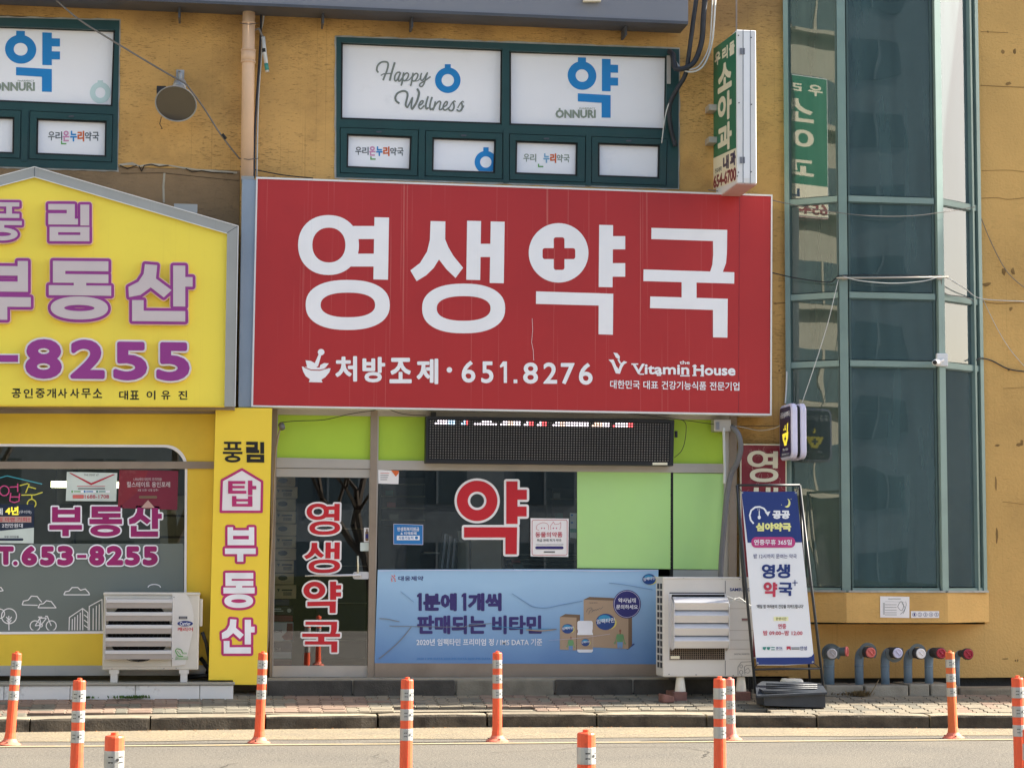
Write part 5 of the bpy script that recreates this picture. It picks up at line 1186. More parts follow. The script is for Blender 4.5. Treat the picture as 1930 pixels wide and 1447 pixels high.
for (a, b, c, l) in ((1270, 1295, 1302, 'reddish paving brick under the left white foot of the grey air conditioner'), (1385, 1415, 1304, 'reddish paving brick under the right white foot of the grey air conditioner')):
    p = Y(ay-.03); xa, xb = p(a, c).x, p(b, c).x
    t = box('brick', xa, xb, ay-.03, ay+.33, pave_z(ay)-.01, zf-.001, M['red_block'], None, .006, 2); tag(t, l, 'brick', fb)
bk = box('broken_brick', 0, .12, -.05, .06, 0, .09, M['red_block'], None, .012, 2)
for v in bk.data.vertices:
    v.co.z *= .6+.4*abs(math.sin(v.co.x*40+1)); v.co.x += .01*math.sin(v.co.y*60)
bk.location = (Y(-.4)(1255, 1305).x, -.42, pave_z(-.42)); bk.rotation_euler = (0, 0, .3); tag(bk, 'broken piece of reddish brick left of the grey air conditioner feet', 'brick')

t = thing('plastic_string', Y(-.45)(1390, 1135), 'white plastic string tied from the grey air conditioner to the banner stand', 'string')
for P_ in ([(1368, 1122), (1384, 1130), (1418, 1142)], [(1370, 1123), (1382, 1128), (1394, 1126), (1417, 1143)], [(1376, 1134), (1390, 1126), (1386, 1124)]):
    tube('strand', [Y(-.47-.002*len(P_))(*q) for q in P_], .0045, M['cable_white'], t, 5)
# ================================================================== A-frame banner stand
ps, th = rad(-2), rad(5)
m_ = Vector((-math.sin(ps), math.cos(ps), 0)); nrm = -(m_*math.cos(th))+Vector((0, 0, 1))*math.sin(th)
bot = Y(-.62)(1480, 1290); apn = Pl(bot, nrm)
af = thing('banner_stand', apn(1488, 1300), 'leaning black frame stand with a blue and white night pharmacy banner', 'banner stand')
BN = [(1397.5, 925.5), (1450, 927), (1501, 925.5), (1519, 1090), (1535, 1250), (1482, 1253), (1426, 1253), (1411, 1090)]
flats('banner_sheet', [BN], apn, .01, .004, M['banner_white'], af, back=True)
za = frm((1380, 900, .304))
def af_(q, k, off, name='print', holes=(), clip=None, buf=0): return flats(name, [za(a) for a in q], apn, off, .001, M[k], af, holes=[za(a) for a in holes], clip=clip, buf=buf)
af_([[(57, 84), (230, 88), (400, 84), (433, 400), (96, 402)]], 'banner_ink', .0125)
af_([[(149, 1114), (470, 1112), (492, 1106), (508, 1086), (511, 1152), (330, 1158), (151, 1158)]], 'banner_ink', .0125)
flats('print', [ribbon_ for ribbon_ in ribbon(za([(133, 284), (115, 262), (109, 232), (118, 202), (142, 183), (170, 180), (196, 190), (212, 210)]), 3.2)], apn, .014, .001, M['banner_white'], af)
af_([[(202, 212), (237, 208), (222, 238)], ell(168, 245, 10, 12, 14), rc(165, 205, 171, 240)], 'banner_white', .014)
af_([ell(340, 157, 21, 28, 26)], 'pale_yellow', .014, holes=[ell(329, 150, 21, 27, 26)])
txt('12', *za([(158, 190)])[0], *za([(172, 202)])[0], apn, .014, M['banner_white'], af)
for dx, dy in ((365, 132), (306, 168)): af_([ell(dx, dy, 2.4, 2.4, 8)], 'pale_yellow', .014)
def at_(s, x0, y0, x1, y1, k, bold=0, w=0, sl=0): a, b = za([(x0, y0), (x1, y1)]); txt(s, *a, *b, apn, .0145, M[k], af, bold=bold if bold > .5 else 0, w=w or (.02 if bold <= .5 else 0), sl=sl)
at_('공공', 250, 203, 358, 255, 'banner_white', 1.1); at_('심야약국', 147, 278, 366, 332, 'pale_yellow', 1.1)
af_([rrect(119, 367, 391, 433, 30)], 'pink_pill', .0135); at_('연중무휴 365일', 135, 382, 370, 417, 'pure_white', .65)
at_('밤 12시까지 문여는 약국', 133, 472, 400, 500, 'navy', 0, .004)
for g, q in (('영', (184, 537, 266, 624)), ('생', (274, 536, 360, 622))):
    a, b = za([(q[0], q[1]), (q[2], q[3])]); letter(g, *a, *b, apn, .0145, .001, M['banner_ink'], af, inset=.6, buf=.6)
for g, q, k in (('약', (195, 647, 280, 738), 'red_ink'), ('국', (288, 648, 372, 732), 'banner_ink')):
    a, b = za([(q[0], q[1]), (q[2], q[3])]); letter(g, *a, *b, apn, .0145, .001, M[k], af, inset=.6, buf=.6)
af_([rc(387, 633, 392, 669), rc(373, 648, 406, 653)], 'banner_ink', .0145)
at_("'매일 밤 여러분의 건강을 지켜드립니다'", 152, 785, 442, 809, 'black_metal'); af_([rrect(257, 860, 348, 886, 4)], 'soft_yellow', .0135); at_('운영시간', 270, 864, 336, 882, 'olive', .2)
at_('연중', 284, 904, 335, 936, 'red_ink', .3); at_('밤 09:00~밤 12:00', 192, 946, 436, 976, 'red_ink', .3)
af_([[(190, 1048), (212, 1048), (204, 1068), (190, 1062)], [(216, 1048), (238, 1048), (230, 1068), (216, 1062)], rc(242, 1048, 264, 1053), rc(242, 1062, 264, 1067)], 'teal', .0145); at_('경기도', 271, 1046, 312, 1062, 'banner_ink', .1); af_([rc(271, 1065, 314, 1066.5)], 'banner_ink', .0145)
af_([[(338, 1044), (362, 1044), (364, 1068), (350, 1058), (338, 1068)]], 'red_ink', .0145); af_([rc(366, 1050, 418, 1054), rc(368, 1058, 418, 1063)], 'grey_print', .0145); at_('안성', 421, 1043, 463, 1068, 'banner_ink', .3)
def rod(name, a, b, r=.012, k='black_metal'): tube(name, [a, b], r, M[k], af, 6)
tl, tr_, br, bl = apn(1389, 914), apn(1507, 914), apn(1552, 1296), apn(1424, 1306)
rod('frame_bar', tl, tr_, .013); rod('frame_leg', tl, bl, .014); rod('frame_leg', tr_, br, .014); rod('frame_bar', apn(1420, 1261), apn(1547, 1259), .012)
for a, b in (((1399, 927), (1391, 917)), ((1500, 927), (1506, 917)), ((1428, 1250), (1421, 1260)), ((1532, 1248), (1545, 1258))): rod('tie', apn(*a, .012), apn(*b, .005), .004, 'cable_dark')
for x in (1399, 1500): flats('eyelet', [ell(x+0, 928, 2, 2, 10)], apn, .013, .002, M['lamp_metal'], af)
for x, y in ((1428, 1249), (1532, 1247)): flats('eyelet', [ell(x, y, 2, 2, 10)], apn, .013, .002, M['lamp_metal'], af)
# rear legs
gz = pave_z(-.45)
rod('rear_leg', tl, Vector((bl.x+.05, -.24, pave_z(-.24))), .012); rod('rear_leg', tr_, Vector((br.x+.0, -.2, pave_z(-.2))), .012)
# black weight box lying at its foot
wb = thing('weight_box', (Y(-.72)(1490, 1330).x, -.72, pave_z(-.7)), 'black plastic weight box with a hinged lid at the foot of the banner stand', 'weight box')
qy = -.82; q = Y(qy)
def pz(x, y, yy): return Y(yy)(x, y)
fr = [pz(1438, 1300, qy), pz(1555, 1304, qy), pz(1556, 1333, qy), pz(1441, 1329, qy)]
bkq = [pz(1432, 1284, qy+.32), pz(1546, 1286, qy+.32)]
bd_ = Vector((0, .3, 0))
V = fr+[fr[0]+bd_+Vector((0, 0, .02)), fr[1]+bd_+Vector((0, 0, .02)), fr[2]+bd_, fr[3]+bd_]
new('body', V, [[3, 2, 1, 0], [0, 1, 5, 4], [1, 2, 6, 5], [3, 0, 4, 7], [2, 3, 7, 6], [4, 5, 6, 7]], M['bin_black'], wb)
V = [pz(1426, 1310, qy-.03), pz(1559, 1304, qy-.03), pz(1549, 1288, qy+.22), pz(1526, 1285, qy+.26), pz(1436, 1283, qy+.26), pz(1424, 1292, qy+.2)]
V2 = [v-Vector((0, 0, .018)) for v in V]; n = 6
new('lid', V+V2, [list(range(n)), [n+k for k in range(n)][::-1]]+[[k, n+k, n+(k+1) % n, (k+1) % n] for k in range(n)], M['bin_black'], wb)
for k in range(3): tube('lid_rib', [pz(1444, 1290+k*4, qy+.16-k*.05)+Vector((0, 0, .01)), pz(1540, 1292+k*3.4, qy+.16-k*.05)+Vector((0, 0, .01))], .008, M['bin_black'], wb, 6)
tube('rim', [pz(1441, 1304, qy-.005), pz(1553, 1308, qy-.005)], .008, M['bin_black'], wb, 6)
bt = Y(-.35)
V, Fc = lathe([(.012, 0), (.034, .015), (.036, .05), (.033, .08), (.037, .11), (.036, .2), (.03, .215), (.014, .225)], 14, bt(1471, 1284), (1, 0, -.03))
tag(new('plastic_bottle', V, Fc, M['bag'], None, True), 'crumpled white plastic bottle lying behind the black weight box', 'bottle')

# ================================================================== projecting signs
# clinic sign: faces look along the street
cx0, cx1 = Y(-.62)(1388.5, 200).x, Y(-.62)(1425.5, 200).x; cyf, cyb = -.62, .24
q = Y(-.62); zt, zb = q(1406, 57).z, q(1406, 345.5).z
cg = thing('clinic_sign', (cx1, YW, (zt+zb)/2), 'tall green and white clinic sign jutting out from the wall above the red sign', 'sign')
box('case', cx0, cx1, cyf, cyb, zb, zt, M['sign_case'], cg, .006)
sx = Pl((cx0, 0, 0), (-1, 0, 0))
fc = [(1388, 58), (1387.8, 343), (1343.5, 359), (1344.5, 90)]
spx = lambda u, v: (1387.6+(1344-1387.6)*u, (58.5+(91-58.5)*u)+((342.5-58.5)+((359-91)-(342.5-58.5))*u)*v)   # u 0 outer edge..1 wall, v 0 top..1 bottom
def side(P): return [spx(1-x, y) for x, y in P]      # x 0 = wall side
flats('sign_face', [side(rc(.015, .006, .985, .995))], sx, .002, .002, M['cream'], cg)
flats('sign_face', [side(rc(.015, .006, .985, .775))], sx, .003, .002, M['clinic_green'], cg)
def stx(s, x0, y0, x1, y1, k, bold=0):
    P, T = glyphs(s, 3); Q = fit(P, x0, y0, x1, y1)
    # grow in face units (x is about half the height unit in metres), then project
    asp = .86/1.54
    Qs = [(x*asp, y) for x, y in Q]; pts_, tr = union([[Qs[i] for i in f_] for f_ in T], (), None, bold, 8) if bold else (Qs, T)
    flat('letter', (side([(x/asp, y) for x, y in pts_]), tr), sx, .0045, .002, M[k], cg)
for s, a in (('우', .08), ('리', .40), ('들', .70)): stx(s, a, .055, a+.22, .135, 'cream', .005)
stx('소', .22, .17, .78, .335, 'cream', .012); stx('아', .22, .375, .78, .545, 'cream', .012); stx('과', .22, .585, .78, .75, 'cream', .012)
stx('내', .44, .80, .66, .885, 'deep_blue', .006); stx('과', .74, .795, .96, .88, 'deep_blue', .006); stx('진료과목', .07, .855, .36, .888, 'grey_print'); stx('654-6700', .02, .905, .98, .985, 'maroon', .004)
class XR:
    n = Vector((1, 0, 0))
    def __call__(s, u, v, off=0): return Vector((cx1+off, cyf+(cyb-cyf)*u, zt-(zt-zb)*v))
xrp = XR()
flat('sign_face', union([rc(.015, .006, .985, .995)]), xrp, .002, .002, M['cream'], cg); flat('sign_face', union([rc(.015, .006, .985, .775)]), xrp, .003, .002, M['clinic_green'], cg)
for t_, x0_, y0_, x1_, y1_, k_ in (('우', .08, .055, .30, .135, 'cream'), ('리', .40, .055, .62, .135, 'cream'), ('들', .70, .055, .92, .135, 'cream'), ('소', .22, .17, .78, .335, 'cream'), ('아', .22, .375, .78, .545, 'cream'), ('과', .22, .585, .78, .75, 'cream'), ('내', .44, .80, .66, .885, 'deep_blue'), ('과', .74, .795, .96, .88, 'deep_blue'), ('654-6700', .02, .905, .98, .985, 'maroon')):
    P, T = glyphs(t_, 3, .03); flat('letter', (fit(P, x0_, y0_, x1_, y1_), T), xrp, .0045, .002, M[k_], cg)
for e in (1400, 1413.5): flats('case_joint', [rc(e, 57, e+1.3, 345)], Y(cyf), .002, .002, M['fascia'], cg)
flats('end_plate', [rc(1401.5, 62, 1413.3, 336)], Y(cyf), .004, .004, M['banner_white'], cg)
for y in (97, 302): flats('hinge', [rc(1391.5+3, y-6, 1399.5, y+6), rc(1401.6, y-6, 1404, y+6)], Y(cyf), .008, .006, M['fascia'], cg)
for x, y in ((1392, 67), (1416, 71), (1393, 194), (1416.5, 197), (1392, 325), (1416, 324), (1388.5+1.5, 332)): flats('screw', [ell(x, y, 1.2, 1.2, 8)], Y(cyf), .008, .006, M['fascia_dark'], cg)
for xx in (.075, .135): box('base_joint', cx0+xx, cx0+xx+.006, cyf, cyb, zb-.003, zb, M['fascia_dark'], cg)
box('base_plate', cx0+.002, cx1-.002, cyf+.003, cyb, zb-.012, zb-.0035, M['pinkish'], cg)
for yv in (203, 264): 
    p0 = Y(.2)(1338, yv); box('wall_bracket', p0.x-.015, cx0+.05, .18, YW-.001, p0.z-.03, p0.z+.03, M['alu'], cg)
tube('hanger_rod', [Y(.2)(1388, -40), Y(.2)(1388, 58), Vector((cx0+.06, .1, zt))], .009, M['alu_brown'], cg)
# small night-pharmacy sign, two rounded plates with a dark body between
kx = [Y(-.18)(a, 810).x for a in (1492, 1504, 1509, 1520.5)]
sgy0, sgy1 = -.18, .27; q = Y(-.18); zt, zb = q(1500, 759).z, q(1500, 864).z; zc_ = (zt+zb)/2; hh = (zt-zb)/2; wd_ = (sgy1-sgy0)/2; yc_ = (sgy0+sgy1)/2
sg = thing('night_pharmacy_sign', (kx[2], YW, zc_), 'small double plate projecting sign with a yellow bowl on dark blue, near the bay', 'sign')
def plate(name, xa, xb, k, ins=0, r=.07):
    P = rrect(yc_-wd_+ins, zc_-hh+ins, yc_+wd_-ins, zc_+hh-ins, r, 6); n = len(P)
    V = []; e = min(.012, (xb-xa)*.3)
    ring = [(xa, e), (xa+e, 0), (xb-e, 0), (xb, e)]
    for x, s in ring:
        c = 1-s/.25
        V += [(x, yc_+(a-yc_)*c, zc_+(b-zc_)*c) for a, b in P]
    Fc = [list(range(n)), [3*n+i for i in range(n)][::-1]]
    for k_ in range(3): Fc += [[k_*n+i, (k_+1)*n+i, (k_+1)*n+(i+1) % n, k_*n+(i+1) % n] for i in range(n)]
    return new(name, V, Fc, M[k], sg)
plate('plate', kx[0], kx[1]-.002, 'lavender'); plate('plate', kx[2]+.002, kx[3], 'lavender'); plate('core', kx[1]-.001, kx[2]+.001, 'black', .02, .05)
sp2 = Pl((kx[0], 0, 0), (-1, 0, 0))
yz = lambda P: P
class YZ:
    n = Vector((-1, 0, 0))
    def __call__(s, u, v, off=0): return Vector((kx[0]-off, sgy1-(sgy1-sgy0)*u, zt-(zt-zb)*v))   # u 0 at the wall
yzp = YZ()
flats('sign_face', [rrect(.05, .05, .93, .95, .08)], yzp, .002, .002, M['deep_blue'], sg)
def yzt(s, x0, y0, x1, y1, k, bold=0):
    P, T = glyphs(s, 2, .02 if bold else 0); Q = fit(P, x0, y0, x1, y1); flat('print', (Q, T), yzp, .004, .001, M[k], sg)
yzt('공공심야약국', .12, .13, .88, .24, 'pure_white', 1)
flats('print', [[(.27, .53), (.75, .5), (.72, .62), (.62, .7), (.6, .74), (.42, .745), (.42, .71), (.32, .64)]], yzp, .004, .001, M['pill_yel'] if False else M['neon_yel'], sg, holes=[rc(.47, .56, .53, .68), rc(.42, .6, .58, .64)])
flats('print', [ell(.52, .42, .05, .05, 14)], yzp, .004, .001, M['neon_yel'], sg, holes=[ell(.56, .4, .045, .045, 14)]); flats('print', [[(.66, .36), (.74, .34), (.7, .5), (.64, .5)], ell(.4, .45, .03, .02, 8)], yzp, .004, .001, M['neon_yel'], sg)
yzt('9h-12h', .3, .79, .72, .835, 'pure_white', 1); yzt('밤 09:00 12:00', .24, .885, .78, .91, 'pure_white')
class YZr:
    n = Vector((1, 0, 0))
    def __call__(s, u, v, off=0): return Vector((kx[3]+off, sgy0+(sgy1-sgy0)*u, zt-(zt-zb)*v))
yzp = YZr()
flats('sign_face', [rrect(.07, .05, .95, .95, .08)], yzp, .002, .002, M['deep_blue'], sg)
yzt('공공심야약국', .12, .13, .88, .24, 'pure_white', 1)
flats('print', [[(.25, .53), (.75, .53), (.68, .64), (.62, .7), (.6, .74), (.42, .74), (.40, .70), (.32, .64)]], yzp, .004, .001, M['neon_yel'], sg, holes=[rc(.47, .56, .53, .68), rc(.42, .6, .58, .64)])
flats('print', [ell(.52, .42, .05, .05, 14)], yzp, .004, .001, M['neon_yel'], sg, holes=[ell(.56, .4, .045, .045, 14)])
yzt('9h-12h', .3, .79, .72, .835, 'pure_white', 1); yzt('밤 09:00 12:00', .24, .885, .78, .91, 'pure_white')
box('wall_arm', kx[1], kx[2], .25, YW, zc_-.03, zc_+.03, M['black'], sg)

# ================================================================== pipes, ducts, conduits and cables on the facade
pb = thing('rain_pipe', Y(.2)(467, 338), 'beige round rain pipe running up the wall beside the red sign', 'pipe')
a, b = Y(.2)(470, -60), Y(.2)(465.5, 340)
tube('pipe', [a, b], .062, M['pipe_beige'], pb, 16)
for y0, y1, r in ((96, 118, .070), (116, 119, .074), (42, 46, .068), (94, 97, .074)): tube('coupling' if r == .07 else 'pipe_clip', [Y(.2)(469.4-y0*.013, y0), Y(.2)(469.4-y1*.013, y1)], r, M['pipe_beige'], pb, 16)
for y in (44, 299): tube('pipe_clip', [Y(.2)(452, y), Y(.1)(468, y+2), Y(.2)(487, y)], .004, M['fascia_dark'], pb, 6)
rb('wall_bracket', 455, 332, 479, 339, .13, .2, M['frame_grey'], pb)
t = rb('duct_cover', 452.5, 338, 480, 768, .03, .2, M['duct_blue'], None, .006); tag(t, 'blue grey sheet metal duct cover between the yellow and red signs', 'duct')
cable('cable', [(491, -40), (492, 40), (489, 110), (483, 200), (480, 260), (479, 336)], .27, .013, M['cable_dark'], 'thick black cable hanging just right of the beige rain pipe')
cable('cable', [(496, -40), (497, 30), (492, 60), (494, 90), (487, 190), (484, 336)], .30, .008, M['cable_white'], 'thin pale cable running down behind the black one by the rain pipe')
sy_ = thing('cable_connector', Y(.22)(500, 135), 'white and teal cable splice tube hanging beside the rain pipe', 'connector')
tube('tube', [Y(.22)(496, 70), Y(.22)(499, 100), Y(.22)(504, 136)], .020, M['cable_white'], sy_, 10); tube('band', [Y(.22)(497.6, 92), Y(.22)(498.3, 99)], .0215, M['black'], sy_, 10); tube('band', [Y(.22)(501.5, 120), Y(.22)(503.6, 133)], .0212, M['teal'], sy_, 10)
tube('hook', [Y(.22)(478, 58), Y(.22)(488, 54), Y(.22)(496, 72)], .012, M['cable_grey'], sy_, 8)
cable('cable', [(105, 0), (150, 38), (220, 82), (300, 130), (337, 151), (352, 160)], [.0, .05, .1, .12, .1, .12], .009, M['cable_grey'], 'grey cable dropping from the fascia to the wall lamp')
cable('cable', [(352, 160), (385, 205), (410, 245), (432, 275), (452, 300)], [.12, .15, .2, .25, .28], .008, M['cable_grey'], 'grey cable from the wall lamp down to the rain pipe')
t = tube('cable_sleeve', [Y(.2)(419, 253), Y(.2)(426, 262)], .014, M['black'], None, 8); tag(t, 'short black sleeve on the cable between lamp and pipe', 'cable sleeve')
# big cables by the clinic sign
cable('cable', [(1332, -40), (1326, 30), (1322, 80), (1306, 120), (1275, 130), (1268, 104), (1262, 98)], [.0, .05, .1, .1, .12, .2, .3], .029, M['cable_dark'], 'thick black insulated cable looping into the corner of the upstairs window', group=None)
cable('cable', [(1318, -40), (1308, 30), (1300, 90), (1292, 140), (1275, 170), (1262, 200), (1264, 240), (1273, 276)], [.0, .06, .1, .15, .2, .25, .28, .3], .024, M['cable_dark'], 'black cable falling past the upstairs window corner to a frayed end')
cable('cable', [(1350, -40), (1346, 40), (1340, 90), (1325, 125), (1303, 136), (1282, 128), (1266, 104)], [.0, .03, .08, .08, .1, .15, .3], .010, M['cable_white'], 'white cable looping beside the black cable near the clinic sign')
cable('cable', [(1344, -40), (1341, 40), (1336, 90), (1318, 124), (1300, 132)], [.02, .05, .1, .1, .1], .008, M['cable_white'], 'second white cable just inside the looping white one')
cable('cable', [(1293, 142), (1272, 174), (1256, 210), (1247, 270)], [.14, .2, .25, .28], .006, M['cable_white'], 'thin white cable hanging loose across the upstairs window corner')
t = rb('rag', 1257, 105, 1264, 158, .30, .01, M['alu'], None); tag(t, 'grey rag strip caught at the corner of the upstairs window', 'rag')
# around the shopfront
cable('cable', [(528, 796), (560, 793), (610, 791), (660, 780), (700, 774), (726, 770), (760, 780), (803, 783)], .2, .004, M['black'], 'thin black wire drooping across the left green panels')
cable('cable', [(1284, 790), (1293, 800), (1291, 830), (1284, 850), (1271, 862)], .14, .0035, M['black'], 'thin black wire curling right of the message board')
cable('cable', [(1180, 778), (1240, 785), (1300, 793), (1360, 801), (1400, 803), (1468, 802)], [.1, .12, .12, .15, .2, .1], .0035, M['black'], 'thin dark wire sagging from the red sign to the small projecting sign')
cable('cable', [(1362, 801), (1395, 804), (1430, 811), (1455, 808), (1470, 802)], [.15, .18, .2, .15, .0], .003, M['cable_white'], 'thin pale wire sagging below the dark one to the small projecting sign')
cable('cable', [(1373, 803), (1384, 808), (1393, 822), (1396, 845), (1390, 870), (1378, 895), (1370, 935), (1364, 1000), (1360, 1050), (1358, 1095)], [.2, .1, .06, .06, .08, .12, .14, .14, .13, .1], .028, M['conduit'], 'fat grey insulated hose bending down beside the green panels', n=10)
cable('cable', [(1364, 806), (1365, 850), (1366, 880), (1365, 911)], .12, .014, M['cable_white'], 'straight white trunking piece hanging beside the right green panel')
cable('cable', [(533, 800), (526, 815), (520, 850), (517, 900), (513, 1000), (508, 1100), (505, 1200), (502, 1232)], [.18]*8, .010, M['alu_brown'], 'thin brownish tube running down between yellow column and door')
t = thing('junction_box', Y(.12)(1362, 800), 'small weathered grey junction box under the red sign at its right', 'junction box'); rb('body', 1346, 790, 1378, 813, .12, .14, M['alu'], t, .006); rb('clip', 1350, 795, 1356, 809, .11, .012, M['fascia'], t)
t = tube('wire_hub', [Y(.2)(530, 800), Y(.15)(532, 806)], .03, M['conduit'], None, 10); tag(t, 'round grey wire outlet at the top left green panel', 'cable outlet')
cable('cable', [(452, 314), (500, 324), (540, 331), (590, 336)], .3, .006, M['black'], 'thin black wire on the wall just above the left end of the red sign')
cable('cable', [(1335, 358), (1380, 364), (1430, 372), (1480, 383), (1560, 398), (1640, 407), (1720, 407), (1790, 398), (1838, 390)], [.2, .1, .05, .05, -.05, -.1, -.1, -.05, .2], .0045, M['cable_grey'], 'thin grey wire sagging across the upper part of the bay window')
cable('cable', [(1455, 514), (1500, 524), (1560, 532), (1577, 523), (1590, 519), (1680, 519), (1775, 520)], [.1, .1, .0, -.06, -.07, -.07, -.06], .006, M['black'], 'dark wire running along the rod across the bay window')
cable('cable', [(1590, 521), (1620, 529), (1680, 534), (1740, 530), (1770, 522), (1785, 524), (1820, 545), (1850, 563), (1930, 568)], [-.07, -.09, -.1, -.09, -.07, -.05, .1, .3, .33], .005, M['cable_white'], 'pale wire sagging under the rod and on to the right wall')
cable('cable', [(1580, 527), (1560, 610), (1535, 690), (1512, 758)], [-.06, -.08, -.1, -.05], .004, M['cable_white'], 'pale wire slanting from the rod down to the small projecting sign')
cable('cable', [(1774, 524), (1776, 545), (1786, 555), (1820, 560), (1836, 568)], [-.04, -.02, 0, .1, .15], .005, M['cable_grey'], 'short grey wire dropping from the right end of the rod')
cable('cable', [(1841, 678), (1850, 675), (1870, 680), (1900, 695), (1930, 700)], [.2, .28, .33, .33, .33], .007, M['cable_dark'], 'dark wire leaving the bay window across the right wall at mid height')
cable('cable', [(1845, 400), (1865, 450), (1890, 500), (1910, 525), (1935, 545)], .33, .004, M['cable_grey'], 'thin wire slanting down the right wall from the bay')
cable('cable', [(1852, 563), (1880, 620), (1905, 660), (1935, 695)], .335, .003, M['cable_white'], 'hair thin pale wire slanting down the right wall')
cable('cable', [(1483, 700), (1482, 730), (1480, 760)], .2, .008, M['cable_white'], 'short white cable running up behind the small projecting sign')
t = thing('steel_rod', Y(-.07)(1680, 523), 'thin steel rod fixed across two posts of the bay window', 'rod')
tube('bar', [Y(-.07)(1577, 524), Y(-.07)(1787, 522)], .010, M['alu'], t, 8)
for x in (1592, 1771): rb('bracket', x-4, 518, x+4, 527, -.062, .02, M['alu'], t)

# lamp on the left wall
lm = thing('wall_lamp', Y(.3)(340, 180), 'round grey metal floodlight tilted down on the ochre wall near the left window', 'lamp')
ax = Vector((-.08, -.72, -.70)).normalized(); c = Y(-.02)(331.5, 196)
V, Fc = lathe([(.05, -.26), (.075, -.24), (.085, -.17), (.13, -.12), (.17, -.06), (.197, -.01), (.203, 0), (.199, .004), (.192, .0), (.188, -.008)], 36, c, ax); new('reflector', V, Fc[:-1], M['lamp_metal'], lm, True)
V, Fc = lathe([(.19, -.004), (.19, -.002)], 36, c, ax); new('lens', V, Fc, M['lamp_glass'], lm)
V, Fc = lathe([(.05, -.40), (.062, -.39), (.07, -.26)], 18, c, ax); new('lamp_housing', V, Fc, M['lamp_metal'], lm, True)
tube('arm', [c-ax*.36, Y(.2)(340, 140), Y(.34)(338, 137)], .02, M['lamp_metal'], lm, 8)
rb('wall_plate', 332, 132, 347, 158, .33, .018, M['lamp_metal'], lm)
rb('ballast', 295, 162, 313, 176, .1, .08, M['black'], lm, .006)
tube('loose_wire', [Y(.1)(304, 221), Y(.15)(301, 234), Y(.15)(306, 243), Y(.15)(303, 243)], .004, M['black'], lm, 5)

# camera and papers on the bay
cc = thing('security_camera', Y(-.05)(1775, 690), 'small white security camera on a post of the bay window', 'security camera')
rb('junction_box', 1766, 666, 1787, 690, -.055, .045, M['sign_case'], cc, .006)
V, Fc = lathe([(.02, 0), (.031, .01), (.031, .12), (.024, .13)], 14, Y(-.2)(1762, 683), (.55, .75, .1)); new('camera_barrel', V, Fc, M['white_vinyl'], cc, True)
V, Fc = lathe([(.022, -.004), (.022, .004)], 14, Y(-.2)(1762, 683), (.55, .75, .1)); new('lens', V, Fc, M['black'], cc)
tube('bracket', [Y(-.12)(1770, 682), Y(-.06)(1778, 678)], .012, M['sign_case'], cc, 8)
pq = Y(byo-.052)
t = flats('paper_notice', [[(1659, 1123), (1714, 1124), (1714, 1164), (1659, 1163)]], pq, .004, .003, M['white_vinyl']); tag(t, 'white sheet with a line sketch taped under the bay window', 'notice')
sk_ = []
for y in (1139, 1144, 1149, 1154, 1158): sk_ += ribbon([(1668, y), (1690, y)], .7)
sk_ += ribbon(rc(1665, 1136, 1667, 1157), .5, True)+ribbon(cr([(1692, 1142), (1698, 1133), (1703, 1140), (1700, 1150), (1694, 1146), (1692, 1142)]), .7)+ribbon(cr([(1697, 1157), (1704, 1150), (1708, 1140), (1707, 1133)]), .6)+ribbon(cr([(1700, 1136), (1706, 1146), (1702, 1156)]), .6)+ribbon([(1674, 1128), (1698, 1128)], .9)+ribbon([(1668, 1133), (1705, 1134)], .3)
flats('print', sk_, pq, .006, .001, M['grey_print'], t)
t = flats('label_strip', [rc(1717, 1151, 1770, 1164)], pq, .004, .003, M['white_vinyl']); tag(t, 'white strip with five circled numbers beside the line sketch', 'label')
for i in range(5):
    x = 1723.5+i*10.4; flats('print', ribbon(ell(x, 1157.5, 3.6, 3.8, 16), .5, True), pq, .006, .001, M['navy'], t); txt(str(i+1), x-1.3, 1155, x+1.3, 1160, pq, .006, M['navy'], t)

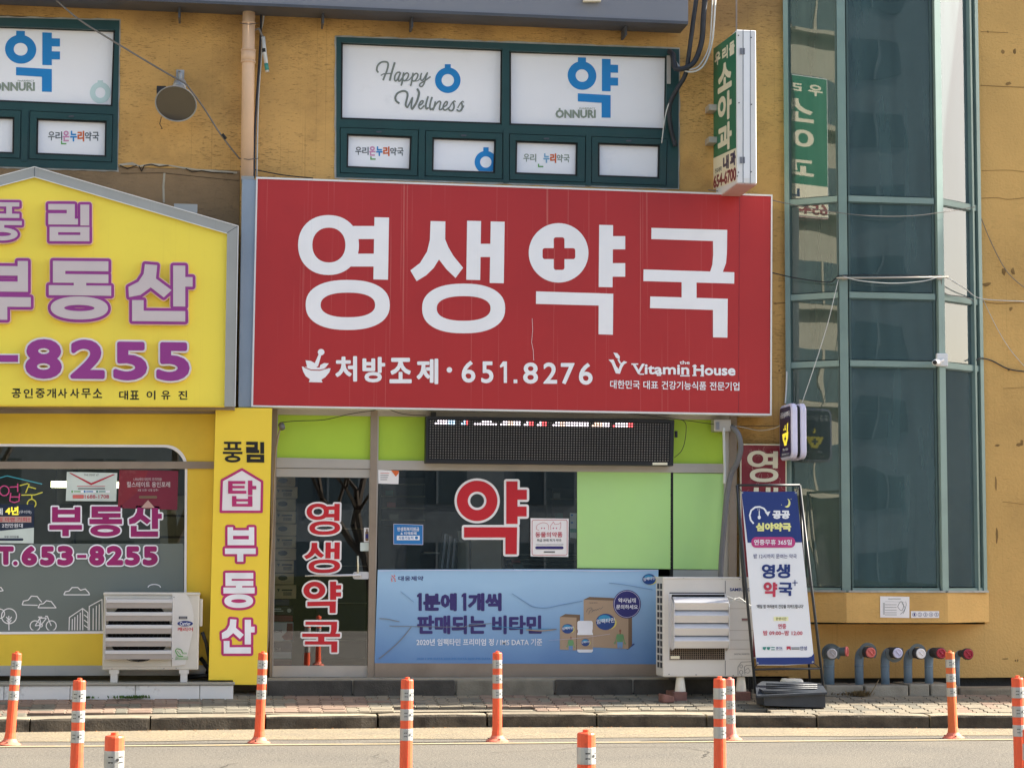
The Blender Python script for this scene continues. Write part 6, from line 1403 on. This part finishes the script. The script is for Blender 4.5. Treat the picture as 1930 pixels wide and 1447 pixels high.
# ================================================================== fire service inlets
ledge = thing('inlet_plinth', (Y(.0)(1680, 1310).x, .0, .2), 'row of grey stone blocks carrying the blue standpipes by the right wall', 'plinth')
gy_ = -.14; gq = Y(gy_)
zl = gq(1680, 1290).z
for a, b in ((1556, 1628), (1630, 1712), (1714, 1753), (1755, 1806)):
    box('stone_block', gq(a, 1300).x+.003, gq(b, 1300).x-.003, gy_+random.uniform(-.015, .015), YW+.05, .12, zl+random.uniform(-.01, .006), M['conc'], ledge, .014, seg=2)
t = rb('kerb_block', 1808, 1296, 1990, 1317, -.1, .4, M['curb'], None, .02, seg=2); tag(t, 'long low dark kerb block at the foot of the right wall', 'kerb block')
def elbow_pipe(px, py0, ca, rp_, label, capk, dark, two=False, bib=0):
    """standpipe rising out of the plinth, bending towards the street to a capped inlet"""
    yb = .12; q = Y(yb); bx = q(px, 1290).x; s = 1
    t = thing('fire_inlet', Vector((bx, yb, zl-.02)), label, 'fire inlet', 'fire service inlets along the right wall')
    cap = Y(yb-.30)(*ca); ze = cap.z
    P = [Vector((bx, yb, zl-.03)), Vector((bx, yb, ze-.13))]
    d = Vector((cap.x-bx, cap.y-yb, 0)); L_ = d.length; d.normalize()
    for k in range(1, 7):
        a = k*math.pi/12; P.append(Vector((bx, yb, ze-.10+.0))+Vector((0, 0, .10*math.sin(a)))+d*(.10*(1-math.cos(a))))
    tube('standpipe', P, [rp_]*2+[rp_*1.05]*6, M['pipe_blue'], t, 16)
    tube('collar', [Vector((bx, yb, ze-.15)), Vector((bx, yb, ze-.135))], rp_*1.06, M['pipe_blue'], t, 16)
    st = P[-1]; e = st
    V, Fc = lathe([(rp_*1.02, 0), (rp_*1.2, .02), (rp_*1.25, max(.04, (cap-st).length-.06)), (max(.058, rp_*1.2), (cap-st).length-.045), (max(.058, rp_*1.2), (cap-st).length-.005)], 18, st, (cap-st)); new('coupling', V, Fc, M['pipe_dark'] if dark else M['bib'], t, False)
    cd_ = (cap-st).normalized()
    V, Fc = lathe([(.050, 0), (.050, .012), (.044, .018), (.036, .018), (.034, .008), (.001, .008)], 20, cap-cd_*.004, cd_); cp_ = new('cap', V, Fc, M[capk], t)
    sd_ = cd_.cross(Vector((0, 0, 1))).normalized(); upd = (sd_*.7+Vector((0, 0, 1))*.7).normalized()
    a = cap+cd_*.012; tube('cap_rib', [a-upd*.03, a+upd*.03], .006, M[capk], cp_, 6)
    if bib:
        c0 = cap-cd_*.075; V = []; n = 20; r1, r0 = .095, .062
        u_ = sd_; v_ = cd_.cross(u_).normalized()
        if v_.z < 0: v_ = -v_
        a0, a1 = (-40, 220) if bib > 0 else (150, 390)
        for k in range(n+1):
            a = rad(a0+(a1-a0)*k/n); dr = u_*math.cos(a)+v_*math.sin(a)
            V += [c0+dr*r0, c0+dr*r1, c0+dr*r1+cd_*.006, c0+dr*r0+cd_*.006]
        Fc = []
        for k in range(n):
            for j in range(4): Fc.append([4*k+j, 4*k+(j+1) % 4, 4*k+4+(j+1) % 4, 4*k+4+j])
        new('sign_ring', V, Fc, M['bib'], t)
    if two:
        c2 = Y(yb-.26)(1596.5, 1227); s2_ = Vector((cap.x, cap.y+.14, cap.z+.01)); dd = (c2-s2_).normalized()
        V, Fc = lathe([(.055, 0), (.05, (c2-s2_).length*.6), (.042, (c2-s2_).length*.62), (.045, (c2-s2_).length-.012)], 16, s2_, dd); new('branch', V, Fc, M['bib'], t)
        V, Fc = lathe([(.05, 0), (.05, .012), (.044, .018), (.036, .018), (.034, .008), (.001, .008)], 20, c2-dd*.01, dd); c_p = new('cap', V, Fc, M['cap_red'], t)
        tube('cap_rib', [c2+dd*.006-Vector((0, 0, .03)), c2+dd*.006+Vector((0, 0, .03))], .006, M['cap_red'], c_p, 6)
    return t
elbow_pipe(1562.5, 0, (1568, 1231), .054, 'leftmost and thickest blue standpipe, with one white and one pink cap', 'cap_white', False, True, 1)
elbow_pipe(1619.5, 0, (1641, 1229), .043, 'blue standpipe with a single pink cap and weeds at its foot', 'cap_red', True, bib=1)
elbow_pipe(1668.5, 0, (1692, 1230), .043, 'blue standpipe with a lilac cap and its ring hanging underneath', 'lavender', True, bib=-1)
elbow_pipe(1711.5, 0, (1735.5, 1231), .042, 'blue standpipe with a clean white cap, fourth along the plinth', 'white_vinyl', True, bib=1)
elbow_pipe(1751, 0, (1774, 1230.5), .042, 'blue standpipe with a rosy cap just left of the faded bollard', 'cap_crimson', True)
elbow_pipe(1803.5, 0, (1825, 1232), .030, 'rightmost blue standpipe with a crimson cap, behind the faded bollard', 'cap_crimson', True)
t = rb('red_valve_wheel', 1, 1, 2, 2, 5, .01, M['dark'], None) if False else None

# ================================================================== flexible traffic bollards
def bollard_parts(body, base, dz=0):
    t = thing('traffic_bollard', (0, 0, 0), 'x', 'bollard', 'orange flexible bollards along the road')
    n = 16
    zs = [0, .055, .36, .365, .43, .431, .486, .487, .552, .553, .608, .609, .674, .675, .728, .742, .742]
    V, Fc = lathe([(.048, .045), (.045, .07), (.041, .10), (.0395, .34+dz), (.0395, .735+dz), (.036, .742+dz), (.016, .744+dz), (.015, .755+dz), (.001, .757+dz)], n, (0, 0, 0)); new('post', V, Fc, M[body], t, False)
    V, Fc = lathe([(.096, 0), (.096, .006), (.088, .012), (.066, .026), (.052, .044), (.049, .052), (.045, .052)], 24, (0, 0, 0)); b_ = new('base', V, Fc, M[base], t, False)
    for k in range(3):
        a = rad(250+120*k); c = Vector((math.cos(a)*.074, math.sin(a)*.074, .018)); V, Fc = lathe([(.009, 0), (.009, .01), (.001, .012)], 8, c); new('bolt', V, Fc, M['kraft_dark'], b_)
    for z0, z1 in ((.362, .436), (.487, .558), (.611, .682)):
        z0 += dz; z1 += dz
        V, Fc = lathe([(.0405, z0), (.0412, z0+.003), (.0412, z1-.003), (.0405, z1)], n, (0, 0, 0)); r = new('reflective_band', V, Fc[:-2], M['reflect'], t)
        zc_ = (z0+z1)/2; q = []
        for az in (rad(-125), rad(-62)):
            for dm in (-.011, .011):
                d = Vector((math.cos(az), math.sin(az), 0)); sdv = Vector((-d.y, d.x, 0)); c = d*.0405+Vector((0, 0, zc_+dm)); 
                q.append(([c-sdv*.010-Vector((0, 0, .0025)), c+sdv*.010-Vector((0, 0, .0025)), c+sdv*.010+Vector((0, 0, .0025))+d*.0012, c-sdv*.010+Vector((0, 0, .0025))+d*.0012], [[0, 1, 2, 3]]))
        d = Vector((math.cos(rad(-85)), math.sin(rad(-85)), 0)); c = d*.0415+Vector((0, 0, zc_)); V, Fc = lathe([(.0065, 0), (.0065, .0008)], 10, c, d); q.append((V, Fc))
        new('band_mark', *join(*q), M['post_mark'], r)
    return t
proto = bollard_parts('orange_post', 'orange_base'); proto2 = bollard_parts('orange_fade', 'orange_base'); proto3 = bollard_parts('pink_fade', 'orange_base', -.225)
def place_b(p, label, pos, rz=0, tilt=(0, 0), first=[set()]):
    if p.name in first[0]: t = copy_tree(p, pos)
    else: t = p; first[0].add(p.name); t.location = pos; WL[t.name] = Vector(pos)
    t['label'] = label; t.rotation_euler = (tilt[0], tilt[1], rz)
def gp_(px, py):
    d = FW+RT*((px-PW/2)/F)-UP*((py-PH/2)/F); return CAM+d*(-CAM.z/d.z)
R0 = Vector
for px, lab, p, rz, tl in ((18, 'leftmost bollard of the far row, below the estate agent step', proto, .2, (0, .055)), (488, 'far row bollard in front of the yellow column sign', proto, .0, (0, .03)), (937, 'far row bollard in front of the blue vitamin banner', proto, .5, (0, -.004)),
                           (1378, 'short faded pink bollard almost hidden behind another, in front of the air conditioner', proto3, 0, (0, -.02)), (1797, 'faded worn orange bollard in front of the standpipes', proto2, .3, (0, -.035))):
    place_b(p, lab, (Y(-2.52)(px, 1395).x, -2.52, 0), rz, tl)
def at_top(px, py, z=.75):
    d = FW+RT*((px-PW/2)/F)-UP*((py-PH/2)/F); return CAM+d*((z-CAM.z)/d.z)
for px, py, lab, rz, tl in ((147, 1283, 'middle row bollard cut by the bottom edge near the left corner', .1, (0, .012)), (766, 1278, 'middle row bollard in front of the pharmacy door edge', .4, (0, .008)), (1356, 1277, 'middle row bollard in front of the grey air conditioner feet', .9, (0, 0)), (1921, 1281, 'striped bollard at the very right picture edge', .2, (0, -.02))):
    place_b(proto, lab, (Y(-6.85)(px, py).x, -6.85, 0), rz, tl)
for px, py, lab, rz in ((216, 1386, 'nearest bollard at the left, only its cap and top band in the picture', .3), (1105, 1376, 'nearest bollard at the centre, only its cap and top band in the picture', .6), (1944, 1366, 'near bollard showing only a sliver at the bottom right corner', 0)):
    place_b(proto, lab, (Y(-11.25)(px, py).x, -11.25, 0), rz)

# ================================================================== stock boxes behind the door glass
z = ZP(540, 1252, .62); i = 0; x0b, x1b = Y(.6)(500, 1100).x, Y(.6)(556, 1100).x
ys_ = [(898, 916), (917, 939), (940, 962), (963, 986), (987, 1009), (1010, 1032), (1033, 1055), (1056, 1079), (1080, 1101), (1102, 1128)]
for i, (a, b) in enumerate(ys_):
    q = Y(.6); xr_ = x1b+random.uniform(-.015, .015)
    t = box('carton', x0b, xr_, .6, .95, q(530, b).z+.002, q(530, a).z, M['carton'], None, .004)
    ordn = ['topmost', 'second', 'third', 'fourth', 'fifth', 'sixth', 'seventh', 'eighth', 'ninth', 'lowest kraft'][i]
    tag(t, ordn+' brown carton from the top of the stack behind the pharmacy door glass', 'carton', 'cartons stacked behind the door')
    pr_ = []
    if i % 2 == 0: pr_ = [ell(533, (a+b)/2-2, 9, 5, 16)]+ribbon([(528, b-5), (548, b-5.5)], .4)
    else: pr_ = [rc(531, (a+b)/2-5, 551, (a+b)/2-2)]+[rc(534+k*1.6, (a+b)/2, 534.9+k*1.6, (a+b)/2+7) for k in range(10)]+[[(522, (a+b)/2-6), (528, (a+b)/2-6), (525, (a+b)/2)]]
    flats('print', pr_, Y(.598), 0, .001, M['carton_print'], t)
for i, (a, b, k, w1, lab) in enumerate(((1129, 1141, 'carton_navy', 546, 'thin navy box'), (1142, 1158, 'black', 554, 'dark box with small print'), (1159, 1171, 'carton_red', 553, 'red rimmed box'), (1172, 1208, 'banner_white', 554, 'large white and red product box'), (1209, 1242, 'carton_navy', 552, 'navy and white product box'), (1243, 1254, 'carton_red', 552, 'lowest dark red box'))):
    q = Y(.58); t = box('product_box', x0b, q(w1, 1100).x, .58, .9, q(530, b).z+.002, q(530, a).z, M[k], None, .003); tag(t, lab+' at the bottom of the stack behind the pharmacy door', 'box')
    if i == 3: flats('print', [[(541, 1174), (552, 1174), (552, 1206), (536, 1206), (531, 1199), (540, 1190)]], Y(.578), 0, .001, M['carton_red'], t); txt('마그비', 514, 1186, 531, 1192, Y(.577), 0, M['carton_navy'], t, bold=.3)
    if i == 4: flats('print', [rc(512, 1228, 549, 1240)], Y(.578), 0, .001, M['banner_white'], t); txt('마그온', 514, 1220, 530, 1226, Y(.577), 0, M['banner_white'], t)
    if i == 1: flats('print', [ell(545, 1150, 4, 4, 12), rc(515, 1146, 530, 1148), rc(515, 1150, 534, 1152)], Y(.578), 0, .001, M['pale_sage'], t)
# things behind the big window
ct = thing('counter', Y(1.0)(905, 1072), 'grey beige partition panel standing behind the pharmacy window', 'partition'); rb('panel', 863, 1000, 945, 1080, 1.0, .05, M['int_beige'], ct); rb('panel_post', 885, 1012, 888, 1080, .98, .02, M['int_dark'], ct)
sh = thing('document_rack', Y(.9)(845, 1072), 'wire rack of white folders seen through the pharmacy window', 'rack')
for k in range(7): 
    a = Y(.9)(828+k*5, 1070); b = Y(.9)(836+k*4.4, 1004+k*2); V, Fc = tubev([a, b], .012, 4); new('folder', V, Fc, M['banner_white' if k % 2 else 'int_grey'], sh)
rb('shelf_board', 800, 1040, 850, 1043, .9, .3, M['int_beige'], sh)
for i_, (q, y, k, nm, lab, cat) in enumerate((((720, 900, 800, 990), 2.4, 'int_grey', 'wall_cabinet', 'grey wall cabinet deep inside the pharmacy, at the left of the window', 'cabinet'), ((955, 1040, 1085, 1075), 1.4, 'int_dark', 'service_counter', 'dark low counter inside the pharmacy under the pet poster', 'counter'), ((1040, 920, 1085, 1070), 1.9, 'int_grey', 'medicine_shelf', 'grey medicine shelf inside the pharmacy beside the pale green panel', 'shelf'), ((600, 960, 690, 1240), 2.2, 'int_grey', 'display_shelf', 'grey display shelf seen through the pharmacy door', 'shelf'))):
    t = thing(nm, Y(y)((q[0]+q[2])/2, q[3]), lab, cat); rb('body', *q, y, .35, M[k], t)
    for j in range(4):
        yy = q[1]+(q[3]-q[1])*(j+.5)/4; rb('shelf_board', q[0]-1, yy, q[2]+1, yy+2, y-.05, .05, M['int_beige'], t)
        rb('stock', q[0]+4+j*3, yy-10, q[0]+16+j*5, yy-.5, y-.04, .038, M[('banner_white', 'teal', 'cap_red', 'pale_sage')[j]], t)

# ================================================================== weeds, leaves, litter
def tuft(px, py, yv, n, h, k, label, cat='weed', spread=.06):
    c = Y(yv)(px, py); V, Fc = [], []
    for _ in range(n):
        a = random.uniform(0, 6.28); l = h*random.uniform(.4, 1); b = c+Vector((random.gauss(0, spread), random.gauss(0, .015), 0)); tp = b+Vector((math.cos(a)*l*.6, math.sin(a)*l*.3-.01, l)); wd_ = random.uniform(.004, .012)
        s = Vector((math.sin(a), -math.cos(a), .2))*wd_; m2 = (b+tp)/2+Vector((0, 0, l*.15)); i = len(V); V += [b, m2-s, tp, m2+s]; Fc.append([i, i+1, i+2, i+3])
    o = new('weed_tuft', V, Fc, M[k]); tag(o, label, cat)
tuft(163, 1316, -.19, 50, .03, 'weed', 'small green weed at the marble step behind the left bollard')
tuft(233, 1316, -.19, 60, .035, 'weed', 'low green weed tuft at the foot of the marble step')
tuft(258, 1316, -.19, 80, .04, 'weed', 'larger green weed tuft at the joint of two marble tiles')
tuft(1622, 1312, -.18, 120, .07, 'dry', 'dry brown weed tangle at the foot of the second standpipe', spread=.05)
tuft(1595, 1310, -.18, 40, .04, 'dry', 'thin dry grass just left of the second standpipe', spread=.08)
tuft(725, 1376, -1.08, 40, .02, 'leaf', 'small pile of dry leaf bits at a kerb joint', 'leaf litter', .05)
t = tube('dry_stalk', [Y(-.2)(1640, 1308), Y(-.18)(1648, 1295), Y(-.15)(1657, 1279)], .004, M['dry'], None, 5); tag(t, 'dry brown stalk leaning between the second and third standpipe', 'stalk')
V, Fc = [], []
for _ in range(420):
    if _ < 250: x = random.uniform(-2, 8); y = kerb_y(x)-abs(random.gauss(0, .06))-.01; z = .006
    else: x = random.uniform(-2, 3); y = -.19-abs(random.gauss(0, .02)); z = pave_z(y)+.004
    s = random.uniform(.003, .013); a = random.uniform(0, 6.28); i = len(V)
    V += [(x+s*math.cos(a), y+s*math.sin(a), z), (x-s*.6*math.sin(a), y+s*.6*math.cos(a), z+.004), (x-s*math.cos(a), y-s*math.sin(a), z+.002), (x+s*.6*math.sin(a), y-s*.6*math.cos(a), z+.006)]; Fc.append([i, i+1, i+2, i+3])
o = new('leaf_litter', V, Fc, M['leaf']); o['kind'] = 'stuff'

# ================================================================== across and along the street (seen only in the glass)
def apartment(cx, cy, w_, d_, h_, rz, k, label):
    t = thing('apartment_block', (cx, cy, 0), label, 'building')
    V, Fc = boxv(-w_/2, w_/2, -d_/2, d_/2, 0, h_); o = new('wall', [Vector(v)+Vector((cx, cy, 0)) for v in V], Fc, M[k], t)
    q = []; q2 = []
    for fl in range(int(h_/2.9)):
        for side_ in (-1, 1):
            for c in range(int(d_/4)):
                y = cy-d_/2+2+c*4; z = 1+fl*2.9; xw = cx+side_*(w_/2)
                q.append(boxv(min(xw, xw+side_*.03), max(xw, xw+side_*.03), y-1.1, y+1.1, z, z+1.5)); q2.append(boxv(min(xw, xw+side_*.5), max(xw, xw+side_*.5), y-1.3, y+1.3, z-.25, z-.12)); q2.append(boxv(min(xw, xw+side_*.07), max(xw, xw+side_*.07), y-.04, y+.04, z, z+1.5))
            for c in range(int(w_/4)):
                x = cx-w_/2+2+c*4; z = 1+fl*2.9; yw = cy+side_*(d_/2)
                q.append(boxv(x-1.1, x+1.1, min(yw, yw+side_*.03), max(yw, yw+side_*.03), z, z+1.5)); q2.append(boxv(x-.04, x+.04, min(yw, yw+side_*.07), max(yw, yw+side_*.07), z, z+1.5))
    new('window_glass', *join(*q), M['apt_glass'], t); new('ledges', *join(*q2), M[k], t)
    return t
apartment(-36, -17, 14, 30, 34, 0, 'apartment', 'cream apartment block down the street, mirrored in the left bay glass')
apartment(3, -62, 26, 14, 17, 0, 'apt_far', 'grey office block across the street, mirrored in the middle bay glass')
apartment(34, -66, 20, 14, 30, 0, 'apt_far', 'tall grey block across the street at the right')
apartment(-26, -70, 22, 14, 13, 0, 'apartment', 'low cream block across the street at the left')
apartment(66, -6, 16, 22, 8.5, 0, 'apt_far', 'low grey building far along the street at the right, mirrored in the right bay glass')
def bare_tree(x, y, h, label):
    t = thing('bare_tree', (x, y, 0), label, 'tree'); segs = []
    def br_(p, d, l, r, dep):
        P = [p]; q = p
        for k in range(3): d = (d+Vector((random.gauss(0, .12), random.gauss(0, .12), random.gauss(.03, .06)))).normalized(); q = q+d*l/3; P.append(q)
        segs.append(tubev(P, [r, r*.9, r*.8, r*.65], 6 if dep < 2 else 4, False))
        if dep < 5:
            for k in range(3 if dep < 4 else 2):
                a = random.uniform(0, 6.28); dd = (d+Vector((math.cos(a), math.sin(a), random.uniform(0, .5)))*.62).normalized(); br_(P[random.choice((2, 3))], dd, l*.72, r*.55, dep+1)
    br_(Vector((x, y, -.1)), Vector((0, 0, 1)), h*.32, .16, 0)
    new('branches', *join(*segs), M['bark'], t)
bare_tree(-5.5, -25.5, 9, 'bare street tree behind the viewer at the left'); bare_tree(-1.2, -27, 10, 'bare street tree behind the viewer near the middle'); bare_tree(3.6, -26, 8.5, 'bare street tree behind the viewer at the right'); bare_tree(-11, -26, 10, 'bare street tree far behind the viewer at the left')
o = box('hedge', -30, 30, -30.5, -29.5, 0, 1.3, M['hedge'], None); tag(o, 'clipped green hedge across the street behind the viewer', 'hedge')
bpy.context.view_layer.update()
